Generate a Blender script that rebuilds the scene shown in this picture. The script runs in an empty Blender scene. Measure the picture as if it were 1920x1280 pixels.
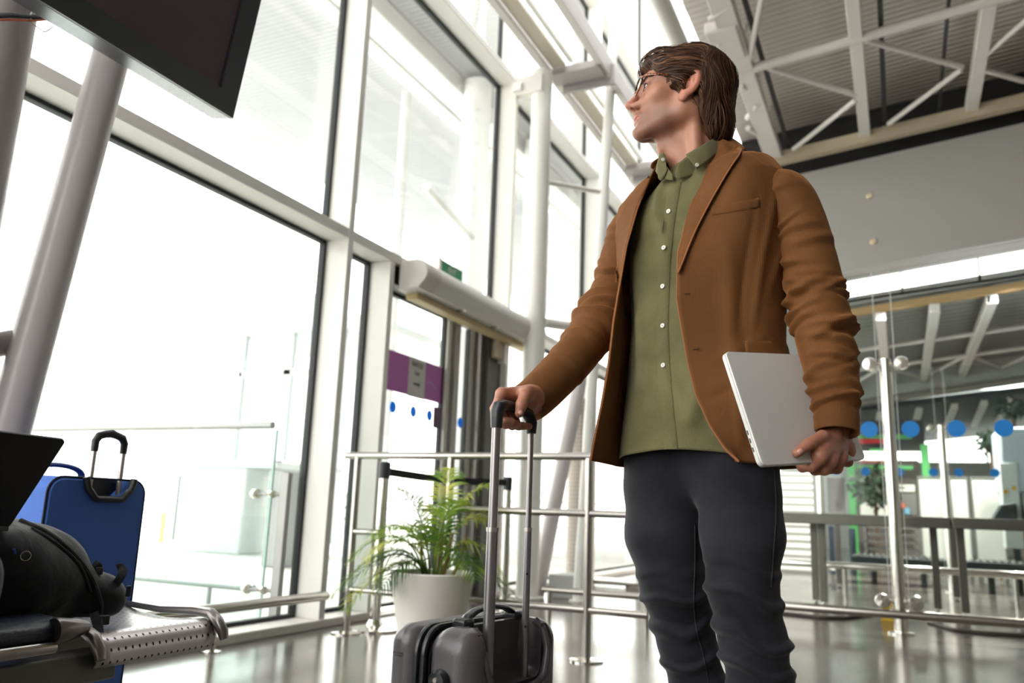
import bpy, bmesh, math, random
import numpy as np
from mathutils import Vector, Matrix

# ---------------------------------------------------------------- camera, world, light, exposure
S = bpy.context.scene
COL = S.collection
F_PX, CX, CY, CAMH = 1531.0, 960.0, 640.0, 0.72
UP_ = np.array([260., -7340., 1531.]); UP_ /= np.linalg.norm(UP_)
YY_ = np.array([730., 345., 1531.]); YY_ -= YY_.dot(UP_) * UP_; YY_ /= np.linalg.norm(YY_)
XX_ = np.cross(YY_, UP_)
if XX_[0] < 0: XX_ = -XX_
CAM = np.array([0, 0, CAMH])
cam = bpy.data.cameras.new('camera'); cam_o = bpy.data.objects.new('camera', cam); COL.objects.link(cam_o)
cam.sensor_width = 36; cam.lens = F_PX / 1920 * 36; cam.clip_start = .05; cam.clip_end = 400
_r = [XX_[0], YY_[0], UP_[0]]; _d = [XX_[1], YY_[1], UP_[1]]; _f = [XX_[2], YY_[2], UP_[2]]
cam_o.matrix_world = Matrix(((_r[0], -_d[0], -_f[0], 0), (_r[1], -_d[1], -_f[1], 0), (_r[2], -_d[2], -_f[2], CAMH), (0, 0, 0, 1)))
cam.dof.use_dof = True; cam.dof.focus_distance = 1.86; cam.dof.aperture_fstop = 3.2
S.camera = cam_o
S.view_settings.view_transform = 'Standard'; S.view_settings.look = 'None'
S.view_settings.exposure = 0.95; S.view_settings.gamma = 1.0
S.view_settings.use_curve_mapping = False
S.cycles.max_bounces = 8; S.cycles.diffuse_bounces = 4; S.cycles.glossy_bounces = 4
S.cycles.transparent_max_bounces = 24; S.cycles.transmission_bounces = 4
S.cycles.sample_clamp_indirect = 6.0; S.cycles.use_denoising = True
S.cycles.caustics_reflective = False; S.cycles.caustics_refractive = False

world = bpy.data.worlds.new('overcast_sky'); S.world = world; world.use_nodes = True
wn = world.node_tree.nodes; wl = world.node_tree.links
bg = wn['Background']
tc = wn.new('ShaderNodeTexCoord'); sp = wn.new('ShaderNodeSeparateXYZ'); wl.new(tc.outputs['Generated'], sp.inputs[0])
cr = wn.new('ShaderNodeValToRGB'); wl.new(sp.outputs['Z'], cr.inputs[0])
cr.color_ramp.elements[0].position = 0.0; cr.color_ramp.elements[0].color = (1, .975, .90, 1)
cr.color_ramp.elements[1].position = 0.8; cr.color_ramp.elements[1].color = (.88, .90, .93, 1)
wl.new(cr.outputs[0], bg.inputs[0]); bg.inputs[1].default_value = 3.2
sun = bpy.data.lights.new('hazy_sun', 'SUN'); sun.energy = 4.5; sun.angle = math.radians(25); sun.color = (1, .96, .88)
sun_o = bpy.data.objects.new('hazy_sun', sun); COL.objects.link(sun_o)
sun_o.location = (-6, 6, 9); sun_o.rotation_euler = Vector((1.0, -.35, -1.05)).to_track_quat('-Z', 'Y').to_euler()

# ---------------------------------------------------------------- measuring: a viewing ray cut with a plane of the room
def ray(px, py):
    d = np.array([px - CX, py - CY, F_PX]); return np.array([d.dot(XX_), d.dot(YY_), d.dot(UP_)])
def onz(px, py, z=0.):
    r = ray(px, py); return CAM + (z - CAMH) / r[2] * r
def onx(px, py, x):
    r = ray(px, py); return CAM + x / r[0] * r
def ony(px, py, y):
    r = ray(px, py); return CAM + y / r[1] * r
VH = np.array([XX_[2], YY_[2], 0]); VH /= np.linalg.norm(VH); RH = np.array([VH[1], -VH[0], 0])
def W(r, f, z): return RH * r + VH * f + np.array([0, 0, z])
def onf(px, py, f):
    r = ray(px, py); return CAM + f / r.dot(VH) * r

# ---------------------------------------------------------------- materials
MATS = {}
def lin(c):
    return tuple(((x / 255) / 12.92 if x / 255 <= .04045 else (((x / 255) + .055) / 1.055) ** 2.4) for x in c) + (1,)
def mat(name, col, rough=.5, metal=0., var=.06, scale=8., bump=0., bscale=60., spec=None, sheen=0., coat=0., stretch=None):
    if name in MATS: return MATS[name]
    m = bpy.data.materials.new(name); m.use_nodes = True; n = m.node_tree.nodes; l = m.node_tree.links
    p = n['Principled BSDF']; c = lin(col)
    tc = n.new('ShaderNodeTexCoord'); src = tc.outputs['Object']
    if stretch:
        mp = n.new('ShaderNodeMapping'); mp.inputs['Scale'].default_value = stretch; l.new(src, mp.inputs[0]); src = mp.outputs[0]
    nz = n.new('ShaderNodeTexNoise'); nz.inputs['Scale'].default_value = scale; nz.inputs['Detail'].default_value = 4; l.new(src, nz.inputs[0])
    mx = n.new('ShaderNodeMix'); mx.data_type = 'RGBA'
    mx.inputs['A'].default_value = tuple(x * (1 - var) for x in c[:3]) + (1,)
    mx.inputs['B'].default_value = tuple(min(1, x * (1 + var)) for x in c[:3]) + (1,)
    l.new(nz.outputs['Fac'], mx.inputs['Factor']); l.new(mx.outputs['Result'], p.inputs['Base Color'])
    p.inputs['Roughness'].default_value = rough; p.inputs['Metallic'].default_value = metal
    if spec is not None: p.inputs['Specular IOR Level'].default_value = spec
    if sheen: p.inputs['Sheen Weight'].default_value = sheen; p.inputs['Sheen Roughness'].default_value = .4
    if coat: p.inputs['Coat Weight'].default_value = coat
    if bump:
        nb = n.new('ShaderNodeTexNoise'); nb.inputs['Scale'].default_value = bscale; nb.inputs['Detail'].default_value = 5; l.new(src, nb.inputs[0])
        b = n.new('ShaderNodeBump'); b.inputs['Strength'].default_value = bump; b.inputs['Distance'].default_value = .01
        l.new(nb.outputs['Fac'], b.inputs['Height']); l.new(b.outputs[0], p.inputs['Normal'])
    m['p'] = p.name; MATS[name] = m; return m
def glassmat(name, tint=(235, 245, 240), f0=1.5, rough=0.0, dirt=0.0):
    if name in MATS: return MATS[name]
    m = bpy.data.materials.new(name); m.use_nodes = True; n = m.node_tree.nodes; l = m.node_tree.links
    n.remove(n['Principled BSDF']); out = n['Material Output']
    tr = n.new('ShaderNodeBsdfTransparent'); tr.inputs[0].default_value = lin(tint)
    gl = n.new('ShaderNodeBsdfGlossy'); gl.inputs['Roughness'].default_value = rough; gl.inputs[0].default_value = (1, 1, 1, 1)
    fr = n.new('ShaderNodeFresnel'); ge = n.new('ShaderNodeNewGeometry'); io = n.new('ShaderNodeMapRange')
    io.inputs['To Min'].default_value = f0; io.inputs['To Max'].default_value = 1 / f0; l.new(ge.outputs['Backfacing'], io.inputs[0]); l.new(io.outputs[0], fr.inputs[0])
    mx = n.new('ShaderNodeMixShader'); l.new(fr.outputs[0], mx.inputs[0]); l.new(tr.outputs[0], mx.inputs[1]); l.new(gl.outputs[0], mx.inputs[2])
    last = mx
    if dirt:
        tc = n.new('ShaderNodeTexCoord'); nz = n.new('ShaderNodeTexNoise'); nz.inputs['Scale'].default_value = 2.5; nz.inputs['Detail'].default_value = 6; l.new(tc.outputs['Object'], nz.inputs[0])
        mr = n.new('ShaderNodeMapRange'); mr.inputs['From Min'].default_value = .35; mr.inputs['From Max'].default_value = .8; mr.inputs['To Min'].default_value = dirt * .4; mr.inputs['To Max'].default_value = dirt
        l.new(nz.outputs['Fac'], mr.inputs[0])
        df = n.new('ShaderNodeBsdfDiffuse'); df.inputs[0].default_value = (.8, .8, .78, 1)
        m2 = n.new('ShaderNodeMixShader'); l.new(mr.outputs[0], m2.inputs[0]); l.new(mx.outputs[0], m2.inputs[1]); l.new(df.outputs[0], m2.inputs[2]); last = m2
    l.new(last.outputs[0], out.inputs[0]); MATS[name] = m; return m

# ---------------------------------------------------------------- mesh building
class G:
    def __init__(s): s.v = []; s.f = []; s.uv = None; s.n = 0
    def add(s, v, f):
        v = np.asarray(v, float).reshape(-1, 3); s.v.append(v); o = s.n
        s.f.extend([tuple(int(i) + o for i in q) for q in f]); s.n += len(v); return s
    def box(s, a, b, R=None, c=None):
        a = np.minimum(a, b) if R is None else np.asarray(a, float); b = np.asarray(b, float)
        a0 = np.asarray(a, float); b0 = np.maximum(a0, b)
        v = np.array([[x, y, z] for z in (a0[2], b0[2]) for y in (a0[1], b0[1]) for x in (a0[0], b0[0])])
        if R is not None:
            v = v @ np.asarray(R).T
        if c is not None: v = v + np.asarray(c)
        return s.add(v, [(0, 2, 3, 1), (4, 5, 7, 6), (0, 1, 5, 4), (2, 6, 7, 3), (0, 4, 6, 2), (1, 3, 7, 5)])
    def beam(s, p, q, w, h, up=(0, 0, 1)):
        p = np.asarray(p, float); q = np.asarray(q, float); d = q - p; L = np.linalg.norm(d); d /= L
        u = np.asarray(up, float); x = np.cross(d, u); x /= np.linalg.norm(x); u = np.cross(x, d)
        R = np.stack([x, d, u], 1); return s.box((-w / 2, 0, -h / 2), (w / 2, L, h / 2), R, p)
    def tube(s, pts, r, n=12, cap=True, el=None):
        P = np.asarray(pts, float); m = len(P); r = np.broadcast_to(np.asarray(r, float), (m,))
        T = np.gradient(P, axis=0) if m > 2 else np.repeat((P[1:] - P[:1]), 2, 0)
        T /= np.linalg.norm(T, axis=1)[:, None]
        a = np.array([0, 0, 1.]) if abs(T[0][2]) < .9 else np.array([1., 0, 0])
        if el is not None: a = np.asarray(el[2], float)
        N = a - a.dot(T[0]) * T[0]; N /= np.linalg.norm(N); th = np.linspace(0, 2 * np.pi, n, endpoint=False); V = []
        for i in range(m):
            N = N - N.dot(T[i]) * T[i]; N /= np.linalg.norm(N); B = np.cross(T[i], N)
            e = (1, 1) if el is None else el[:2]
            V.append(P[i] + r[i] * (np.outer(np.cos(th) * e[0], N) + np.outer(np.sin(th) * e[1], B)))
        return s.loft(V, cap)
    def loft(s, rings, cap=True, closed=True):
        m = len(rings); n = len(rings[0]); V = np.concatenate(rings); f = []
        kk = n if closed else n - 1
        for i in range(m - 1):
            for j in range(kk):
                f.append((i * n + j, i * n + (j + 1) % n, (i + 1) * n + (j + 1) % n, (i + 1) * n + j))
        if cap: f.append(tuple(range(n - 1, -1, -1))); f.append(tuple((m - 1) * n + j for j in range(n)))
        return s.add(V, f)
    def lathe(s, prof, c=(0, 0, 0), n=32, axis=None, cap=True):
        th = np.linspace(0, 2 * np.pi, n, endpoint=False); rings = []
        for r, z in prof:
            ring = np.stack([r * np.cos(th), r * np.sin(th), np.full(n, z)], 1)
            if axis is not None:
                q = Vector((0, 0, 1)).rotation_difference(Vector(axis)).to_matrix(); ring = ring @ np.array(q).T
            rings.append(ring + np.asarray(c))
        return s.loft(rings, cap)
    def prism(s, poly, d, plane='x'):
        """poly: outline points (3d, planar); d: extrusion vector"""
        P = np.asarray(poly, float); return s.loft([P, P + np.asarray(d, float)])
def frame(g, a0, a1, b0, b1, w, lo, hi, ax):
    """rectangular frame in the plane across axis ax ('x': a=y b=z, 'y': a=x b=z) between lo and hi on that axis"""
    for (p0, p1, q0, q1) in ((a0, a1, b0, b0 + w), (a0, a1, b1 - w, b1), (a0, a0 + w, b0 + w, b1 - w), (a1 - w, a1, b0 + w, b1 - w)):
        if ax == 'x': g.box((lo, p0, q0), (hi, p1, q1))
        else: g.box((p0, lo, q0), (p1, hi, q1))
    return g
def wpos(o):
    p = np.zeros(3)
    while o is not None: p += np.array(o.location); o = o.parent
    return p
def obj(name, g, m, parent=None, smooth=None, bevel=0, seg=2, label=None, solid=0, sub=0, uv=None, base=None, fixn=True):
    V = np.concatenate(g.v) if g.v else np.zeros((0, 3))
    me = bpy.data.meshes.new(name); o = bpy.data.objects.new(name, me); COL.objects.link(o)
    if parent is not None: o.parent = parent; V = V - wpos(parent)
    else:
        b = np.array([(V[:, 0].min() + V[:, 0].max()) / 2, (V[:, 1].min() + V[:, 1].max()) / 2, V[:, 2].min()]) if base is None else np.asarray(base, float)
        o.location = b; V = V - b
    me.from_pydata(V.tolist(), [], g.f); me.update()
    if fixn:
        bm = bmesh.new(); bm.from_mesh(me); bmesh.ops.recalc_face_normals(bm, faces=bm.faces); bm.to_mesh(me); bm.free()
    if uv is not None:
        ul = me.uv_layers.new(name='UVMap'); li = np.empty(len(me.loops), int); me.loops.foreach_get('vertex_index', li)
        ul.data.foreach_set('uv', np.asarray(uv, float)[li].ravel())
    for mm in (m if isinstance(m, (list, tuple)) else [m]): me.materials.append(mm)
    if solid: md = o.modifiers.new('solid', 'SOLIDIFY'); md.thickness = solid; md.offset = -1
    if bevel:
        md = o.modifiers.new('bevel', 'BEVEL'); md.width = bevel; md.segments = seg; md.limit_method = 'ANGLE'; md.angle_limit = math.radians(40)
    if sub: md = o.modifiers.new('sub', 'SUBSURF'); md.levels = sub; md.render_levels = sub
    if smooth is None: smooth = True
    if smooth:
        me.shade_smooth() if hasattr(me, 'shade_smooth') else None
        if smooth is True:
            try: me.set_sharp_from_angle(angle=math.radians(38))
            except Exception: pass
    if label: o['label'] = label
    return o
def thing(name, label, cat, loc=(0, 0, 0), group=None):
    o = bpy.data.objects.new(name, None); COL.objects.link(o); o.location = tuple(float(x) for x in loc)
    o.empty_display_size = .1
    return tag(o, label, cat, group)
def tag(o, label, cat, group=None, kind=None):
    o['label'] = label; o['category'] = cat
    if group: o['group'] = group
    if kind: o['kind'] = kind
    return o
def struct(name, g, m, label=None, parent=None, **k):
    o = obj(name, g, m, parent, **k)
    if parent is None:
        o['kind'] = 'structure'
        if label: o['label'] = label
    return o
def sroot(name, loc, label):
    o = bpy.data.objects.new(name, None); COL.objects.link(o); o.location = loc; o['kind'] = 'structure'; o['label'] = label; return o
def dup(root, loc, label=None, rotz=0.):
    def cp(o, par):
        c = o.copy(); COL.objects.link(c); c.parent = par
        for k in list(o.children): cp(k, c)
        return c
    r = cp(root, None); r.location = loc; r.rotation_euler = (0, 0, rotz)
    if label: r['label'] = label
    return r
def text_g(g, txt, o, ex, ez, size, depth=.002, align='CENTER'):
    """letters as real thin geometry: o origin, ex text direction, ez text up"""
    cu = bpy.data.curves.new('t', 'FONT'); cu.body = txt; cu.size = size; cu.extrude = depth / 2; cu.align_x = align
    ob = bpy.data.objects.new('t', cu); COL.objects.link(ob); bpy.context.view_layer.update()
    me = ob.to_mesh(); v = np.array([x.co[:] for x in me.vertices]); f = [tuple(p.vertices) for p in me.polygons]
    ob.to_mesh_clear(); bpy.data.objects.remove(ob); bpy.data.curves.remove(cu)
    ex = np.asarray(ex, float); ez = np.asarray(ez, float); nn = np.cross(ex, ez)
    return g.add(np.asarray(o) + v[:, :1] * ex + v[:, 1:2] * ez + v[:, 2:] * nn, f)
# ================================================================ setting
M_white = mat('white_painted_aluminium', (232, 230, 224), .42, var=.03)
M_gask = mat('black_rubber_gasket', (22, 26, 30), .6)
M_glass = glassmat('window_glass', (249, 250, 249), 1.5, 0.0, .04)
M_sill = mat('cream_sill_stone', (214, 210, 202), .5, var=.05)
M_steel = mat('brushed_stainless_steel', (176, 172, 166), .22, 1.0, var=.05, scale=3, stretch=(1, 1, .1))
M_dark = mat('dark_anodised_metal', (70, 72, 74), .4, .6)
M_tubew = mat('white_gloss_paint', (184, 177, 177), .33, var=.04, bump=.12, bscale=45)
M_truss = mat('grey_white_truss_paint', (224, 218, 214), .45, var=.05)
M_deck = None

def deck_mat(name, c1, c2, freq, axis='X', rot=0.):
    m = bpy.data.materials.new(name); m.use_nodes = True; n = m.node_tree.nodes; l = m.node_tree.links; p = n['Principled BSDF']
    tc = n.new('ShaderNodeTexCoord'); mp = n.new('ShaderNodeMapping'); mp.inputs['Rotation'].default_value = (0, rot, 0); l.new(tc.outputs['Object'], mp.inputs[0])
    w = n.new('ShaderNodeTexWave'); w.bands_direction = axis; w.inputs['Scale'].default_value = freq; w.inputs['Distortion'].default_value = 0; l.new(mp.outputs[0], w.inputs[0])
    nz = n.new('ShaderNodeTexNoise'); nz.inputs['Scale'].default_value = .7; nz.inputs['Detail'].default_value = 5; l.new(tc.outputs['Object'], nz.inputs[0])
    ad = n.new('ShaderNodeMath'); ad.operation = 'MULTIPLY_ADD'; ad.inputs[1].default_value = .6; l.new(w.outputs['Fac'], ad.inputs[0]); l.new(nz.outputs['Fac'], ad.inputs[2])
    mx = n.new('ShaderNodeMix'); mx.data_type = 'RGBA'; mx.inputs['A'].default_value = lin(c1); mx.inputs['B'].default_value = lin(c2); l.new(ad.outputs[0], mx.inputs['Factor'])
    l.new(mx.outputs['Result'], p.inputs['Base Color']); p.inputs['Roughness'].default_value = .45; p.inputs['Metallic'].default_value = .15
    b = n.new('ShaderNodeBump'); b.inputs['Strength'].default_value = .5; b.inputs['Distance'].default_value = .03; l.new(w.outputs['Fac'], b.inputs['Height']); l.new(b.outputs[0], p.inputs['Normal'])
    return m

# floor: polished grey tiles
def floor_mat():
    m = bpy.data.materials.new('polished_floor_tiles'); m.use_nodes = True; n = m.node_tree.nodes; l = m.node_tree.links; p = n['Principled BSDF']
    tc = n.new('ShaderNodeTexCoord'); mp = n.new('ShaderNodeMapping'); mp.inputs['Location'].default_value = (.27, .12, 0); l.new(tc.outputs['Object'], mp.inputs[0])
    br = n.new('ShaderNodeTexBrick'); br.offset = 0; br.inputs['Scale'].default_value = 1; br.inputs['Brick Width'].default_value = .6; br.inputs['Row Height'].default_value = .6
    br.inputs['Mortar Size'].default_value = .0035; br.inputs['Mortar Smooth'].default_value = .3; br.inputs['Color1'].default_value = lin((112, 107, 100)); br.inputs['Color2'].default_value = lin((103, 99, 93)); br.inputs['Mortar'].default_value = lin((78, 75, 70))
    l.new(mp.outputs[0], br.inputs[0])
    nz = n.new('ShaderNodeTexNoise'); nz.inputs['Scale'].default_value = 3.2; nz.inputs['Detail'].default_value = 8; nz.inputs['Roughness'].default_value = .65; l.new(tc.outputs['Object'], nz.inputs[0])
    mx = n.new('ShaderNodeMix'); mx.data_type = 'RGBA'; mx.blend_type = 'MULTIPLY'; mx.inputs['Factor'].default_value = .55
    cr = n.new('ShaderNodeValToRGB'); cr.color_ramp.elements[0].position = .3; cr.color_ramp.elements[0].color = (.62, .62, .62, 1); cr.color_ramp.elements[1].position = .7; l.new(nz.outputs['Fac'], cr.inputs[0])
    l.new(br.outputs['Color'], mx.inputs['A']); l.new(cr.outputs[0], mx.inputs['B']); l.new(mx.outputs['Result'], p.inputs['Base Color'])
    mr = n.new('ShaderNodeMapRange'); mr.inputs['To Min'].default_value = .10; mr.inputs['To Max'].default_value = .24; l.new(nz.outputs['Fac'], mr.inputs[0]); l.new(mr.outputs[0], p.inputs['Roughness'])
    p.inputs['Specular IOR Level'].default_value = .75
    b = n.new('ShaderNodeBump'); b.inputs['Strength'].default_value = .15; b.inputs['Distance'].default_value = .002; b.invert = True; l.new(br.outputs['Fac'], b.inputs['Height']); l.new(b.outputs[0], p.inputs['Normal'])
    return m
struct('floor', G().box((-3.45, -4, -.1), (14, 34, 0)), floor_mat(), 'grey polished tile floor of the hall', smooth=False)

XF, XG = -3.18, -3.37
MY = [-5.68, -3.22, -.76, 1.70, 4.18, 6.63, 9.08, 11.53, 13.98, 16.43, 18.88, 21.33, 23.78]
TZ = [2.475, 4.87, 7.27, 9.67]
k = 1
for i, y in enumerate(MY[1:]):
    struct('trim_%d' % k, G().box((-3.42, y - .028, 0), (XF, y + .028, 10.4)), M_white, 'white vertical mullion fin of the glass wall', smooth=False, bevel=.003); k += 1
for z in TZ:
    struct('trim_%d' % k, G().box((-3.42, MY[1], z - .034), (XF - .004, MY[-1], z + .034)), M_white, 'white horizontal transom of the glass wall', smooth=False, bevel=.003); k += 1
g = G().box((-3.5, MY[1], 0), (-3.17, 4.66, .05)).box((-3.5, 6.5, 0), (-3.17, MY[-1], .05)); struct('trim_%d' % k, g, M_sill, 'cream stone sill along the glass wall', bevel=.006); k += 1
def window(a0, a1, z0, z1, n):
    r = sroot('window_%d' % n, (XG, (a0 + a1) / 2, z0), 'glazed pane of the hall glass wall')
    struct('pane', G().box((XG - .012, a0, z0), (XG, a1, z1)), M_glass, parent=r, smooth=False)
    g = G(); frame(g, a0, a1, z0, z1, .022, XG - .03, XG + .014, 'x'); struct('gasket', g, M_gask, parent=r, smooth=False)
n = 1; zb = [.05] + [z + .034 for z in TZ]; zt = [z - .034 for z in TZ]
for i in range(1, len(MY) - 1):
    a0, a1 = MY[i] + .028, MY[i + 1] - .028
    for j in range(4):
        if j == 0 and i == 4:
            window(a0, 4.66, .05, zt[0], n); n += 1; continue
        window(a0, a1, zb[j], zt[j], n); n += 1
# ---- automatic door bay between the mullions
g = G().box((-3.42, 4.66, 0), (XF - .005, 4.715, 2.44)); struct('trim_%d' % k, g, M_white, 'white post left of the sliding door', bevel=.003); k += 1
dr = sroot('door_1', (-3.37, 5.6, 0), 'automatic glass sliding door with purple sticker band')
struct('header', G().box((-3.42, 4.715, 2.30), (-3.22, 6.60, 2.44)), M_dark, parent=dr, smooth=False)
struct('fixed_leaf_glass', G().box((-3.378, 4.715, .05), (-3.366, 5.77, 2.30)), M_glass, parent=dr, smooth=False)
g = G(); frame(g, 4.715, 5.785, .03, 2.30, .02, -3.39, -3.355, 'x'); struct('gasket', g, M_gask, parent=dr)
struct('stile', G().box((-3.40, 5.785, .0), (-3.33, 5.86, 2.30)), M_white, parent=dr, bevel=.003)
M_alu = mat('grey_satin_aluminium', (150, 147, 143), .35, .5)
struct('stile', G().box((-3.36, 5.86, 0), (-3.30, 5.925, 2.30)).box((-3.41, 5.925, 0), (-3.33, 6.0, 2.30)), M_alu, parent=dr, bevel=.003)
struct('sliding_leaf_glass', G().box((-3.378, 6.0, .05), (-3.366, 6.19, 2.26)), M_glass, parent=dr)
g = G().box((-3.39, 6.185, 0), (-3.35, 6.2, 2.28)); struct('gasket', g, M_gask, parent=dr)
struct('stile', G().box((-3.40, 6.2, 0), (-3.34, 6.28, 2.28)), M_white, parent=dr, bevel=.003)
struct('stile', G().box((-3.41, 6.28, 0), (-3.28, 6.35, 2.3)), M_alu, parent=dr, bevel=.003)
M_dgrey = mat('dark_grey_door_housing', (92, 92, 90), .5)
struct('door_housing', G().box((-3.42, 6.35, 0), (-3.24, 6.60, 2.30)), M_dgrey, parent=dr, bevel=.004)
struct('threshold', G().box((-3.45, 4.7, 0), (-3.2, 6.6, .012)), M_steel, parent=dr)
M_purple = mat('purple_sticker_film', (190, 104, 190), .4); M_wsheet = mat('white_paper_notice', (214, 212, 212), .6); M_blue = mat('blue_marker_dot', (0, 128, 214), .5)
def backlit(m, w=.55):
    n = m.node_tree.nodes; l = m.node_tree.links; p = n['Principled BSDF']; t = n.new('ShaderNodeBsdfTranslucent'); src = p.inputs['Base Color'].links[0].from_socket; l.new(src, t.inputs[0])
    ms = n.new('ShaderNodeMixShader'); ms.inputs[0].default_value = w; l.new(p.outputs[0], ms.inputs[1]); l.new(t.outputs[0], ms.inputs[2]); l.new(ms.outputs[0], n['Material Output'].inputs[0])
for _m in (M_purple, M_wsheet): backlit(_m, .15)
M_bdoor = mat('blue_door_dot', (0, 158, 232), .5); backlit(M_bdoor, .45)
xs = -3.362
struct('purple_sticker', G().box((xs, 4.96, 1.565), (xs + .0015, 5.255, 1.865)), M_purple, parent=dr, smooth=False)
struct('purple_sticker', G().box((xs, 5.50, 1.565), (xs + .0015, 5.80, 1.865)), M_purple, parent=dr, smooth=False)
struct('paper_notice', G().box((xs, 5.255, 1.56), (xs + .0017, 5.50, 1.865)), M_wsheet, parent=dr, smooth=False)
g = G(); text_g(g, 'ВИХІД', (xs + .003, 5.378, 1.80), (0, 1, 0), (0, 0, 1), .05); text_g(g, 'Exit', (xs + .003, 5.378, 1.735), (0, 1, 0), (0, 0, 1), .045)
g.add([(xs + .003, 5.33, 1.675), (xs + .003, 5.40, 1.675), (xs + .003, 5.40, 1.69), (xs + .003, 5.43, 1.665), (xs + .003, 5.40, 1.64), (xs + .003, 5.40, 1.655), (xs + .003, 5.33, 1.655)], [(0, 1, 2, 3, 4, 5, 6)])
struct('notice_print', g, mat('dark_grey_print', (92, 92, 96), .6), parent=dr, smooth=False)
a = np.linspace(.35, 2.2, 12); g = G()
g.loft([np.stack([np.full(12, xs + .003), 5.585 + .085 * np.cos(a), 1.62 + .085 * np.sin(a)], 1), np.stack([np.full(12, xs + .003), 5.585 + .1 * np.cos(a), 1.62 + .1 * np.sin(a)], 1)], cap=False, closed=False)
struct('sticker_arc', g, mat('pale_violet_print', (188, 140, 190), .5), parent=dr, smooth=False)
def disc(g, c, r, ax, t=.0015, n=28):
    th = np.linspace(0, 2 * np.pi, n, endpoint=False); z = np.zeros(n)
    e = np.stack([z, np.cos(th), np.sin(th)], 1) if ax == 'x' else np.stack([np.cos(th), z, np.sin(th)], 1)
    d = np.array([t, 0, 0]) if ax == 'x' else np.array([0, -t, 0])
    P = np.asarray(c) + r * e; return g.loft([P, P + d])
for y in (5.072, 5.356, 5.60, 6.111): struct('blue_dot', disc(G(), (xs, y, 1.449), .044, 'x'), M_bdoor, parent=dr, smooth=False)
struct('purple_strip', G().box((xs, 5.66, 1.36), (xs + .0015, 5.76, 1.53)), mat('violet_notice_strip', (112, 72, 110), .5), parent=dr, smooth=False)

# ---- air curtain above the door, emergency sign on top
yc0, yc1 = 4.79, 7.0
ac = thing('air_curtain', 'long white air curtain unit mounted above the sliding glass door', 'air curtain', (-3.05, 5.9, 2.28))
prof = [(-3.20, 2.255), (-3.20, 2.485)] + [(-3.08 + .13 * math.cos(t), 2.375 + .11 * math.sin(t)) for t in np.linspace(1.75, -.9, 14)] + [(-3.02, 2.26)]
P = lambda y: np.array([(x, y, z) for x, z in prof])
obj('housing', G().loft([P(yc0 + .19), P(yc1 - .12)]), M_white, ac)
Pe = lambda y, s=1.0: np.array([(-3.10 + (x + 3.10) * s, y, 2.365 + (z - 2.365) * s) for x, z in prof])
M_endcap = mat('cream_end_cap_plastic', (222, 216, 208), .4)
obj('end_cap', G().loft([Pe(yc0, .93), Pe(yc0 + .02, 1.0), Pe(yc0 + .185, 1.015)]), M_endcap, ac)
obj('end_cap', G().loft([Pe(yc1 - .115, 1.015), Pe(yc1 - .02, 1.0), Pe(yc1, .9)]), M_endcap, ac)
obj('outlet_grille', G().box((-3.19, yc0 + .1, 2.21), (-3.09, yc1 - .1, 2.255)), mat('beige_outlet_panel', (196, 176, 132), .5), ac, bevel=.003)
for _y in (5.45, 6.05): obj('screw_plate', G().box((-3.08, _y, 2.251), (-3.02, _y + .05, 2.259)), M_steel, ac)
es = thing('exit_sign', 'green emergency exit sign standing on top of the white air curtain', 'sign', (-3.09, 5.6, 2.50))
A = onx(827, 487, -3.09); B = onx(866, 522, -3.09)
y0, y1, z0, z1 = A[1], B[1], 2.503, onx(846, 497, -3.09)[2]
obj('sign_board', G().box((-3.10, y0, z0), (-3.085, y1, z1)), mat('green_sign_film', (34, 150, 92), .4), es, bevel=.002)
g = G(); text_g(g, 'EXIT', (-3.0835, (y0 + y1) / 2, z0 + (z1 - z0) * .28), (0, 1, 0), (0, 0, 1), (z1 - z0) * .62); obj('lettering', g, M_white, es, smooth=False)
obj('edge_frame', G().box((-3.105, y0 - .03, z0 - .015), (-3.08, y0, z1 + .01)), M_white, es, bevel=.002)
sensor = thing('door_sensor', 'small beige door sensor box on the dark door housing right side', 'sensor', (-3.2, 6.5, 2.02))
obj('sensor_box', G().box((-3.24, 6.40, 2.06), (-3.17, 6.50, 2.22)), mat('beige_plastic', (190, 178, 150), .5), sensor, bevel=.006)
obj('sensor_box', G().box((-3.24, 6.53, 2.03), (-3.17, 6.60, 2.25)), M_white, sensor, bevel=.006)

# ---- steel columns beside the wall
def column(name, label, p, q, r, m=M_tubew, base=.0, rings=()):
    t = thing(name, label, 'column', p)
    obj('shaft', G().tube([p, q], r, 32), m, t)
    if base: obj('base_plate', G().lathe([(r + base, 0), (r + base, .012), (r + .005, .014)], p, 32), m, t)
    for z in rings:
        s = (z - p[2]) / (q[2] - p[2]); c = np.asarray(p) + (np.asarray(q) - np.asarray(p)) * s
        obj('collar', G().tube([c - [0, 0, .03], c + [0, 0, .03]], r * 1.18, 32), m, t)
    return t
c1 = column('steel_column', 'round white steel column just right of the sliding door and air curtain', (-2.95, 6.70, 0), (-2.95, 6.70, 4.95), .098, M_white, .05)
obj('bracket', G().box((-3.18, 6.58, 4.70), (-2.9, 6.68, 4.88)).box((-3.2, 6.54, 4.72), (-3.1, 6.74, 4.80)), M_white, c1, bevel=.004)
tag(obj('plinth_box', G().box((-2.82, 6.86, 0), (-2.58, 7.2, .2)), mat('pale_grey_plinth', (172, 172, 170), .5), bevel=.006), 'low pale grey plinth box at the foot of the round white column', 'box')
c2 = column('slanted_tube', 'slim white tube rising almost upright past the walkway girder', (-2.5, 6.76, 0), (-2.5, 7.95, 8.8), .052, M_white, .03)
c3 = column('slanted_strut', 'strongly leaning pale strut behind the stainless railing', (-2.95, 6.88, 0), (-2.95, 8.55, 3.42), .075, M_tubew)
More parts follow.
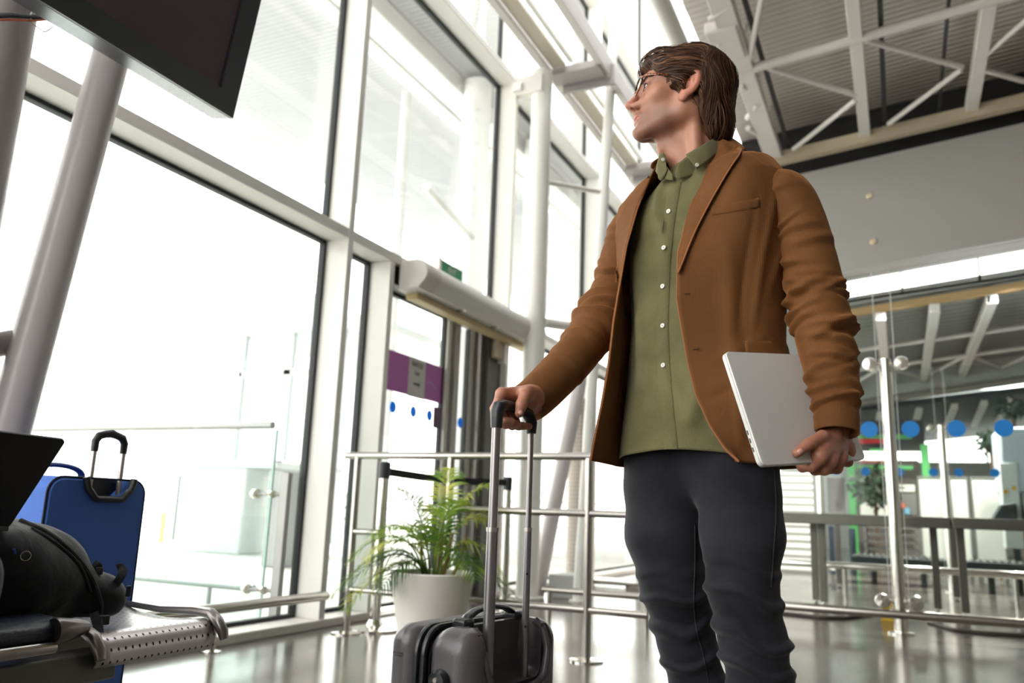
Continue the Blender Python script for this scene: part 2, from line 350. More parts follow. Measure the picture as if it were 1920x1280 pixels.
obj('tie_bar', G().tube([(-2.86, 6.72, 3.80), (-2.52, 7.27, 3.86)], .026, 16), M_white, c2)
obj('tie_bar', G().tube([(-2.86, 6.73, 2.43), (-2.3, 7.6, 2.45)], .045, 16), M_white, c2)
# walkway girder
wk = thing('walkway_girder', 'white steel walkway girder running high along the glass wall', 'girder', (-2.68, 6, 5.0))
ys = [3.2, 4.55, 6.98, 9.45, 11.9, 14.4, 16.8, 19.3]
for x in (-2.95, -2.42):
    obj('channel_beam', G().box((x - .035, 3.1, 5.02), (x + .035, 23, 5.22)), M_truss, wk, bevel=.004)
for y in ys:
    obj('cross_plate', G().box((-2.95, y - .12, 5.0), (-2.42, y + .10, 5.08)).box((-2.9, y + .14, 4.94), (-2.36, y + .18, 5.16)), mat('grey_steel_plate', (166, 160, 158), .4, .3), wk, bevel=.004)
for i in range(len(ys) - 1):
    obj('grating_strip', G().box((-2.9, ys[i] + .2, 5.06), (-2.76, ys[i + 1] - .14, 5.09)), mat('cream_walkway_board', (206, 196, 178), .5), wk)
    obj('light_strip', G().box((-2.70, ys[i] + .3, 5.05), (-2.66, ys[i + 1] - .2, 5.12)), M_white, wk)

# ---- left foreground columns
big = column('thick_column', 'thick vertical white steel column at the left edge of the photo', (-2.72, 1.50, 0), (-2.72, 1.50, 7.2), .128, M_tubew, .08)
s0 = onx(18, 800, -2.62); s1 = onx(208, 105, -2.62); dv = (s1 - s0) / (s1[2] - s0[2])
slim = column('slim_leaning_column', 'slim white steel column leaning away beside the thick column', s0 - dv * s0[2], s0 + dv * (7.2 - s0[2]), .066, M_tubew, .04)
cA = onx(-60, 655, -2.72); cB = onx(72, 633, -2.64)
obj('cross_tube', G().tube([cA, cB], .042, 20), M_tubew, big)
tz = onx(60, 30, -2.6)[2]
cd = thing('wall_cable', 'black corrugated conduit with an orange cable wrapped around the thick column', 'cable', (-2.6, 1.5, tz))
def arc(px, py, x, n=14):
    P = np.array([onx(a, b, x) for a, b in zip(px, py)]); t = np.linspace(0, len(P) - 1, n)
    return np.stack([np.interp(t, range(len(P)), P[:, i]) for i in range(3)], 1)
obj('conduit', G().tube(arc([-30, 20, 55, 88], [30, 29, 32, 32], -2.55, 24), .009, 10), mat('black_corrugated_conduit', (38, 38, 42), .5, bump=.6, bscale=200), cd)
obj('orange_cable', G().tube(arc([-30, 20, 60, 96], [38, 37, 39, 36], -2.545, 20), .0035, 8), mat('orange_cable_sheath', (206, 92, 58), .5), cd)
obj('cable_tie', G().tube(arc([64, 56, 60, 84, 100], [16, 30, 44, 61, 50], -2.545, 20), .0022, 8), mat('pale_cable_tie', (200, 196, 186), .5), cd)
# ================================================================ roof of the hall, bulkheads, far halls
SL = .104                                                    # the roof rises towards +x
def onr(px, py, z0):
    r = ray(px, py); t = (z0 - CAMH) / (r[2] - SL * r[0]); return CAM + t * r
def rz(x, z0): return z0 + SL * x
M_deck = deck_mat('corrugated_roof_deck', (160, 154, 146), (200, 194, 186), 3., 'Y')
M_bulk = deck_mat('ribbed_bulkhead_cladding', (178, 176, 174), (196, 194, 191), 9., 'Z', SL)
_pz = ony(1612, 264, 10.9); ZT = float(_pz[2] - SL * _pz[0]) - .03; ZD = ZT + .62
def slab(x0, x1, y0, y1, z0, th): 
    return G().add([(x0, y0, rz(x0, z0)), (x1, y0, rz(x1, z0)), (x1, y1, rz(x1, z0)), (x0, y1, rz(x0, z0)),
                    (x0, y0, rz(x0, z0) + th), (x1, y0, rz(x1, z0) + th), (x1, y1, rz(x1, z0) + th), (x0, y1, rz(x0, z0) + th)],
                   [(3, 2, 1, 0), (4, 5, 6, 7), (0, 1, 5, 4), (1, 2, 6, 5), (2, 3, 7, 6), (3, 0, 4, 7)])
struct('ceiling', slab(-1.8, 12, -4.2, 11.3, ZD, .2), M_deck, 'grey corrugated roof deck', smooth=False)
rf = thing('roof_truss', 'white tubular truss grid under the corrugated roof deck, upper right', 'truss', (1, 6, 6))
def yrun(px, py, w, h, m, z0=ZT, y0=-2., y1=11.0, name='rafter', par=None):
    x = onr(px, py, z0)[0]; obj(name, G().box((x - w / 2, y0, rz(x, z0)), (x + w / 2, y1, rz(x, z0) + h)), m, par or rf, bevel=.01)
    return x
M_rod = mat('black_hanger_rod', (34, 36, 40), .5)
for px, py, w, m in ((1612, 150, .135, M_truss), (1838, 120, .14, M_truss), (1392, 130, .22, M_truss)): yrun(px, py, w, .14, m)
for dx in (3.9, 5.5, 7.1): obj('rafter', G().box((dx, -2, rz(dx, ZT)), (dx + .14, 11, rz(dx, ZT) + .14)), M_truss, rf, bevel=.01)
for px, py, w in ((1655, 130, .05), (1768, 130, .035), (1440, 150, .05)): yrun(px, py, w, .05, M_rod, ZT + .1, name='dark_rod')
edge = column('roof_edge_tube', 'bright white inclined tube where the roof meets the glass wall, behind the man', (-1.72, -2, rz(-1.72, ZT - .02)), (-1.80, 11.0, rz(-1.72, ZT - .02)), .09, M_white)
yp = onr(1612, 75, ZT)[1]
def purlin(y, r, m=M_truss, name='purlin', z0=ZT + .02): obj(name, G().tube([(-1.8, y, rz(-1.8, z0)), (9, y, rz(9, z0))], r, 12), m, rf)
purlin(yp, .05); purlin(yp - 3.1, .05); purlin(yp - 6.2, .05)
M_gold = mat('gold_lit_edge_beam', (196, 182, 156), .5)  # gold light on the beam is put into its colour
yg = min(onr(1612, 262, ZT)[1], 10.9); obj('edge_beam', G().beam((-1.8, yg, rz(-1.8, ZT)), (10, yg, rz(10, ZT)), .12, .16), M_gold, rf)
for a, b in (((1441, 131), (1604, 181)), ((1604, 191), (1488, 282)), ((1623, 79), (1804, 129)), ((1802, 134), (1666, 235)), ((1844, 134), (1920, 155)), ((1848, 107), (1930, 36)),
             ((1404, 120), (1440, -60)), ((1330, 40), (1375, 10))):
    A, B = onr(*a, ZT), onr(*b, ZT); obj('diagonal_brace', G().tube([A + [0, 0, .02], B + [0, 0, .02]], .03, 10), M_truss, rf)
# lattice girder along the roof's left edge (behind the man's head)
for k2, (a, b) in enumerate((((1388, 160), (1420, 190)), ((1420, 195), (1402, 235)), ((1366, 70), (1345, 78)), ((1345, 80), (1395, 100)), ((1402, 240), (1440, 275)))):
    A, B = onr(*a, ZT), onr(*b, ZT); obj('lattice_bar', G().tube([A, B + [0, 0, .1]], .035, 10), M_truss, rf)
A = onr(1372, 80, ZT); obj('node_plate', G().box(A - [.22, .3, .03], A + [.1, .3, .1]), M_truss, rf, bevel=.02)
xg = onr(1392, 130, ZT)[0]
for j in range(12):
    y = -1 + j; obj('lattice_bar', G().tube([(xg, y, rz(xg, ZT) + .1), (xg + (.02), y + .5, rz(xg, ZD))], .025, 8), M_truss, rf)
    obj('lattice_bar', G().tube([(xg, y + .5, rz(xg, ZD)), (xg, y + 1, rz(xg, ZT) + .1)], .025, 8), M_truss, rf)
# dark sheet standing in for shade at the roof end, and the first bulkhead
M_shadow = mat('roof_end_shade', (22, 21, 22), .7)
struct('trim_%d' % 60, slab(-1.8, 10, 11.3, 11.4, 5.3, 1.6), M_shadow, 'dark sheet put in for the shaded gap above the bulkhead', smooth=False)
def bulkhead(nm, y, th, xa, xb, zt, zb_, lab, m):
    g = G(); prof = [(0, zt(0) - zt(0)), ]
    V = []
    for x in (xa, xb):
        V.append(np.array([(x, y, zt(x)), (x, y, zb_(x) + .10), (x, y + .05, zb_(x) + .03), (x, y + .14, zb_(x)), (x, y + th, zb_(x) + .05), (x, y + th, zt(x))]))
    g.loft(V); return struct(nm, g, m, lab, smooth=False)
L2 = lambda a, b, y: (lambda p, q: (lambda x: p[2] + (q[2] - p[2]) * (x - p[0]) / (q[0] - p[0])))(ony(*a, y), ony(*b, y))
bulkhead('wall_right', 11.0, .4, -1.75, 10, L2((1515, 322.6), (1920, 230), 11.0), L2((1575.6, 522), (1920, 460), 11.0), 'grey ribbed bulkhead hanging below the roof, right of the man', M_bulk)
for px, py in ((1630, 367), (1637, 453)):
    P0 = ony(px, py, 10.99); t = thing('bulkhead_spotlight', 'tiny warm round lamp on the grey bulkhead, %s of two' % ('upper' if py < 400 else 'lower'), 'lamp', P0)
    obj('lamp_housing', G().lathe([(.035, -.02), (.04, .0), (.03, .015)], P0, 16, axis=(0, -1, 0)), mat('warm_lamp_glass', (232, 214, 176), .3), t)
# clerestory strip and the second roof
ylo = 12.0; zc_ = L2((1583, 567), (1920, 516), ylo)
cw = sroot('window_100', (2, 12, 3.9), 'bright clerestory strip between the two roofs')
g = G(); 
for dz in (.03, .45, .9, 1.35): g.add(*(lambda s: (s.v[0], s.f))(slab(0, 1, 0, 1, 0, .1))) if False else None
for dz in (.0, .5, 1.0, 1.5): obj('glazing_bar', G().beam((-3, ylo, zc_(-3) + dz), (9, ylo, zc_(9) + dz), .04, .035), M_white, cw)
for x in np.arange(-2.6, 8, .93): obj('glazing_bar', G().box((x - .015, ylo - .02, zc_(x)), (x + .015, ylo + .02, zc_(x) + 2.0)), M_truss, cw)
gg = G(); gg.add([(-3, ylo, zc_(-3)), (9, ylo, zc_(9)), (9, ylo, zc_(9) + 2), (-3, ylo, zc_(-3) + 2)], [(0, 1, 2, 3)]); obj('pane', gg, M_glass, cw, smooth=False)
M_deck2 = deck_mat('dark_corrugated_deck', (96, 98, 98), (150, 150, 146), 1.2, 'Y')
z20 = zc_(0) - .05; z21 = z20
z2end = ony(1612, 690, 18)[2]
struct('trim_%d' % 61, slab(-3.1, 10, 11.98, 18.1, z20, .12), M_deck2, 'dark corrugated underside of the second roof', smooth=False)
rf2 = thing('second_roof_truss', 'pale rafters under the dark second roof seen above the glass fence', 'truss', (1, 14, 3.6))
def r2(px, py, w, z0=z20 - .28):
    x = onr(px, py, z0)[0]; obj('rafter', G().box((x - w / 2, 12.0, rz(x, z0)), (x + w / 2, 18, rz(x, z0) + .12)), M_truss, rf2, bevel=.008)
for px, py, w in ((1651, 600, .13), (1751, 600, .13), (1848, 600, .13), (1835, 620, .05)): r2(px, py, w)
for x in (2.9, 4.3, 5.7): obj('rafter', G().box((x, 12, rz(x, z20 - .28)), (x + .13, 18, rz(x, z20 - .28) + .12)), M_truss, rf2)
obj('edge_beam', G().beam((-3, 12.05, rz(-3, z20 - .1)), (9, 12.05, rz(9, z20 - .1)), .1, .10), mat('wood_brown_edge_beam', (170, 140, 96), .6), rf2)
for yq in (14.0, 15.8): obj('purlin', G().tube([(-2.5, yq, rz(-2.5, z20 - .25)), (9, yq, rz(9, z20 - .25))], .035, 10), M_truss, rf2)
for x in np.arange(-1.5, 7, 1.35):
    obj('diagonal_brace', G().tube([(x, 15.8, rz(x, z20 - .25)), (x + .7, 17.9, rz(x + .7, z20 - .2))], .03, 8), M_truss, rf2); obj('diagonal_brace', G().tube([(x + 1.35, 15.8, rz(x + 1.35, z20 - .25)), (x + .7, 17.9, rz(x + .7, z20 - .2))], .03, 8), M_truss, rf2)
bulkhead('wall_far', 18.0, .4, -3.1, 10, L2((1612.6, 690), (1920, 650), 18.), L2((1612.6, 757), (1920, 713), 18.), 'second grey bulkhead further back in the hall', mat('light_grey_bulkhead_paint', (186, 186, 183), .5))
lip = thing('bulkhead_lip', 'pale curved edge trim along the bottom of the farther bulkhead', 'trim', (2, 17.9, 3)); lz = L2((1612.6, 755), (1920, 711), 17.9)
obj('lip_profile', G().tube([(-3, 17.95, lz(-3)), (9, 17.95, lz(9))], .07, 12), mat('dull_cream_lip', (150, 144, 138), .7), lip)
z3 = lambda px, py, y: ony(px, py, y)[2]
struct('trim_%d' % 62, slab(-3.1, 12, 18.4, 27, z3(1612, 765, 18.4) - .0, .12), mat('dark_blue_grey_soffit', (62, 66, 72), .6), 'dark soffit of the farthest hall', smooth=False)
rf3 = thing('far_ceiling_beams', 'short pale beams below the farthest dark soffit', 'beam', (1, 19, 3))
for px in (1648, 1722, 1789, 1845, 1894):
    A = ony(px, 745, 18.6); B = ony(px - 8, 800, 21.5); obj('beam', G().beam([A[0], 18.6, rz(A[0], z3(1612, 765, 18.4)) - .08], [B[0], 23, rz(B[0], z3(1612, 765, 18.4)) - .08], .12, .1), M_truss, rf3)
# back wall, plus unseen east and south walls added to cut fill light
M_wallg = mat('pale_grey_wall_paint', (178, 176, 172), .6)
struct('wall_east', G().box((11, -4, 0), (11.2, 27, 7.5)), M_wallg, 'plain unseen wall added on the far right to cut fill light', smooth=False)
struct('wall_south', G().box((-.9, -4.2, 0), (11.2, -4, 7.6)).box((-3.3, -4.2, 0), (-.9, -4, .9)), M_wallg, 'unseen wall added behind the camera, part open to shape the fill light', smooth=False)  # opening at the left end lets directional fill light in
zw0, zw1 = ony(1790, 866, 26.6)[2], ony(1790, 806, 26.6)[2]
g = G().box((-3.3, 26.6, 0), (11, 26.8, zw0)); g.box((-3.3, 26.6, zw1), (11, 26.8, 4.6))
struct('wall_back', g, M_wallg, 'back wall of the hall below and above the bright windows', smooth=False)
wb = sroot('window_101', (4, 26.7, 1.2), 'bright window band in the back wall')
for x in np.arange(-2.5, 11, 1.6): obj('glazing_bar', G().box((x - .03, 26.62, zw0), (x + .03, 26.7, zw1)), M_white, wb)
obj('pane', G().box((-3.3, 26.69, zw0), (11, 26.7, zw1)), M_glass, wb, smooth=False)

# ================================================================ glass fence and furniture behind the man (right side)
M_chrome = mat('polished_steel', (226, 222, 214), .12, 1.0, var=.03)
M_fglass = glassmat('fence_glass', (249, 252, 251), 1.22, 0.0, 0)
yF = 6.42
def fence_post(x, y, top, label, w=.042):
    t = thing('glass_fence_post', label, 'post', (x, y, 0), 'stainless posts of the glass fences')
    obj('post_tube', G().tube([(x, y, .01), (x, y, top)], w, 20), M_chrome, t)
    obj('foot_plate', G().lathe([(.085, 0), (.085, .012), (.045, .02)], (x, y, 0), 24), M_chrome, t)
    for z in (top - .035, .21):
        for s in (-1, 1):
            c = obj('clamp', G().lathe([(.0, -.03), (.044, -.028), (.05, -.01), (.05, .01), (.044, .028), (.0, .03)], (x + s * .105, y, z), 20, axis=(0, 1, 0), cap=False), M_chrome, t)
            obj('clamp_arm', G().tube([(x, y, z), (x + s * .07, y, z)], .013, 10), M_chrome, t)
    return t
pA = ony(1673, 900, yF)[0]
fence_post(pA, yF, 1.90, 'tall near glass fence post with two round clamps at its top')
for s in (-1, 1):
    x = pA + s * .105
def glass_panel(x0, x1, y, z0, z1, label, dots=(), dr_=.058, dz=1.39):
    t = thing('glass_partition', label, 'glass panel', ((x0 + x1) / 2, y, z0), 'clear panels of the glass fences')
    obj('pane', G().box((x0, y - .006, z0), (x1, y + .006, z1)), M_fglass, t, smooth=False)
    for _x in (x0, x1): obj('polished_edge', G().box((_x - .003, y - .007, z0), (_x + .003, y + .007, z1)), mat('pale_glass_edge', (198, 206, 202), .2), t, smooth=False)
    for x in dots: obj('blue_dot', disc(G(), (x, y - .0075, dz), dr_, 'y'), M_blue, t, smooth=False)
    return t
dx = [ony(p, 804, yF)[0] for p in (1552, 1630, 1707, 1793, 1882)]
glass_panel(-1.45, pA - .06, yF, .12, 2.56, 'clear glass fence panel left of the near post, two blue dots', dx[:2])
glass_panel(pA + .06, pA + 1.75, yF, .12, 2.56, 'clear glass fence panel right of the near post, three blue dots', dx[2:] + [dx[-1] + .29, dx[-1] + .58])
lr = thing('low_kick_rail', 'long low stainless kick rail in front of the near glass fence', 'rail', (0, 6.2, 0))
zk = ony(1690, 1152, 6.33)[2]
obj('rail_tube', G().tube([(-1.2, 6.33, zk), (3.4, 6.33, zk)], .030, 20), M_steel, lr)
for x in (-1.1, 1.2, 2.9): obj('rail_foot', G().tube([(x, 6.33, zk), (x, 6.33, 0)], .018, 14), M_steel, lr)
# second glass fence
y2 = 10.9
d2 = [ony(p, 885, y2)[0] for p in (1567, 1623, 1687, 1750, 1798, 1865)]
p2x = ony(1775, 950, y2)[0]
fence_post(p2x, y2, 1.90, 'farther glass fence post, thinner, standing before the white panels')
fence_post(ony(1540, 960, y2)[0], y2, 1.90, 'farther glass fence post close to the man standing, left of the greenery')
glass_panel(ony(1548, 960, y2)[0], p2x - .06, y2, .12, 2.6, 'farther glass fence panel with four small blue dots', d2[:4], .05, 1.347)
glass_panel(p2x + .06, p2x + 1.9, y2, .12, 2.6, 'farther glass fence panel at the right edge with small blue dots', d2[4:] + [d2[-1] + .36], .05, 1.347)
# stainless tables
M_tab = mat('dull_stainless_table', (112, 107, 101), .35, .8, var=.08, scale=2)
def steel_table(x0, x1, y0, y1, z, legs, label):
    t = thing('steel_table', label, 'table', ((x0 + x1) / 2, (y0 + y1) / 2, 0), 'stainless inspection tables')
    obj('tabletop', G().box((x0, y0, z - .09), (x1, y1, z)), M_tab, t, bevel=.006)
    for x, y in legs:
        obj('leg', G().box((x - .03, y - .025, .04), (x + .03, y + .025, z - .09)), M_tab, t, bevel=.004)
        obj('foot', G().lathe([(.022, 0), (.026, .012), (.01, .02), (.01, .05)], (x, y, 0), 12), M_steel, t)
    return t
xl = lambda px, py: onz(px, py)[:2]
T1 = steel_table(-1.05, ony(1783, 985, 7.6)[0], 7.6, 8.3, .798, [xl(1531, 1133), xl(1546, 1137), xl(1575, 1100) * .985, xl(1760, 1150)], 'long stainless table, nearer the man, behind the near fence post')
T2 = steel_table(ony(1786, 985, 7.55)[0], 2.6, 7.55, 8.25, .80, [xl(1812, 1158), xl(1795, 1125) * .985, (2.4, 7.7), (2.4, 8.15)], 'stainless table running out of the right edge of the photo')
# long low rail further back
bar = thing('low_barrier_rail', 'pale low barrier rail crossing behind the steel tables', 'rail', (0, 9.3, 0)); zb_ = ony(1690, 1066, 9.3)[2]
obj('rail_tube', G().tube([(-2.2, 9.3, zb_), (4, 9.3, zb_)], .035, 16), M_chrome, bar)
for x in (-2.0, -.55, .95, 1.2, 2.8): obj('rail_post', G().tube([(x, 9.3, 0), (x, 9.3, zb_)], .02, 10), M_steel, bar)
# conveyors
M_belt = mat('black_conveyor_rubber', (36, 40, 44), .5)
def conveyor(px0, px1, y, label, pt, pb, dp=.75):
    x0, x1 = ony(px0, pt, y)[0], ony(px1, pt, y)[0]; z1, z0 = ony((px0 + px1) / 2, pt, y)[2], ony((px0 + px1) / 2, pb, y)[2]
    t = thing('conveyor', label, 'conveyor', ((x0 + x1) / 2, y, 0), 'baggage conveyors behind the glass')
    obj('side_frame', G().box((x0, y, z0), (x1, y + dp, z1)), M_belt, t, bevel=.01)
    for k in range(int((x1 - x0 - .1) / .07)): obj('roller', G().tube([(x0 + .08 + k * .07, y + .03, z1 + .005), (x0 + .08 + k * .07, y + dp - .03, z1 + .005)], .022, 8), M_steel, t)
    for x in (x0 + .25, x1 - .25): obj('leg', G().box((x - .025, y + .05, 0), (x + .025, y + .10, z0)), M_belt, t); obj('leg', G().box((x - .025, y + dp - .15, 0), (x + .025, y + dp - .1, z0)), M_belt, t)
    return t
conveyor(1595, 1775, 11.3, 'low black roller conveyor with silver rollers behind the near post', 1046, 1066)
conveyor(1812, 1990, 10.98, 'low black conveyor at the right edge below the scanner hood', 1056, 1080, .40)
# white partition panels
M_pan = mat('white_partition_panel', (226, 224, 216), .5)
zt_ = ony(1800, 893, 12.6)[2]
for k, (a, b) in enumerate(((1722, 1778), (1781, 1817), (1821, 1880))):
    xa, xb = ony(a, 930, 12.6)[0], ony(b, 930, 12.6)[0]
    t = thing('partition_panel', ('white partition panel, left one, beside the greenery', 'white partition panel, middle one of three', 'white partition panel, right one, beside the scanner')[k], 'partition', ((xa + xb) / 2, 12.6, 0), 'white partition panels')
    obj('board', G().box((xa + .012, 12.6, .15), (xb - .012, 12.64, zt_ - .03)), M_pan, t, smooth=False)
    g = G(); frame(g, xa, xb, .12, zt_, .02, 12.59, 12.65, 'y'); obj('edge_frame', g, M_alu, t)
    obj('foot', G().box((xa + .02, 12.45, 0), (xa + .06, 12.8, .12)), M_alu, t); obj('foot', G().box((xb - .06, 12.45, 0), (xb - .02, 12.8, .12)), M_alu, t)
# scanner booth at the right edge
yS = 10.95 + .5
sx0 = ony(1880, 900, yS)[0]; szt = ony(1895, 800, yS)[2]
sb = thing('baggage_scanner', 'tall pale blue and grey baggage scanner with yellow labels at the right edge', 'scanner', (sx0 + .5, yS + .5, 0))
obj('upper_body', G().box((sx0, yS, 1.15), (sx0 + 1.4, yS + .9, szt)), mat('pale_blue_scanner_paint', (196, 206, 216), .45), sb, bevel=.03)
obj('lower_body', G().box((sx0 + .18, yS - .02, .7), (sx0 + 1.4, yS + .9, 1.15)), mat('mid_grey_scanner_paint', (136, 138, 138), .45), sb, bevel=.02)
obj('side_post', G().box((sx0 - .02, yS - .02, .5), (sx0 + .16, yS + .3, 1.5)), mat('white_scanner_post', (218, 220, 220), .5), sb, bevel=.01)
M_yel = mat('yellow_label', (232, 182, 30), .5)
for px, py in ((1886, 921), (1901, 915)): obj('yellow_label', disc(G(), ony(px, py, yS - .03), .024, 'y'), M_yel, sb)
A, B, C_, D = ony(1862, 973, yS - .3), ony(1878, 946, yS - .3), ony(1906, 942, yS - .3), ony(1908, 975, yS - .3)
obj('hood', G().loft([np.array([A, B, C_, D]), np.array([A, B, C_, D]) + [0, .35, 0]]), M_belt, sb, bevel=.01)
obj('leg', G().box((sx0 + .05, yS, 0), (sx0 + .12, yS + .07, .5)), M_belt, sb); obj('leg', G().box((sx0 + 1.2, yS, 0), (sx0 + 1.27, yS + .07, .7)), M_belt, sb)
# shop front in the far hall
yK = 17.0
def kb(t, nm, x0, y0, x1, y1, m, dy=0., th=.1, **k):
    A = ony(x0, y0, yK + dy); B = ony(x1, y1, yK + dy)
    return obj(nm, G().box((A[0], yK + dy, B[2]), (B[0], yK + dy + th, A[2])), m, t, bevel=.005, **k)
sh = thing('shop_kiosk', 'distant dark shop front with green posts and a red sign strip', 'kiosk', (ony(1670, 900, yK)[0], yK, 0))
M_dk = mat('dark_shop_cladding', (58, 54, 58), .6); M_gr = mat('fresh_green_paint', (92, 176, 104), .5); M_red = mat('red_sign_strip', (214, 40, 52), .5)
kb(sh, 'fascia', 1490, 790, 1735, 846, M_dk, .3); 
zbase = ony(1600, 975, yK)[2]
A = ony(1590, 862, yK + .6); B = ony(1722, 862, yK + .6); obj('counter_back', G().box((A[0], yK + .6, 0), (B[0], yK + .7, A[2])), mat('brown_grey_shelving', (110, 100, 98), .6), sh)
obj('green_post', G().box((ony(1588, 870, yK)[0], yK, 0), (ony(1602, 870, yK)[0], yK + .14, ony(1600, 868, yK)[2])), M_gr, sh, bevel=.01)
obj('green_post', G().box((ony(1728, 870, yK)[0], yK, .9), (ony(1743, 870, yK)[0], yK + .14, ony(1740, 832, yK)[2])), M_gr, sh, bevel=.01)
kb(sh, 'red_sign_strip', 1560, 823, 1660, 830, M_red, .2); kb(sh, 'green_sign_strip', 1560, 815, 1710, 822, M_gr, .22); kb(sh, 'green_sign_strip', 1630, 840, 1665, 845, M_gr, .2)
kb(sh, 'faded_red_strip', 1612, 862, 1660, 868, mat('faded_red_board', (196, 120, 116), .6), .1); kb(sh, 'green_shelf', 1600, 872, 1712, 880, M_gr, .1); kb(sh, 'green_shelf', 1636, 897, 1654, 905, M_gr, .1)
kb(sh, 'white_shelf', 1686, 908, 1716, 922, M_pan, .1); kb(sh, 'grey_cabinet', 1690, 925, 1720, 965, mat('grey_shop_cabinet', (120, 118, 116), .5), .1)
M_lit = bpy.data.materials.new('lit_shop_sign'); M_lit.use_nodes = True; _p = M_lit.node_tree.nodes['Principled BSDF']; _p.inputs['Emission Color'].default_value = (1, .98, .9, 1); _p.inputs['Emission Strength'].default_value = 1.6
kb(sh, 'lit_sign_panel', 1490, 846, 1733, 861, M_lit, .15)
kb(sh, 'goods_display', 1690, 944, 1698, 952, mat('red_orange_goods', (220, 84, 40), .5), .0); kb(sh, 'goods_display', 1696, 952, 1706, 964, mat('pale_blue_goods', (120, 170, 200), .5), .0)
kb(sh, 'white_counter', 1612, 935, 1670, 968, M_pan, -.1); kb(sh, 'brown_booth', 1550, 895, 1586, 962, mat('brown_booth_panel', (98, 84, 84), .6), .1)
# dark wall area and luggage trolleys below the tables
for k, (a, b, c, d, col_) in enumerate(((1487, 1020, 1520, 1053, (50, 50, 56)), (1552, 985, 1566, 1030, (44, 54, 70)), (1590, 990, 1606, 1040, (46, 58, 70)))):
    A, B = ony(a, b, 13.2), ony(c, d, 13.2)
    tag(obj('waste_bin', G().lathe([(.0, .0), ((B[0] - A[0]) * .45, .0), ((B[0] - A[0]) * .5, A[2] - .05), ((B[0] - A[0]) * .46, A[2]), (0, A[2])], ((A[0] + B[0]) / 2, 13.2, 0), 20, cap=False), mat('dark_bin_%d' % k, col_, .5)),
        ('squat dark bin seen low beside the man', 'slim dark blue bin seen under the steel table', 'slim dark bin right of the blue bin under the table')[k], 'bin', 'dark bins behind the tables')
ex = thing('equipment_rack', 'dim grey equipment rack seen under the long steel table', 'rack', (ony(1660, 1010, 13)[0], 13, 0))
for q in range(4):
    A, B = ony(1622, 985 + q * 14, 13), ony(1722, 992 + q * 14, 13); obj('shelf', G().box((A[0], 13, B[2]), (B[0], 13.5, A[2])), mat('dim_rack_grey', (104, 100, 98), .6), ex)
for px in (1622, 1722): x = ony(px, 1000, 13)[0]; obj('upright', G().box((x - .02, 13, 0), (x + .02, 13.5, ony(px, 984, 13)[2])), mat('dim_rack_grey', (104, 100, 98), .6), ex)
blind = thing('white_screen', 'tall white ribbed screen right beside the man standing', 'screen', (ony(1480, 980, 12.8)[0], 12.8, 0))
A, B = ony(1440, 885, 12.8), ony(1522, 885, 12.8)
obj('screen_panel', G().box((A[0], 12.8, .03), (B[0], 12.86, A[2])), deck_mat('ribbed_white_screen', (214, 212, 206), (236, 234, 228), 3., 'Z'), blind, smooth=False)
obj('base_bar', G().box((A[0], 12.7, 0), (B[0], 12.95, .04)), M_alu, blind)
# leafy plants behind the glass
def leaf_ball(nm, label, c, r, seed, col_, n=260, cat='plant', kind=None, stem=None, sz=.10):
    rnd = np.random.RandomState(seed); g = G(); t = thing(nm, label, cat, (c[0], c[1], 0 if stem else c[2]))
    for i in range(n):
        d = rnd.normal(size=3); d /= np.linalg.norm(d); p = np.asarray(c) + d * np.asarray(r) * rnd.uniform(.35, 1.0)
        a = rnd.normal(size=3); a /= np.linalg.norm(a); b = np.cross(a, rnd.normal(size=3)); b /= np.linalg.norm(b); s = sz * rnd.uniform(.6, 1.2)
        g.add([p - a * s, p + b * s * .35, p + a * s, p - b * s * .35], [(0, 1, 2, 3)])
    obj('foliage', g, mat(nm + '_leaf' + str(seed), col_, .6), t, smooth=False)
    if stem: obj('stem', G().tube([(c[0], c[1], 0), c], .03, 8), mat('brown_stem', (88, 66, 48), .7), t)
    return t
c0 = ony(1640, 915, 14.5); leaf_ball('potted_tree', 'dark green bushy indoor tree seen through the glass left of the near post', c0, (.42, .35, .36), 3, (52, 70, 48), stem=True)
c0 = ony(1858, 832, 14); leaf_ball('hanging_plant', 'dark green plant between the blue dots at the right edge', c0, (.24, .2, .2), 5, (58, 76, 60), n=140, stem=True, sz=.08)
c0 = ony(1898, 765, 14); leaf_ball('hanging_plant', 'blurred dark plant high at the right edge of the photo', c0, (.26, .2, .18), 6, (60, 72, 68), n=140, stem=True, sz=.08)
# yellow wedge and cables on the floor
yw = thing('yellow_floor_marker', 'small yellow marker on the floor behind the near fence post', 'marker', (ony(1660, 1140, 7.2)[0], 7.2, 0))
A, B = ony(1650, 1127, 7.2), ony(1676, 1150, 7.2)
obj('plate', G().loft([np.array([(A[0], 7.2, 0), (B[0], 7.2, 0), (B[0] - .01, 7.2, A[2]), (A[0] + .01, 7.2, A[2])]), np.array([(A[0], 7.26, 0), (B[0], 7.26, 0), (B[0] - .01, 7.22, A[2]), (A[0] + .01, 7.22, A[2])])]), M_yel, yw)
def cable(pts, label, r=.012):
    P = [onz(*p, r) for p in pts]; tt = np.linspace(0, len(P) - 1, 30); Q = np.stack([np.interp(tt, range(len(P)), np.array(P)[:, i]) for i in range(3)], 1)
    return tag(obj('floor_cable', G().tube(Q, r, 8), mat('grey_brown_cable', (88, 80, 74), .5)), label, 'cable', 'cables lying on the floor')
cable([(1440, 1146), (1500, 1152), (1540, 1157), (1580, 1158), (1620, 1153), (1660, 1147)], 'cable on the floor left of the near fence post')
cable([(1740, 1165), (1790, 1180), (1850, 1186), (1910, 1190), (1960, 1190)], 'cable on the floor running out of the right edge')

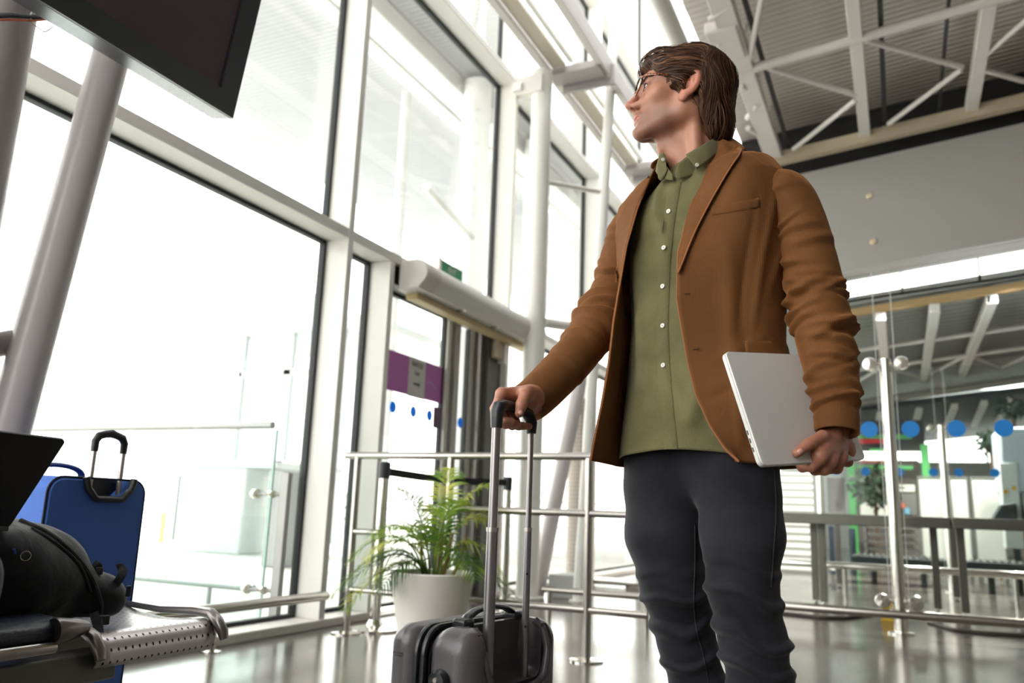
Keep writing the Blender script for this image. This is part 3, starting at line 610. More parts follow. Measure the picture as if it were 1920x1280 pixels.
# ================================================================ stainless railing, belt posts, far left-middle details
yR = 4.1
ra = thing('floor_railing', 'stainless steel floor railing with two horizontal bars behind the potted palm', 'railing', (-1.9, yR, 0))
obj('top_rail', G().tube([(-3.03, yR, 1.02), (-1.25, yR, 1.02)], .021, 18), M_steel, ra)
obj('mid_rail', G().tube([(-2.47, yR, .725), (-.95, yR, .725)], .019, 16), M_steel, ra)
obj('bottom_rail', G().tube([(-2.94, yR, .245), (-1.155, yR, .245), (-1.155, yR, .43), (-1.155, yR, .44)], .018, 16), M_steel, ra)
obj('short_rail', G().tube([(-2.94, yR, .575), (-2.75, yR, .575)], .018, 14), M_steel, ra)
for x in (-2.94, -1.47, -2.30):
    b = obj('post', G().tube([(x, yR, .01), (x, yR, 1.01)], .021, 18), M_steel, ra)
    obj('foot_plate', G().lathe([(.085, 0), (.085, .008), (.03, .014)], (x, yR, 0), 28), M_chrome, b)
r2_ = thing('low_gate_frame', 'low stainless gate frame standing just beyond the tall railing', 'gate', (-1.5, 5.6, 0))
A = onz(1212, 1160); yq = 5.6
P4 = [ony(1212, 1092, yq), ony(1212, 1150, yq), ony(1018, 1104, yq), ony(1206, 1119, yq)]
obj('post', G().tube([(P4[0][0], yq, 0), (P4[0][0], yq, P4[0][2])], .018, 14), M_steel, r2_)
obj('bar', G().tube([(P4[2][0], yq, P4[2][2]), (P4[3][0], yq, P4[2][2])], .022, 14), M_steel, r2_)
obj('post', G().tube([(P4[2][0] + .05, yq, 0), (P4[2][0] + .05, yq, P4[2][2])], .018, 14), M_steel, r2_)
def belt_post(c, h, label):
    t = thing('belt_post', label, 'barrier post', c, 'polished belt barrier posts')
    obj('pole', G().tube([(c[0], c[1], .02), (c[0], c[1], h)], .031, 20), M_chrome, t)
    obj('base', G().lathe([(.0, 0), (.165, 0), (.165, .012), (.05, .028), (.034, .06)], (c[0], c[1], 0), 36, cap=False), M_chrome, t)
    obj('belt_head', G().tube([(c[0], c[1], h - .09), (c[0], c[1], h), (c[0], c[1], h + .012)], [.034, .036, .03], 20), M_belt, t)
    return t
b1 = np.array([-2.90, 4.33, 0]); b2 = np.array([-2.72, 5.75, 0])
belt_post(b1, .985, 'polished belt barrier post standing behind the left end of the railing')
belt_post(b2, .97, 'polished belt barrier post farther back, beyond the palm')
tt = np.linspace(0, 1, 16); Q = b1 + (b2 - b1) * tt[:, None]; Q[:, 2] = .94 - .02 * np.sin(np.pi * tt)
bl = G().loft([Q + [0.002, 0, -.024], Q + [0.002, 0, .024], Q + [-.002, 0, .024], Q + [-.002, 0, -.024]], cap=False, closed=False)
tag(obj('barrier_belt', bl, mat('black_webbing', (20, 20, 24), .8), smooth=False), 'black retractable belt stretched between the two polished posts', 'belt')
lw = thing('low_bumper_rail', 'low stainless bumper rail in front of the big left window', 'rail', (-3.09, 3.2, 0))
zl = .20; obj('rail_tube', G().tube([(-3.09, 1.2, zl), (-3.09, 4.07, zl), (-3.09, 4.09, zl)], [.027, .027, .024], 18), M_steel, lw)
for y in (3.21, 1.5): obj('leg', G().tube([(-3.09, y, .008), (-3.09, y, zl)], .019, 14), M_steel, lw); obj('foot_plate', G().lathe([(.05, 0), (.05, .006), (.02, .012)], (-3.09, y, 0), 20), M_chrome, lw)
# lattice column, benches in the far left-middle
mc = thing('lattice_column', 'pale lattice clad column seen past the railing between man and suitcase', 'column', (-3.0, 8.85, 0))
cx_ = (onz(1086, 1088)[:2]); cx_ = cx_ * (2.98 / -cx_[0])
g = G(); r_ = .13
for k in range(28):
    a = 2 * math.pi * k / 28; g.box((-.006, -.006, 0), (.006, .006, 1.9), np.eye(3), (cx_[0] + r_ * math.cos(a), cx_[1] + r_ * math.sin(a), 0))
for k in range(46): g.tube([(cx_[0], cx_[1], .03 + k * .041), (cx_[0], cx_[1], .038 + k * .041)], r_ + .004, 28)
obj('lattice_sleeve', g, mat('cream_lattice', (216, 206, 196), .5), mc)
obj('core', G().tube([(cx_[0], cx_[1], 0), (cx_[0], cx_[1], 1.9)], .11, 28), mat('grey_beige_core', (176, 164, 156), .6), mc)  # core a darker tone than the lattice around it
def far_bench(px0, px1, py, y, label):
    A, B = ony(px0, py, y), ony(px1, py, y); z = A[2]; t = thing('far_bench', label, 'bench', ((A[0] + B[0]) / 2, y, 0), 'steel benches near the glass wall')
    obj('seat', G().box((A[0], y, z - .04), (B[0], y + .42, z)), M_steel, t, bevel=.01)
    for x in (A[0] + .12, B[0] - .12): obj('leg', G().box((x - .02, y + .05, 0), (x + .02, y + .37, z - .04)), M_steel, t)
far_bench(1020, 1195, 1080, 8.2, 'far low steel bench between the slanted strut and the man')

for _x, _y, _z, _p in ((.2, 11.7, 3.7, 420), (1.5, 11.7, 3.85, 420), (2.8, 11.7, 4.0, 300), (.6, 15.5, 3.2, 260), (2.2, 15.5, 3.3, 260)):  # unseen spot lamps added to brighten the far panels and floor
    _l = bpy.data.lights.new('added_fill_spot', 'SPOT'); _l.energy = _p; _l.shadow_soft_size = .12; _l.color = (1, .95, .87); _l.spot_size = 2.3; _l.spot_blend = .6
    _o = bpy.data.objects.new('added_fill_spot', _l); COL.objects.link(_o); _o.location = (_x, _y, _z); _o.rotation_euler = (math.radians(-4), 0, 0)
# ================================================================ outside the glass wall
M_ext = mat('haze_pale_paving', (206, 206, 200), .7, var=.08, scale=1.2)  # paving lightened, outdoor haze put into its colour
struct('ground_outside', G().box((-70, -30, -.16), (-3.46, 80, -.04)), M_ext, 'pale paving outside the glass wall', smooth=False)
can = thing('outdoor_canopy', 'large corrugated white canopy outside the upper windows', 'canopy', (-7.5, 10, 8.4))
obj('added_backing_slab', G().box((-4.6, -4, 8.7), (-4.4, 60, 13.5)), mat('blue_grey_backing', (150, 155, 163), .6), can)  # added slab that greys the upper panes and blocks some sky light
obj('canopy_deck', G().box((-12.5, -4, 8.5), (-3.6, 34, 8.7)), deck_mat('outdoor_canopy_deck', (140, 141, 147), (160, 161, 165), 3., 'Y'), can, smooth=False)
M_exw = mat('outdoor_white_steel', (214, 214, 214), .5)
for px, py, w in ((775, 100, .5), (745, 120, .3)):
    x = onz(px, py, 8.3)[0]; obj('canopy_beam', G().box((x - w / 2, -4, 8.15), (x + w / 2, 34, 8.5)), M_exw, can, bevel=.02)
for px, r, x in ((888, .26, -6.6), (752, .10, -8.0), (1000, .2, -6.6)):
    P0 = onx(px, 350, x); obj('canopy_post', G().tube([(x, P0[1], -.04), (x, P0[1], 8.4)], r, 20), M_exw, can)
A, B = onx(800, 350, -6.0), onx(885, 445, -6.0); obj('brace', G().tube([A, B], .07, 10), M_exw, can)
A, B = onx(690, 15, -7.0), onx(860, 165, -7.0)
# balustrade seen through the big left window
yB = 4.08; bal = thing('outdoor_balustrade', 'glass balustrade with a round steel handrail outside the big left window', 'balustrade', (-5, yB, 0))
xe = ony(512, 797, yB); zt2 = xe[2]; xp = ony(528, 1000, yB)[0]; xg_ = ony(500, 1000, yB)[0]
obj('handrail', G().tube([(-12, yB, zt2), (xe[0], yB, zt2)], .024, 16), mat('outdoor_satin_steel', (150, 152, 150), .35, .6), bal)
obj('glass_panel', G().box((ony(228, 950, yB)[0], yB - .006, .02), (xg_, yB + .006, zt2 - .03)), glassmat('balustrade_glass', (242, 249, 248), 1.3, 0, .03), bal, smooth=False)
obj('glass_panel', G().box((-12, yB - .006, .02), (ony(224, 950, yB)[0], yB + .006, zt2 - .03)), MATS['balustrade_glass'], bal, smooth=False)
obj('glass_edge', G().box((xg_, yB - .007, .02), (xg_ + .012, yB + .007, zt2 - .03)), mat('pale_green_glass_edge', (160, 196, 186), .2), bal, smooth=False)
M_op = mat('outdoor_post_steel', (128, 128, 128), .35, .7)
obj('post', G().box((xp - .032, yB - .02, -.04), (xp + .032, yB + .02, ony(540, 886, yB)[2])), M_op, bal, bevel=.004)
for zpx in (926, 1106):
    z = ony(500, zpx, yB)[2]; obj('clamp_arm', G().tube([(xp, yB, z), (xg_ - .1, yB - .02, z)], .012, 10), M_op, bal)
    obj('clamp', G().lathe([(.0, -.02), (.03, -.02), (.03, .02), (0, .02)], (xg_ - .1, yB - .02, z), 18, axis=(.9, -.43, 0), cap=False), MATS['polished_steel'], bal)
    obj('clamp', G().lathe([(.0, -.02), (.024, -.02), (.024, .02), (0, .02)], (xg_ + .03, yB - .02, z), 18, axis=(.9, -.43, 0), cap=False), MATS['polished_steel'], bal)
zl2 = ony(400, 1100, yB)[2]; obj('lower_rail', G().tube([(-12, yB + .1, zl2), (ony(455, 1105, yB)[0], yB + .1, zl2)], .022, 12), MATS['outdoor_satin_steel'], bal)
obj('rail_leg', G().tube([(ony(370, 1115, yB)[0], yB + .1, -.04), (ony(370, 1115, yB)[0], yB + .1, zl2)], .016, 10), MATS['outdoor_satin_steel'], bal)
# glass kiosk and things beyond
yK2 = 14.0
M_pale = mat('haze_pale_frame', (206, 211, 211), .6)  # frame colour kept very light to stand in for haze
ki = thing('glass_pavilion', 'pale glass entrance pavilion outside with rooftop equipment', 'pavilion', (onx(520, 1000, -10)[0], yK2, 0))
a = ony(455, 630, yK2); b = ony(640, 615, yK2); zt3 = a[2]
g = G()
for x in (a[0], (a[0] + b[0]) / 2, b[0]): obj('frame_post', G().box((x - .1, yK2, -.04), (x + .1, yK2 + .15, zt3)), M_pale, ki)
obj('roof_slab', G().box((a[0] - .2, yK2 - .3, zt3), (b[0] + 1, yK2 + 5, zt3 + .2)), M_pale, ki)
for z in (zt3 * .8, zt3 * .35): obj('frame_rail', G().box((a[0], yK2, z - .06), (b[0], yK2 + .12, z + .06)), M_pale, ki)
obj('glass_wall', G().box((a[0], yK2 + .05, 0), (b[0], yK2 + .07, zt3)), glassmat('pavilion_glass', (236, 242, 242), 1.3, 0, .1), ki, smooth=False)
A = ony(470, 612, yK2 + 1); B = ony(552, 586, yK2 + 1)
obj('roof_unit', G().tube([(A[0], yK2 + 1.5, zt3 + .55), (B[0], yK2 + 1.5, zt3 + .5)], .33, 14), M_pale, ki); obj('roof_unit', G().box((B[0] - 1.2, yK2 + 1, zt3 + .2), (B[0] + .6, yK2 + 2, zt3 + 1.2)), M_pale, ki, bevel=.05)
A = ony(350, 1062, 9.5); pl_ = thing('outdoor_shelter_box', 'big pale grey block outside behind the glass balustrade', 'shelter', (ony(395, 1000, 9.5)[0], 9.5, -.04))
xa, xb = ony(345, 1000, 9.5)[0], ony(450, 1000, 9.5)[0]; obj('block', G().box((xa, 9.5, -.04), (xb, 11, ony(400, 875, 9.5)[2])), mat('haze_pale_concrete', (188, 192, 192), .8), pl_, bevel=.03); obj('cap', G().box((xa - .05, 9.45, ony(400, 875, 9.5)[2]), (xb + .6, 11.05, ony(400, 875, 9.5)[2] + .08)), M_pale, pl_)  # block colour raised to stand in for haze outside
dk = thing('outdoor_dark_bin', 'dark grey upright box outside beside the steel post', 'bin', (ony(513, 950, 8)[0], 8, -.04)); xa, xb = ony(497, 950, 8)[0], ony(525, 950, 8)[0]
obj('body', G().box((xa, 8, -.04), (xb, 8.4, ony(510, 882, 8)[2])), mat('outdoor_dark_grey', (150, 154, 155), .7), dk, bevel=.02)
of = thing('outdoor_fence', 'pale horizontal rail fence across the forecourt outside', 'fence', (-16, 19, 0))
for z in (.35, .65, .95): obj('fence_rail', G().box((-40, 19, z), (-6, 19.06, z + .06)), M_pale, of)
for x in np.arange(-38, -6, 2.4): obj('fence_post', G().box((x, 19, -.04), (x + .1, 19.1, 1.1)), M_pale, of)
hl = thing('distant_hillside', 'grey hillside just above the handrail outside, far left', 'hill', (-60, 40, 0))
P0 = [onx(130, 805, -60), onx(150, 768, -60), onx(185, 770, -60), onx(215, 798, -60), onx(225, 805, -60)]; P0 = [onx(20, 805, -60), onx(60, 760, -60)] + P0
obj('slope', G().loft([np.array(P0), np.array(P0) + [-6, 0, 0]]), mat('hazy_grey_green', (168, 172, 170), .9), hl)
of2 = thing('forecourt_bollards', 'short yellow topped bollard outside near the pale block', 'bollard', (ony(305, 985, 11)[0], 11, -.04))
x = ony(305, 985, 11)[0]; obj('bollard_post', G().tube([(x, 11, -.04), (x, 11, .5)], .05, 12), mat('faded_yellow', (206, 190, 110), .7), of2); obj('lamp_post_leg', G().tube([(ony(330, 960, 12)[0], 12, -.04), (ony(330, 960, 12)[0], 12, 1.2)], .04, 10), M_op, of2)
# ================================================================ foreground things
def bool_diff(o, cutters):
    for c in cutters:
        md = o.modifiers.new('cut', 'BOOLEAN'); md.operation = 'DIFFERENCE'; md.solver = 'EXACT'; md.object = c
    bpy.context.view_layer.update(); dg = bpy.context.evaluated_depsgraph_get()
    me = bpy.data.meshes.new_from_object(o.evaluated_get(dg)); mats = [m for m in o.data.materials]
    o.modifiers.clear(); o.data = me; me.materials.clear()
    for m in mats: me.materials.append(m)
    me.polygons.foreach_set('material_index', [0] * len(me.polygons))
    for c in cutters: bpy.data.objects.remove(c)
    for p in me.polygons: p.use_smooth = True
    me.set_sharp_from_angle(angle=math.radians(32)); return o
# ---- hanging information screen, upper left
xt = -2.1; BR = onx(437, 222, xt); UPR = ony(490, 0, BR[1]); e_up = UPR - BR; e_up /= np.linalg.norm(e_up)
BLp = onx(40, 0, xt); e_l = BLp - BR; e_l = e_l - e_l.dot(e_up) * e_up; e_l /= np.linalg.norm(e_l); nrm = np.cross(e_up, e_l)
if nrm[0] < 0: nrm = -nrm
tv = thing('information_screen', 'big dark hanging information screen with purple-black display, top left of photo', 'screen', BR + e_l * .6 + e_up * .35)
def onpl(px, py, P, n):
    r = ray(px, py); t = (P - CAM).dot(n) / r.dot(n); return CAM + t * r
TVW, TVH, TVT = 1.25, .76, .105
R3 = np.stack([e_l, e_up, nrm], 1)
ic = R3.T @ (onpl(415, 165, BR, nrm) - BR)
bx, by = max(.05, ic[0]), max(.04, ic[1])
M_case = mat('black_screen_bezel', (46, 48, 56), .35, var=.03); M_under = mat('satin_grey_casing', (112, 112, 118), .22, .75, var=.02)
g = G()
for (a0, a1, b0, b1) in ((0, TVW, 0, by), (0, TVW, TVH - by, TVH), (0, bx, by, TVH - by), (TVW - bx, TVW, by, TVH - by)): g.box((a0, b0, -.012), (a1, b1, 0), R3, BR)
obj('bezel', g, M_case, tv, smooth=False)
obj('casing', G().box((0, 0, -TVT), (TVW, TVH, -.0125), R3, BR), M_under, tv, bevel=.003)
obj('display', G().box((bx, by, -.012), (TVW - bx, TVH - by, -.008), R3, BR), mat('purple_black_display', (84, 62, 74), .5, var=.1, scale=1.5), tv, smooth=False)
obj('wall_arm', G().beam(BR + e_l * .5 + e_up * .4 - nrm * TVT, (-2.66, 1.5, (BR + e_up * .4)[2]), .06, .06), M_under, tv)
# ---- bench
def perf_mat():
    m = bpy.data.materials.new('perforated_steel'); m.use_nodes = True; n = m.node_tree.nodes; l = m.node_tree.links; p = n['Principled BSDF']
    tc = n.new('ShaderNodeTexCoord'); mp = n.new('ShaderNodeMapping'); mp.inputs['Scale'].default_value = (38, 56, 1); l.new(tc.outputs['UV'], mp.inputs[0])
    fr = n.new('ShaderNodeVectorMath'); fr.operation = 'FRACTION'; l.new(mp.outputs[0], fr.inputs[0])
    sb_ = n.new('ShaderNodeVectorMath'); sb_.operation = 'SUBTRACT'; sb_.inputs[1].default_value = (.5, .5, 0); l.new(fr.outputs[0], sb_.inputs[0])
    sx = n.new('ShaderNodeSeparateXYZ'); l.new(sb_.outputs[0], sx.inputs[0]); cb = n.new('ShaderNodeCombineXYZ'); l.new(sx.outputs[0], cb.inputs[0]); l.new(sx.outputs[1], cb.inputs[1])
    ln = n.new('ShaderNodeVectorMath'); ln.operation = 'LENGTH'; l.new(cb.outputs[0], ln.inputs[0])
    gt = n.new('ShaderNodeMath'); gt.operation = 'LESS_THAN'; gt.inputs[1].default_value = .15; l.new(ln.outputs['Value'], gt.inputs[0])
    mx = n.new('ShaderNodeMix'); mx.data_type = 'RGBA'; mx.inputs['A'].default_value = lin((188, 182, 182)); mx.inputs['B'].default_value = (.01, .01, .012, 1); l.new(gt.outputs[0], mx.inputs['Factor'])
    l.new(mx.outputs['Result'], p.inputs['Base Color']); p.inputs['Roughness'].default_value = .34; p.inputs['Metallic'].default_value = .75; return m
bn = thing('waiting_bench', 'perforated steel waiting bench with one padded seat, lower left corner', 'bench', (-1.75, .6, 0))
def seat_pan(y0, y1, skew, nm, m, dz=0., label=None):
    prof = [(-2.0, .425), (-1.9, .418), (-1.75, .420), (-1.62, .432), (-1.56, .440), (-1.53, .438), (-1.508, .425), (-1.498, .405), (-1.500, .385), (-1.512, .375)]
    g = G(); L = 0; Ls = [0]
    for i in range(1, len(prof)): L += math.dist(prof[i], prof[i - 1]); Ls.append(L)
    V = []; UV = []; ny = 10
    for j in range(ny + 1):
        y = y0 + (y1 - y0) * j / ny
        row = [(x, y + skew * (j / ny) * (-1.5 - x) / .5, z + dz) for x, z in prof]; V.append(np.array(row)); UV += [(s, y) for s in Ls]
    g.loft(V, cap=False, closed=False)
    return obj(nm, g, m, bn, solid=.004, uv=UV, label=label)
seat_pan(1.245, 1.565, .165, 'perforated_seat', perf_mat(), label='bare perforated steel seat at the bench end')
M_rim = mat('satin_grey_cast_rim', (128, 122, 120), .3, .8)
def rim(y, skew, nm='seat_rim'):
    P_ = [(-2.02, y + skew, .428), (-1.8, y + skew * .6, .434), (-1.62, y + skew * .24, .45), (-1.54, y + skew * .08, .452), (-1.505, y, .438), (-1.485, y, .415), (-1.478, y, .398)]
    obj(nm, G().tube(P_, [.008, .009, .011, .013, .014, .013, .010], 12), M_rim, bn)
rim(1.575, .165); rim(1.235, .02)
M_pad = mat('navy_leather_pad', (30, 36, 52), .38, var=.15, bump=.2, bscale=120)
for (y0, y1) in ((.66, 1.165), (.10, .60)):
    pf = [(-1.98, .43), (-1.98, .47), (-1.9, .487), (-1.6, .49), (-1.53, .485), (-1.503, .47), (-1.50, .452), (-1.51, .44)]
    obj('seat_pad', G().loft([np.array([(x, y0 + dy_, z) for x, z in pf]) for dy_ in (0, y1 - y0)]), M_pad, bn, bevel=.008, seg=3)
    obj('front_rail', G().tube([(-1.505, y0, .432), (-1.505, y1 - .02, .432)], .013, 14), M_steel, bn)
obj('rail_end_cap', G().lathe([(.0, -.045), (.012, -.04), (.02, -.01), (.026, .03), (.024, .034), (0, .034)], (-1.507, 1.175, .462), 18, axis=(0, -1, 0), cap=False), M_rim, bn)
obj('support_beam', G().box((-1.60, -.2, .345), (-1.53, 1.32, .405)), mat('olive_grey_beam', (104, 104, 98), .4, .4), bn, bevel=.005)
obj('support_beam', G().box((-1.90, -.2, .345), (-1.83, 1.50, .405)), MATS['olive_grey_beam'], bn, bevel=.005)
for y in (.95, -.1):
    obj('leg_frame', G().tube([(-2.02, y, .02), (-1.94, y, .16), (-1.80, y, .32), (-1.60, y, .335), (-1.52, y + .02, .17), (-1.40, y + .05, .02)], .02, 14), M_rim, bn)
for y in (.4, .95): obj('back_panel', G().box((-2.12, y - .28, .5), (-2.10, y + .20, .86)), M_pad, bn, bevel=.01) if False else None
# ---- blue suitcase between the bench and the window
xs0 = -2.10; y0 = onx(95, 892, xs0)[1] + .0; y1 = onx(276, 905, xs0)[1]; zt5 = onx(190, 897, xs0)[2]
bs = thing('blue_suitcase', 'large bright blue fabric suitcase standing behind the bench', 'suitcase', (xs0 - .15, (y0 + y1) / 2, 0))
M_bl = mat('blue_suitcase_fabric', (72, 114, 200), .75, var=.1, bump=.25, bscale=350, scale=2); M_blp = mat('dark_blue_piping', (16, 24, 52), .6); M_plk = mat('black_moulded_plastic', (30, 30, 33), .42, bump=.1, bscale=200)
def rrx(x, r=.045, n=8, e=0.):
    L_ = []
    for (cy_, cz_, a0) in ((y1 - r, zt5 - r, 0), (y0 + r, zt5 - r, 90), (y0 + r, .05 + r, 180), (y1 - r, .05 + r, 270)):
        for a in np.linspace(a0, a0 + 90, n): L_.append((x, cy_ + (r - e) * math.cos(math.radians(a)), cz_ + (r - e) * math.sin(math.radians(a))))
    return np.array(L_)
body = obj('shell', G().loft([rrx(xs0 - .30, e=.008), rrx(xs0 - .292), rrx(xs0 - .15, e=-.004), rrx(xs0 - .008), rrx(xs0, e=.008)]), M_bl, bs)
yc = onx(206, 900, xs0)[1]; zr = zt5
cut = obj('c', G().prism([(xs0 - .05, yc - .075, zt5 + .1), (xs0 - .05, yc + .075, zt5 + .1), (xs0 - .05, yc + .075, zt5 - .02), (xs0 - .05, yc + .04, zt5 - .05), (xs0 - .05, yc - .04, zt5 - .05), (xs0 - .05, yc - .075, zt5 - .02)], (.1, 0, 0)), M_plk)
bool_diff(body, [cut])
pts = [(xs0 + .004, yc - .082, zt5 + .002), (xs0 + .006, yc - .072, zt5 - .03), (xs0 + .006, yc - .044, zt5 - .058), (xs0 + .006, yc + .044, zt5 - .058), (xs0 + .006, yc + .072, zt5 - .03), (xs0 + .004, yc + .082, zt5 + .002)]
tt = np.linspace(0, 5, 40); Q = np.stack([np.interp(tt, range(6), np.array(pts)[:, i]) for i in range(3)], 1)
obj('handle_well_rim', G().tube(Q, .013, 12, el=(1, .7, (1, 0, 0))), M_plk, bs)
obj('handle_well', G().box((xs0 - .052, yc - .077, zt5 - .05), (xs0 - .046, yc + .077, zt5 + .002)).box((xs0 - .05, yc - .05, zt5 - .054), (xs0 + .002, yc + .05, zt5 - .048)), M_plk, bs)
yl_, yr_ = yc - .048, yc + .052; zh = onx(206, 828, xs0)[2]
M_alur = mat('silver_aluminium_tube', (188, 180, 178), .28, .9, var=.03)
for y in (yl_, yr_): obj('trolley_rod', G().tube([(xs0 - .022, y, zt5 - .045), (xs0 - .022, y, zh - .01)], .0085, 14, el=(1, .8, (1, 0, 0))), M_alur, bs, label='silver telescopic rod')
gp = [(xs0 - .022, yl_, zh - .03), (xs0 - .022, yl_, zh), (xs0 - .022, yl_ + .01, zh + .016), (xs0 - .022, yl_ + .03, zh + .022), (xs0 - .022, (yl_ + yr_) / 2, zh + .026), (xs0 - .022, yr_ - .03, zh + .022), (xs0 - .022, yr_ - .01, zh + .016), (xs0 - .022, yr_, zh), (xs0 - .022, yr_, zh - .03)]
obj('trolley_grip', G().tube(gp, [.010, .011, .012, .011, .0125, .011, .012, .011, .010], 14), M_plk, bs)
th_ = np.linspace(0, np.pi, 14); Q = np.stack([np.full(14, xs0 - .2), yc - .03 + .09 * np.cos(th_), zt5 - .004 + .042 * np.sin(th_) ** .6], 1)
obj('carry_handle', G().tube(Q, .009, 12, el=(1.6, .8, (1, 0, 0))), mat('blue_handle_webbing', (24, 48, 110), .6), bs)
for x in (xs0 - .006, xs0 - .294):
    yy0, yy1, r_ = y0 + .045, y1 - .045, .045; ring = []
    for (cy_, cz_, a0) in ((yy1, zt5 - .045, 0), (yy0, zt5 - .045, 90), (yy0, .095, 180), (yy1, .095, 270)):
        for a in np.linspace(a0, a0 + 90, 7): ring.append((x, cy_ + r_ * math.cos(math.radians(a)), cz_ + r_ * math.sin(math.radians(a))))
    ring.append(ring[0]); obj('piping', G().tube(ring, .0032, 8), M_blp, bs)
for y in (y0 + .03, y1 - .03):
    obj('wheel_housing', G().box((xs0 - .09, y - .045, .035), (xs0 + .012, y + .045, .15)), M_plk, bs, bevel=.025, seg=4)
    obj('wheel', G().lathe([(0, -.012), (.03, -.012), (.034, 0), (.03, .012), (0, .012)], (xs0 - .02, y, .034), 20, axis=(0, 1, 0), cap=False), M_plk, bs)
    obj('foot', G().box((xs0 - .29, y - .02, 0), (xs0 - .25, y + .02, .06)), M_plk, bs)
# ---- carry-on trolley case
cw_, cn_ = RH * .535 + VH * .845, RH * .845 - VH * .535
cC = W(.011, 1.64, 0); Rc = np.stack([cw_, cn_, [0, 0, 1]], 1)
cs = thing('carry_on_suitcase', 'dark grey hard shell trolley case whose raised handle the man holds', 'suitcase', cC - cn_ * .08)
M_shell = mat('dark_grey_polycarbonate', (82, 77, 80), .36, var=.05, bump=.08, bscale=260, coat=.2); M_plb = mat('black_glossy_rubber', (20, 21, 24), .3)
def lb(a, b): return G().box(a, b, Rc, cC)
WZ0, WZ1, HW = .045, .512, .160
front = obj('front_shell', lb((-HW, -.166, WZ0), (HW, -.092, WZ1)), M_shell, cs, bevel=.05, seg=8)
cuts = []
for k in range(6):
    z = .455 - k * .072
    for s in (-1, 1): cuts.append(obj('c', lb((s * HW - .012, -.19, z), (s * HW + .012, -.122, z + .007)), M_shell, bevel=.003))
    cuts.append(obj('c', lb((-.2, -.19, z), (.2, -.158, z + .007)), M_shell, bevel=.003))
bool_diff(front, cuts)
back = obj('back_shell', lb((-HW, -.078, WZ0), (HW, .030, WZ1)), M_shell, cs, bevel=.042, seg=8)
cA_ = obj('c', lb((-.105, -.028, .405), (.105, .08, .60)), M_plb, bevel=.022, seg=4)
cB_ = obj('c', G().loft([np.array([(-.122, y_, .60), (.122, y_, .60), (.122, y_, .445), (.092, y_, .392), (-.092, y_, .392), (-.122, y_, .445)]) @ Rc.T + cC for y_ in (.014, .06)]), M_plb)
bool_diff(back, [cA_, cB_])
P6 = [(-.108, -.004, .508), (-.114, .014, .492), (-.114, .026, .455), (-.092, .030, .405), (-.05, .030, .394), (.05, .030, .394), (.092, .030, .405), (.114, .026, .455), (.114, .014, .492), (.108, -.004, .508)]
tt = np.linspace(0, 9, 60); Q = np.stack([np.interp(tt, range(10), np.array(P6)[:, i]) for i in range(3)], 1)
for _ in range(3): Q[1:-1] = (Q[:-2] + Q[1:-1] * 2 + Q[2:]) / 4
obj('handle_well_rim', G().tube(Q @ Rc.T + cC, .008, 12), M_shell, cs)
def rr(hw, z0, z1, r, y, n=8):
    L_ = []
    for (cx0, cz0, a0) in ((hw - r, z1 - r, 0), (-hw + r, z1 - r, 90), (-hw + r, z0 + r, 180), (hw - r, z0 + r, 270)):
        for a in np.linspace(a0, a0 + 90, n): L_.append((cx0 + r * math.cos(math.radians(a)), y, cz0 + r * math.sin(math.radians(a))))
    return np.array(L_) @ Rc.T + cC
obj('zip_band', G().loft([rr(HW - .012, WZ0 + .012, WZ1 - .012, .045, y) for y in (-.10, -.07)]), mat('black_zip_tape', (18, 18, 20), .8), cs)
for y in (-.094, -.078):
    L_ = rr(HW - .004, WZ0 + .004, WZ1 - .004, .046, y); obj('rubber_piping', G().tube(np.vstack([L_, L_[:1]]), .006, 8), M_plb, cs)
zz = G(); L_ = rr(HW - .009, WZ0 + .009, WZ1 - .009, .045, -.086); obj('zip_teeth', G().tube(np.vstack([L_, L_[:1]]), .004, 6), mat('dark_zip_teeth', (60, 60, 64), .3, .7), cs)
rods = ((-.066, 1.25), (.066, .82)); ztop = .882; zcol = .686
for a, sc_ in rods:
    c0 = cC + cw_ * a; zt_r = ztop + (0 if a < 0 else 0)
    obj('rod_sleeve', G().tube([c0 + [0, 0, .40], c0 + [0, 0, zcol]], .0085 * sc_, 16, el=(1, 1.05, tuple(cn_))), mat('grey_aluminium_tube', (150, 144, 148), .3, .85, var=.03), cs)
    obj('rod_collar', G().tube([c0 + [0, 0, zcol - .004], c0 + [0, 0, zcol + .004]], .0095 * sc_, 16), M_alur, cs)
    obj('rod', G().tube([c0 + [0, 0, zcol], c0 + [0, 0, zt_r]], .0070 * sc_, 16), MATS['grey_aluminium_tube'], cs)
    for z in (.60, .50):
        if a > 0: obj('lock_button', G().lathe([(.0, 0), (.0025, 0), (.0022, .002), (0, .002)], c0 + np.array([0, 0, z]) + (-VH * .0068), 10, axis=tuple(-VH), cap=False), M_plb, cs)
gz = .942
hp = [(-.066, .878), (-.066, .895), (-.066, .909), (-.060, .920), (-.046, .925), (-.02, .926), (.02, .925), (.046, .922), (.060, .912), (.066, .902), (.066, .880)]
Q = np.array([(a, 0, z) for a, z in hp]) @ Rc.T + cC
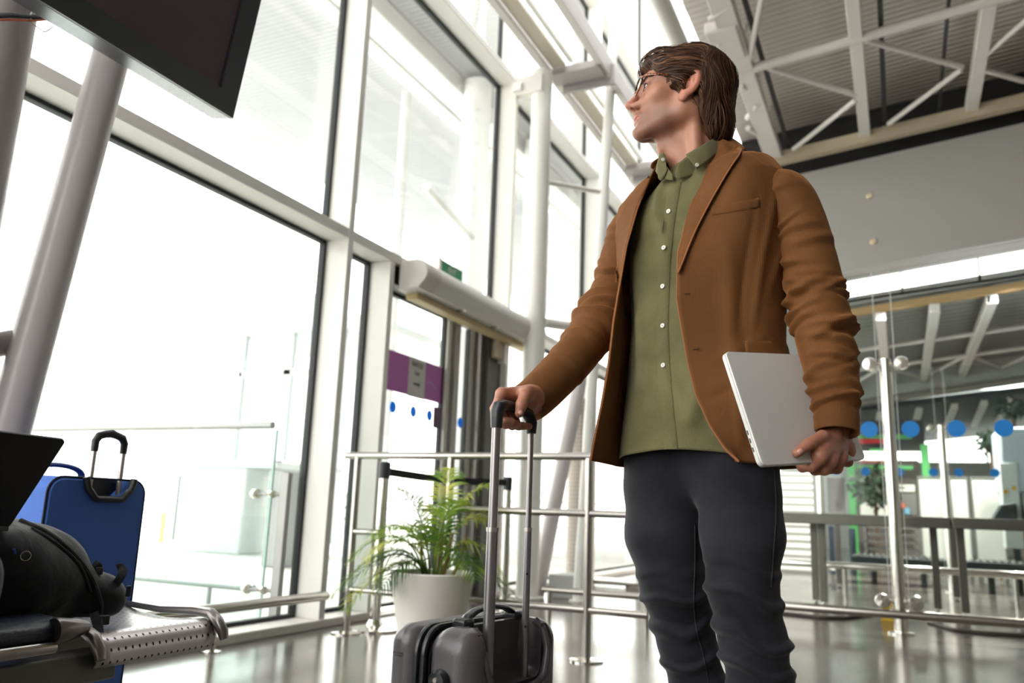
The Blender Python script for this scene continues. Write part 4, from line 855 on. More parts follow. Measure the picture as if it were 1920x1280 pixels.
# the far end of the grip hangs a little lower in the hand than the near end
obj('grip', G().tube(Q, [.0105, .0115, .0125, .0135, .0125, .012, .012, .0125, .012, .0115, .0095], 18, el=(1.12, .92, tuple(cn_))), mat('black_soft_grip', (22, 22, 28), .38), cs)
Q = np.array([(a, -.042, z) for a, z in [(-.085, .512), (-.075, .525), (-.05, .534), (0, .540), (.05, .534), (.075, .525), (.085, .512)]]) @ Rc.T + cC
tt = np.linspace(0, 6, 30); Q2 = np.stack([np.interp(tt, range(7), Q[:, i]) for i in range(3)], 1)
obj('carry_handle', G().tube(Q2, .009, 12, el=(.6, 1.3, (0, 0, 1))), M_plb, cs)
for s in (-1, 1): obj('handle_mount', lb((s * .088 - .016, -.058, .505), (s * .088 + .016, -.026, .524)), M_plb, cs, bevel=.006, seg=3)
c5 = cC - cw_ * (HW + .002) + cn_ * (-.035) + np.array([0, 0, .425])
obj('side_lock', G().lathe([(0, -.004), (.021, -.004), (.021, .006), (.016, .012), (0, .014)], c5, 24, axis=tuple(-cw_), cap=False), M_plb, cs)
obj('lock_keyhole', G().lathe([(0, .0), (.005, 0), (.004, .003), (0, .003)], c5 - cw_ * .013 + np.array([0, 0, .004]), 14, axis=tuple(-cw_), cap=False), M_alur, cs)
obj('side_handle', G().tube([c5 + [0, 0, -.03], c5 - cw_ * .014 + [0, 0, -.06], c5 - cw_ * .014 + [0, 0, -.15], c5 + [0, 0, -.18]], .009, 12), M_plb, cs)
for a in (-HW + .04, HW - .04):
    for b in (-.14, -.0):
        c6 = cC + cw_ * a + cn_ * b; obj('wheel', G().lathe([(0, -.011), (.02, -.011), (.0235, 0), (.02, .011), (0, .011)], c6 + [0, 0, .0235], 20, axis=tuple(cw_), cap=False), M_plb, cs)
        obj('wheel_fork', G().box((-.014, -.014, .03), (.014, .014, .06), Rc, c6), M_plb, cs, bevel=.004)
# ---- potted palm
pc = W(-.372, 4.44, 0)
pp = thing('potted_palm', 'potted areca palm with yellow green fronds in a white round planter', 'plant', pc)
M_pot = mat('matte_white_planter', (242, 238, 230), .4, var=.02)
obj('planter', G().lathe([(0, 0), (.150, 0), (.158, .01), (.172, .12), (.196, .25), (.217, .375), (.222, .392), (.216, .400), (.205, .396), (.198, .34), (0, .34)], pc, 56, cap=False), M_pot, pp)
obj('soil', G().lathe([(0, .366), (.1, .370), (.200, .362), (.200, .345), (0, .345)], pc, 32, cap=False), mat('dark_potting_soil', (62, 50, 34), .9, var=.4, scale=40, bump=1, bscale=80), pp)
def leaf_mat(name, a, b):
    m = bpy.data.materials.new(name); m.use_nodes = True; n = m.node_tree.nodes; l = m.node_tree.links; p = n['Principled BSDF']
    tc = n.new('ShaderNodeTexCoord'); nz = n.new('ShaderNodeTexNoise'); nz.inputs['Scale'].default_value = 7; nz.inputs['Detail'].default_value = 3; l.new(tc.outputs['Object'], nz.inputs[0])
    cr = n.new('ShaderNodeValToRGB'); cr.color_ramp.elements[0].position = .36; cr.color_ramp.elements[0].color = lin(a); cr.color_ramp.elements[1].position = .62; cr.color_ramp.elements[1].color = lin(b); l.new(nz.outputs['Fac'], cr.inputs[0])
    l.new(cr.outputs[0], p.inputs['Base Color']); p.inputs['Roughness'].default_value = .45
    tl = n.new('ShaderNodeBsdfTranslucent'); l.new(cr.outputs[0], tl.inputs[0]); ms = n.new('ShaderNodeMixShader'); ms.inputs[0].default_value = .45
    l.new(p.outputs[0], ms.inputs[1]); l.new(tl.outputs[0], ms.inputs[2]); l.new(ms.outputs[0], n['Material Output'].inputs[0]); return m
ML = [leaf_mat('palm_leaf_green', (70, 116, 48), (150, 176, 60)), leaf_mat('palm_leaf_yellow_green', (118, 158, 52), (206, 206, 84)), leaf_mat('palm_leaf_dark_green', (44, 82, 48), (98, 132, 60))]
def frond(base, tip_dir, L, rise, droop, seed, m, lw=.0095, ll=.17, n=26):
    rnd = np.random.RandomState(seed); d = np.asarray(tip_dir, float); d /= np.linalg.norm(d); t = np.linspace(0, 1, 40)
    P = np.asarray(base)[None] + L * (t[:, None] * d * (.25 + .75 * t[:, None] ** .8)) + np.array([0, 0, 1]) * (rise * t ** .8 - droop * t ** 3)[:, None]
    g = G(); g.tube(P[::2], np.linspace(.006, .0015, 20), 6)
    for k in range(n):
        s = .28 + .72 * k / (n - 1); i = min(38, int(s * 39)); tan = P[i + 1] - P[i]; tan /= np.linalg.norm(tan)
        side = np.cross(tan, [0, 0, 1]); side /= max(1e-6, np.linalg.norm(side)); up = np.cross(side, tan)
        for sg in (-1, 1):
            l_ = ll * (math.sin(math.pi * (.18 + .80 * (k / (n - 1)))) ** .6) * rnd.uniform(.85, 1.1) * 1.0 + .02
            dr = tan * rnd.uniform(.45, .7) + side * sg * rnd.uniform(.75, 1) + up * rnd.uniform(.1, .4); dr /= np.linalg.norm(dr)
            w = np.cross(dr, up); w /= np.linalg.norm(w); q = np.linspace(0, 1, 6); C = P[i] + dr * (q * l_)[:, None] + np.array([0, 0, -1]) * (q ** 2 * l_ * rnd.uniform(.25, .6))[:, None]
            ww = lw * .5 * np.array([.35, .9, 1, .85, .5, .05]); fold = up * .2
            g.loft([C + w * ww[:, None], C, C - w * ww[:, None]][:], cap=False, closed=False)
    return obj('frond', g, m, pp, smooth=True)
sp_ = [(-1, .0, .42, .46, .40, 0), (-.8, -.35, .42, .30, .34, 2), (-.55, .3, .40, .50, .30, 0), (-.9, .3, .46, .22, .42, 1), (.85, -.1, .34, .44, .42, 1), (.9, .35, .38, .30, .40, 2), (.5, -.5, .30, .36, .34, 0),
       (-.25, -.5, .28, .46, .20, 0), (.10, .25, .14, .66, .06, 1), (.42, .05, .26, .64, .12, 1), (-.35, .1, .22, .60, .12, 2), (.2, -.3, .2, .54, .12, 0), (-.6, -.2, .34, .40, .30, 1), (.7, .1, .42, .22, .30, 0), (0, .4, .3, .40, .2, 2),
       (-.7, .05, .52, .36, .50, 0), (.75, .25, .30, .58, .30, 1), (-.45, -.4, .3, .24, .3, 2)]
for k, (a, b, L, rs, dp, mi) in enumerate(sp_):
    frond(pc + RH * a * .05 + VH * b * .05 + np.array([0, 0, .36]), RH * a + VH * b, L, rs * .98, dp, k, ML[mi])
for k, a in enumerate((.05, -.04, .02, .09)): obj('stem', G().tube([pc + RH * a + [0, 0, .35], pc + RH * a * 1.6 + [0, 0, .47], pc + RH * a * 1.9 + [0, 0, .60]], [.010, .008, .005], 8), mat('brown_palm_stem', (140, 112, 60), .7, var=.3, scale=30), pp)
# ================================================================ smooth organic surfaces: distance fields meshed with surface nets
def sd_sphere(p, c, r): return np.linalg.norm(p - c, axis=-1) - r
def sd_ell(p, c, r, R=None):
    q = p - np.asarray(c); r = np.asarray(r, float)
    if R is not None: q = q @ R
    k0 = np.linalg.norm(q / r, axis=-1); k1 = np.linalg.norm(q / (r * r), axis=-1); return k0 * (k0 - 1) / np.maximum(k1, 1e-9)
def sd_cap(p, a, b, ra, rb=None):
    a = np.asarray(a, float); b = np.asarray(b, float); rb = ra if rb is None else rb
    ba = b - a; h = np.clip(((p - a) @ ba) / ba.dot(ba), 0, 1); return np.linalg.norm(p - a - h[..., None] * ba, axis=-1) - (ra + (rb - ra) * h)
def sd_box(p, c, h, r=0., R=None):
    q = p - np.asarray(c)
    if R is not None: q = q @ R
    q = np.abs(q) - (np.asarray(h) - r); return np.linalg.norm(np.maximum(q, 0), axis=-1) + np.minimum(q.max(-1), 0) - r
def smin(a, b, k):
    h = np.clip(.5 + .5 * (b - a) / k, 0, 1); return b + (a - b) * h - k * h * (1 - h)
def smax(a, b, k): return -smin(-a, -b, k)
def rot(ax, deg):
    return np.array(Matrix.Rotation(math.radians(deg), 3, Vector(ax)))
def surface_nets(fn, lo, hi, h, B=14):
    """sparse blocks: returns vertices, quads of fn(p)=0"""
    lo = np.asarray(lo, float); hi = np.asarray(hi, float); nb = np.ceil((hi - lo) / (h * B)).astype(int)
    ii = np.stack(np.meshgrid(*[np.arange(k) for k in nb], indexing='ij'), -1).reshape(-1, 3)
    cen = lo + (ii + .5) * h * B; d = np.concatenate([fn(c_) for c_ in np.array_split(cen, max(1, len(cen) // 20000))])
    ii = ii[np.abs(d) < h * B * 1.15]; key = {}; Vs = []; Qs = []; N = nb * B + 4
    loc = np.arange(-1, B + 1); gx = np.stack(np.meshgrid(loc, loc, loc, indexing='ij'), -1)  # sample corners -1..B
    corners = [(a, b, c) for a in (0, 1) for b in (0, 1) for c in (0, 1)]
    edges = [(i, j) for i in range(8) for j in range(i + 1, 8) if sum(abs(corners[i][k] - corners[j][k]) for k in range(3)) == 1]
    allid = []; allv = []; allq = []
    for blk in ii:
        g0 = gx + blk * B; P = lo + g0 * h; f = fn(P.reshape(-1, 3)).reshape(g0.shape[:3])
        if f.min() > 0 or f.max() < 0: continue
        s = f < 0
        n = B + 1
        F8 = np.stack([f[a:a + n, b:b + n, c:c + n] for a, b, c in corners], -1); S8 = F8 < 0
        act = S8.any(-1) & ~S8.all(-1); idx = np.argwhere(act)
        if not len(idx): continue
        fv = F8[act]; sv = S8[act]; acc = np.zeros((len(idx), 3)); cnt = np.zeros(len(idx))
        for i, j in edges:
            m = sv[:, i] != sv[:, j]; t = np.where(m, fv[:, i] / np.where(m, fv[:, i] - fv[:, j], 1), 0)
            ci = np.array(corners[i], float); cj = np.array(corners[j], float)
            acc += m[:, None] * (ci + (cj - ci) * t[:, None]); cnt += m
        cell = idx - 1 + blk * B; v = lo + (cell + acc / cnt[:, None]) * h
        gid = ((cell[:, 0] + 1) * int(N[1]) + cell[:, 1] + 1) * int(N[2]) + cell[:, 2] + 1
        allid.append(gid); allv.append(v)
        st = (int(N[1]) * int(N[2]), int(N[2]), 1)
        for ax in range(3):
            o1, o2 = [(1, 2), (2, 0), (0, 1)][ax]
            sl0 = [slice(1, B + 1)] * 3; sl1 = list(sl0); sl1[ax] = slice(2, B + 2)
            A = s[tuple(sl0)]
            nxt = s[tuple(sl1)]
            lim = [slice(0, B)] * 3
            if nxt.shape[ax] < B: lim[ax] = slice(0, nxt.shape[ax]); A = A[tuple(lim)]
            m = A != nxt; q = np.argwhere(m)
            if not len(q): continue
            c0 = q + blk * B; base = ((c0[:, 0] + 1) * int(N[1]) + c0[:, 1] + 1) * int(N[2]) + c0[:, 2] + 1
            quad = np.stack([base - st[o1] - st[o2], base - st[o2], base, base - st[o1]], 1)
            flip = ~A[m]; quad[flip] = quad[flip][:, ::-1]; allq.append(quad)
    gid = np.concatenate(allid); V = np.concatenate(allv); Q = np.concatenate(allq)
    u, first = np.unique(gid, return_index=True); V = V[first]; k = np.searchsorted(u, Q); k = np.clip(k, 0, len(u) - 1)
    ok = (u[k] == Q).all(1); return V, k[ok]
def crom(P, n, closed=False):
    P = np.asarray(P, float); m = len(P)
    if closed: E = np.vstack([P[-1:], P, P[:2]]); seg = m
    else: E = np.vstack([2 * P[:1] - P[1:2], P, 2 * P[-1:] - P[-2:-1]]); seg = m - 1
    t = np.linspace(0, seg, n, endpoint=not closed); i = np.minimum(t.astype(int), seg - 1); u = (t - i)[:, None]
    a, b, c, d = E[i], E[i + 1], E[i + 2], E[i + 3]
    return .5 * ((2 * b) + (-a + c) * u + (2 * a - 5 * b + 4 * c - d) * u ** 2 + (-a + 3 * b - 3 * c + d) * u ** 3)
# ================================================================ people
def snoise(p, seed, f, n=7, warp=.0):
    r = np.random.RandomState(seed); out = np.zeros(p.shape[:-1])
    for i in range(n):
        k = r.normal(size=3); k /= np.linalg.norm(k); out += np.sin((p @ k) * f * r.uniform(.6, 1.7) + r.uniform(0, 6.28) + warp * np.sin((p @ np.roll(k, 1)) * f * .7 + i))
    return out / n
def union(ds, k):
    o = ds[0]
    for d in ds[1:]: o = smin(o, d, k)
    return o
def head_sdf(p):
    """p in head space: +y to the face, +z up, +x the person's right; origin between the ear canals"""
    x, y, z = p[:, 0], p[:, 1], p[:, 2]; ax = np.abs(x); q = np.stack([ax, y, z], 1)
    d = sd_ell(q, (0, -.010, .036), (.073, .095, .087))
    d = smin(d, sd_ell(q, (0, .034, .012), (.062, .062, .078)), .02)
    d = smin(d, sd_ell(q, (0, .040, -.032), (.053, .052, .056)), .02)
    d = smin(d, sd_cap(q, (.049, .002, -.050), (.014, .074, -.087), .019, .017), .028)
    d = smin(d, sd_cap(q, (.055, -.002, -.01), (.050, .004, -.052), .016, .016), .02)
    d = smin(d, sd_ell(q, (0, .086, -.088), (.020, .019, .018)), .016)
    d = smin(d, sd_ell(q, (.043, .062, -.012), (.020, .020, .017)), .018)
    d = smin(d, sd_cap(q, (.010, .090, .033), (.043, .074, .032), .010, .009), .012)
    d = smax(d, -sd_ell(q, (.031, .098, .010), (.018, .0135, .0135)), .010)
    d = smin(d, sd_sphere(q, np.array([.0310, .0805, .009]), .0140), .003)
    d = smax(d, -sd_ell(q, (.0320, .0975, .0085), (.0140, .0125, .0058)), .0015)
    d = smin(d, sd_cap(q, (0, .090, .022), (0, .1175, -.024), .0066, .0080), .010)
    d = smin(d, sd_ell(q, (0, .1175, -.0270), (.0092, .0105, .0082)), .006)
    d = smin(d, sd_ell(q, (.0115, .1045, -.0315), (.0070, .0105, .0078)), .005)
    d = smin(d, sd_cap(q, (.012, .094, -.026), (.030, .078, -.020), .010, .011), .010)
    d = smin(d, sd_cap(q, (0, .112, -.033), (0, .0985, -.046), .0060, .0075), .006)
    d = smax(d, -sd_ell(q, (.0068, .1085, -.0375), (.0040, .0075, .0052)), .0015)
    d = smin(d, sd_ell(q, (0, .086, -.058), (.024, .014, .014)), .012)
    d = smin(d, sd_ell(q, (.006, .0965, -.0560), (.0150, .0075, .0048)), .004)
    d = smin(d, sd_ell(q, (.004, .0945, -.0670), (.0150, .0085, .0055)), .004)
    d = smax(d, -sd_ell(q, (0, .105, -.0614), (.0235, .012, .0010)), .0020)
    d = smax(d, -sd_ell(q, (0, .1045, -.0795), (.018, .008, .0055)), .008)
    # ear: a tilted shell with rim, bowl and lobe
    R = rot((1, 0, 0), 12) @ rot((0, 0, 1), 24); e = (q - np.array([.0800, -.003, .000])) @ R / 1.20
    ear = sd_ell(e, (0, 0, .006), (.0080, .0175, .0290))
    ear = smin(ear, sd_ell(e, (-.001, .006, -.024), (.0055, .0095, .011)), .006)
    ear = smax(ear, -sd_ell(e, (.0085, .0015, .007), (.0080, .0118, .0205)), .002)
    ear = smin(ear, sd_ell(e, (.0015, -.002, .011), (.0032, .0045, .011)), .003)
    ear = smax(ear, -sd_ell(e, (.004, .007, -.006), (.007, .0065, .0080)), .002)
    ear = smin(ear, sd_ell(e, (.001, .0135, -.004), (.0035, .004, .0055)), .003)
    d = smin(d, ear * 1.20, .004)
    return d
def hair_sdf(p, style=0):
    x, y, z = p[:, 0], p[:, 1], p[:, 2]; q = np.stack([np.abs(x), y, z], 1)
    h = sd_ell(q, (0, -.018, .045), (.083, .099, .089))
    h = smin(h, sd_ell(q, (0, .060, .077), (.058, .048, .026)), .03)
    h = smin(h, sd_ell(q, (.050, .030, .052), (.032, .048, .034)), .02)
    h = smin(h, sd_ell(q, (.068, .024, .012), (.014, .020, .030)), .012)
    h = smin(h, sd_ell(q, (0, -.050, .000), (.078, .058, .086)), .03)
    h = smin(h, sd_ell(q, (0, -.078, -.058), (.058, .038, .052)), .03)
    h = smax(h, -sd_ell(q, (0, .110, -.012), (.085, .068, .078)), .008)
    h = smax(h, -sd_ell(q, (.088, .030, -.050), (.05, .034, .052)), .008)
    h = smax(h, -sd_ell(q, (.092, -.006, -.012), (.034, .025, .044)), .006)
    h = smax(h, -sd_ell(q, (.05, .016, -.115), (.10, .074, .085)), .012)
    return h + .0030 * snoise(p, 4, 75) + .0050 * snoise(p * [1, 1, .6], 14, 42)
def frame3(fwd, up=(0, 0, 1)):
    f = np.asarray(fwd, float); f /= np.linalg.norm(f); u = np.asarray(up, float); u = u - u.dot(f) * f; u /= np.linalg.norm(u); return np.stack([np.cross(f, u), f, u], 1)
def skin_mat():
    m = bpy.data.materials.new('skin'); m.use_nodes = True; n = m.node_tree.nodes; l = m.node_tree.links; p = n['Principled BSDF']
    at = n.new('ShaderNodeAttribute'); at.attribute_name = 'tone'; tc = n.new('ShaderNodeTexCoord'); nz = n.new('ShaderNodeTexNoise'); nz.inputs['Scale'].default_value = 45; nz.inputs['Detail'].default_value = 5; l.new(tc.outputs['Object'], nz.inputs[0])
    mx = n.new('ShaderNodeMix'); mx.data_type = 'RGBA'; mx.blend_type = 'MULTIPLY'; mx.inputs['Factor'].default_value = .35
    cr = n.new('ShaderNodeValToRGB'); cr.color_ramp.elements[0].position = .3; cr.color_ramp.elements[0].color = (.72, .62, .58, 1); cr.color_ramp.elements[1].position = .65; l.new(nz.outputs['Fac'], cr.inputs[0])
    l.new(at.outputs['Color'], mx.inputs['A']); l.new(cr.outputs[0], mx.inputs['B']); l.new(mx.outputs['Result'], p.inputs['Base Color'])
    p.inputs['Roughness'].default_value = .46; p.inputs['Subsurface Weight'].default_value = .12; p.inputs['Subsurface Radius'].default_value = (1, .35, .2); p.inputs['Subsurface Scale'].default_value = .008
    b = n.new('ShaderNodeBump'); b.inputs['Strength'].default_value = .12; b.inputs['Distance'].default_value = .002; n2 = n.new('ShaderNodeTexNoise'); n2.inputs['Scale'].default_value = 300; l.new(tc.outputs['Object'], n2.inputs[0]); l.new(n2.outputs['Fac'], b.inputs['Height']); l.new(b.outputs[0], p.inputs['Normal'])
    return m
M_skin = skin_mat()
def set_tone(o, col):
    me = o.data; a = me.color_attributes.new('tone', 'FLOAT_COLOR', 'POINT'); a.data.foreach_set('color', np.concatenate([col, np.ones((len(col), 1))], 1).ravel().astype(np.float32))
def hand_parts(wrist, joints, thumb, palm_pts, rads=None):
    """joints: four lists of 4 points (knuckle, pip, dip, tip); thumb: 3-4 points; palm: extra capsules (a,b,ra,rb)"""
    def f(p):
        ds = []
        rr = rads or (.0098, .0103, .0098, .0086)
        for J, r in zip(joints, rr):
            d = sd_cap(p, J[0], J[1], r * 1.08, r * .98); d = smin(d, sd_cap(p, J[1], J[2], r * .98, r * .90), .004); d = smin(d, sd_cap(p, J[2], J[3], r * .90, r * .78), .004)
            ds.append(d)
        o = ds[0]
        for d in ds[1:]: o = smin(o, d, .0022)
        t = sd_cap(p, thumb[0], thumb[1], .0150, .0120); t = smin(t, sd_cap(p, thumb[1], thumb[2], .0120, .0112), .005); t = smin(t, sd_cap(p, thumb[2], thumb[3], .0114, .0090), .004)
        o = smin(o, t, .004)
        pl = sd_cap(p, *palm_pts[0])
        for c in palm_pts[1:]: pl = smin(pl, sd_cap(p, *c), .012)
        o = smin(o, pl, .008)
        return o - .0004 * snoise(p, 3, 420)
    return f
def nail(g, tip, dirn, up, r, L=.011):
    dirn = np.asarray(dirn, float); dirn /= np.linalg.norm(dirn); up = np.asarray(up, float); up = up - up.dot(dirn) * dirn; up /= np.linalg.norm(up); s = np.cross(dirn, up); V = []
    for t in np.linspace(-.75, .42, 6):
        w = 1.0 if t < .1 else math.sqrt(max(0, 1 - ((t - .1) / .36) ** 2)) * 1.0
        V.append(np.array([np.asarray(tip) + dirn * t * L + s * math.sin(a) * r * .80 * w + up * (r * 1.02 * math.cos(a * .95) - .0006 * (abs(a) > .8)) for a in np.linspace(-.95, .95, 7)]))
    return g.loft(V, cap=False, closed=False)

# ---------------------------------------------------------------- the man: skeleton in room coordinates
base = W(.43, 1.80, 0)
man = thing('person', 'standing man in brown corduroy jacket and green shirt, one hand on a trolley handle', 'person', base)
Fw = lambda yaw: RH * (-math.sin(math.radians(yaw))) + VH * (-math.cos(math.radians(yaw)))       # facing direction, yaw degrees to the photo's left
Lf = lambda yaw: RH * math.cos(math.radians(yaw)) - VH * math.sin(math.radians(yaw))             # the man's left
HC = W(.388, 1.80, 1.697)
hv = (HC - CAM)[:2]; hv = hv / np.linalg.norm(hv); hleft = np.array([-hv[1], hv[0], 0.])
hf = hleft * math.cos(math.radians(11)) - np.array([hv[0], hv[1], 0]) * math.sin(math.radians(11)) + np.array([0, 0, .115])
HR = frame3(hf, (0, 0, 1)); HS = 1.045
def H2W(q): return HC + (np.asarray(q, float) * HS) @ HR.T
def W2H(p): return ((p - HC) @ HR) / HS
neckb = W(.437, 1.825, 1.50)
shR_, shL_ = onf(1187, 420, 1.915), onf(1469, 357, 1.69)
def man_core(p):
    ds = []
    T = frame3(Fw(36)); c = W(.43, 1.80, 0)
    d = sd_ell(p, c + [0, 0, 1.30], (.150, .090, .19), T)
    d = smin(d, sd_ell(p, c + [0, 0, 1.05], (.130, .085, .20), T), .08)
    d = smin(d, sd_cap(p, shR_ + [0, 0, -.02], shL_ + [0, 0, -.02], .035, .035), .04)
    return d
def neck_sdf(p):
    q = W2H(p); d = head_sdf(q) * HS
    nk = sd_cap(p, H2W((0, -.020, -.030)), neckb, .054, .060)
    nk = smin(nk, sd_cap(p, H2W((0, .035, -.085)), neckb + Fw(40) * .035 + [0, 0, .0], .022, .032), .03)
    # sternomastoid cord and throat
    nk = smin(nk, sd_cap(p, H2W((-.052, -.022, -.045)), neckb + Fw(30) * .055 + Lf(30) * .008 + [0, 0, -.005], .014, .013), .014)
    nk = smin(nk, sd_ell(p, H2W((0, .034, -.122)), (.010, .010, .014)), .016)
    d = smin(d, nk, .022)
    tr = sd_cap(p, neckb + [0, 0, -.03], shR_ + [0, 0, -.02], .050, .028); tr = smin(tr, sd_cap(p, neckb + [0, 0, -.03], shL_ + [0, 0, -.02], .050, .028), .03)
    return smin(d, tr, .03)
lo = np.minimum(HC - .16, neckb - [.16, .16, .10]); hi = np.maximum(HC + .16, neckb + [.16, .16, 0])
lo[2] = 1.42; hi[2] = HC[2] + .145
V1, Q1 = surface_nets(neck_sdf, lo, hi, .0024)
V0, Q0 = surface_nets(man_core, W(.43, 1.80, .75) - [.3, .3, 0], W(.43, 1.80, 1.52) + [.3, .3, 0], .012, 8)
# right hand around the grip
bar = cC + np.array([0, 0, .924]); a_, n_ = cw_, cn_
def B(a, n, z): return bar + a_ * a + n_ * n + np.array([0, 0, z])
wR = W(.047, 1.715, .955)
jR = []
for k, (a, s) in enumerate(((-.026, 1.0), (-.003, 1.08), (.020, 1.04), (.042, .96))):
    jR.append([B(a + .006, -.020 * s, .028), B(a - .001, -.031 * s, -.003 * s), B(a - .003, -.016 * s, -.028 * s - .0015 * k), B(a - .003, .011, -.029 * s - .0015 * k)])
thR = [B(.014, .018, .032), B(-.008, .028, .026), B(-.020, .027, .004), B(-.024, .025, -.013)]
plR = [(wR, jR[0][0], .026, .0125), (wR, jR[1][0], .026, .0125), (wR, jR[2][0], .025, .012), (wR, jR[3][0], .024, .011), (wR, thR[0], .026, .0165), (wR + (thR[0] - wR) * .55 + [0, 0, -.008], wR, .022, .024)]
elbR = onf(1112, 615, 1.85)
hR = hand_parts(wR, jR, thR, plR)
def handR(p): return smin(hR(p), sd_cap(p, wR, wR + (elbR - wR) * .22, .0255, .027), .012)
pts = np.array([q for J in jR for q in J] + [wR, wR + (elbR - wR) * .3] + thR)
V2, Q2 = surface_nets(handR, pts.min(0) - .03, pts.max(0) + .03, .0019)
# left hand clamping the laptop
LA, LBk = 1.645, 1.60
lapTL, lapBL, lapBR = onf(1357, 660, 1.555), onf(1427, 874, 1.535), onf(1621, 862, 1.76)
for _it in range(60):
    _l = np.linalg.norm(lapBR - lapBL); _fb = (lapBR - CAM).dot(VH) + (.304 - _l) * .7; lapBR = onf(1621, 862, _fb)
for _it in range(60):
    _d = (lapTL - lapBL).dot((lapBR - lapBL) / .304); _ft = (lapTL - CAM).dot(VH) - _d * .8 * np.sign(((lapBR - lapBL)).dot(VH)); lapTL = onf(1357, 660, float(np.clip(_ft, 1.40, 1.75)))
Lh_ = np.linalg.norm(lapTL - lapBL)
eu = lapTL - lapBL; Lh = Lh_; eu /= np.linalg.norm(eu); ew = lapBR - lapBL; ew /= np.linalg.norm(ew); eu = eu - eu.dot(ew) * ew; eu /= np.linalg.norm(eu); en = np.cross(ew, eu)
if en.dot(CAM - lapBL) < 0: en = -en
LT = .0155; LW = .304
def LP(w, u, n): return lapBL + ew * w + eu * u + en * n           # laptop coordinates: along bottom, up, towards the camera side
def Lpix(px, py, n):
    r = ray(px, py); P0 = LP(0, 0, n); t = (P0 - CAM).dot(en) / r.dot(en); return CAM + t * r
tT = Lpix(1492, 852, .0085); tI = Lpix(1520, 826, .016); tM = Lpix(1548, 812, .020); wL = Lpix(1566, 788, .006)
thL = [Lpix(1562, 818, .018), Lpix(1542, 818, .022), Lpix(1517, 832, .019), Lpix(1494, 849, .0125)]
jL = []
for k, (kx, ky, px, py) in enumerate(((1537, 856, 1522, 874), (1556, 862, 1546, 880), (1575, 857, 1569, 878), (1591, 844, 1590, 866))):
    K = Lpix(kx, ky, .012 - k * .004); P_ = Lpix(px, py, -.006 - k * .002); D_ = P_ - en * .022 + eu * .006; T_ = D_ - en * .004 + eu * .022
    jL.append([K, P_, D_, T_])
plL = [(wL, jL[0][0], .026, .0150), (wL, jL[1][0], .026, .0150), (wL, jL[2][0], .025, .0145), (wL, jL[3][0], .024, .0135), (jL[0][0] + eu * .006, jL[3][0] + eu * .010, .0130, .0120), (wL, thL[0], .025, .015)]
elbL = onf(1545, 610, 1.67)
hL = hand_parts(wL, jL, thL, plL, (.0112, .0115, .0110, .0098))
def handL(p): return smin(hL(p), sd_cap(p, wL, wL + (elbL - wL) * .22, .026, .028), .012)
pts = np.array([q for J in jL for q in J] + [wL, wL + (elbL - wL) * .3] + thL)
V3, Q3 = surface_nets(handL, pts.min(0) - .03, pts.max(0) + .03, .0019)
g = G(); cols = []
def tone(V, head=False):
    c = np.tile(np.array(lin((190, 134, 110))[:3]), (len(V), 1))
    if head:
        q = W2H(V); ax = np.abs(q[:, 0]); ap = lambda w, k: (c * (1 - w[:, None]) + np.array(lin(k)[:3]) * w[:, None])
        w = np.exp(-(((ax - .0) / .021) ** 4 + ((q[:, 1] - .099) / .014) ** 2 + ((q[:, 2] + .0615) / .0085) ** 2) * 1.2); c = ap(np.clip(w * 1.2, 0, .8), (196, 112, 102))
        st = (1 / (1 + np.exp((q[:, 2] + .040 + .25 * np.clip(.07 - q[:, 1], 0, .1)) / .007))) * (1 / (1 + np.exp(-(q[:, 2] + .125) / .010))) * (q[:, 1] > -.02) * (1 / (1 + np.exp(-(q[:, 1] - .012) / .006)))
        st *= 1 - np.clip(w * 1.5, 0, 1); c = ap(np.clip(st * .6, 0, .55), (104, 74, 60))
        w = np.exp(-(((ax) / .02) ** 2 + ((q[:, 1] - .118) / .014) ** 2 + ((q[:, 2] + .027) / .016) ** 2)); c = ap(w * .35, (214, 128, 110))
        w = ((ax > .0775) & (np.abs(q[:, 1] + .002) < .03)).astype(float); c = ap(w * .35, (214, 122, 104))
        for (a, b, r) in (((-.050, -.004, -.088), .0, .0022), ((-.046, -.020, -.094), .0, .0016)):
            P0 = H2W(a); dd = np.linalg.norm(V - P0, axis=1)
    else:
        c = c * np.array([.93, .86, .84])
    return c
for V, Q, h_ in ((V0, Q0, 0), (V1, Q1, 1), (V2, Q2, 0), (V3, Q3, 0)):
    g.add(V, Q); cols.append(tone(V, bool(h_)))
body_o = obj('body', g, M_skin, man, smooth='all', fixn=False)
set_tone(body_o, np.concatenate(cols))
g = G(); nail(g, thR[3], thR[3] - thR[2], n_ * .6 - a_ * .5, .0095); obj('thumbnail', g, mat('fingernail', (232, 176, 158), .25), body_o, label='pink thumbnail of the hand on the handle', solid=.0006)
g = G(); nail(g, thL[3], thL[3] - thL[2], en, .0097); obj('thumbnail', g, MATS['fingernail'], body_o, label='pale thumbnail of the hand on the laptop', solid=.0006)
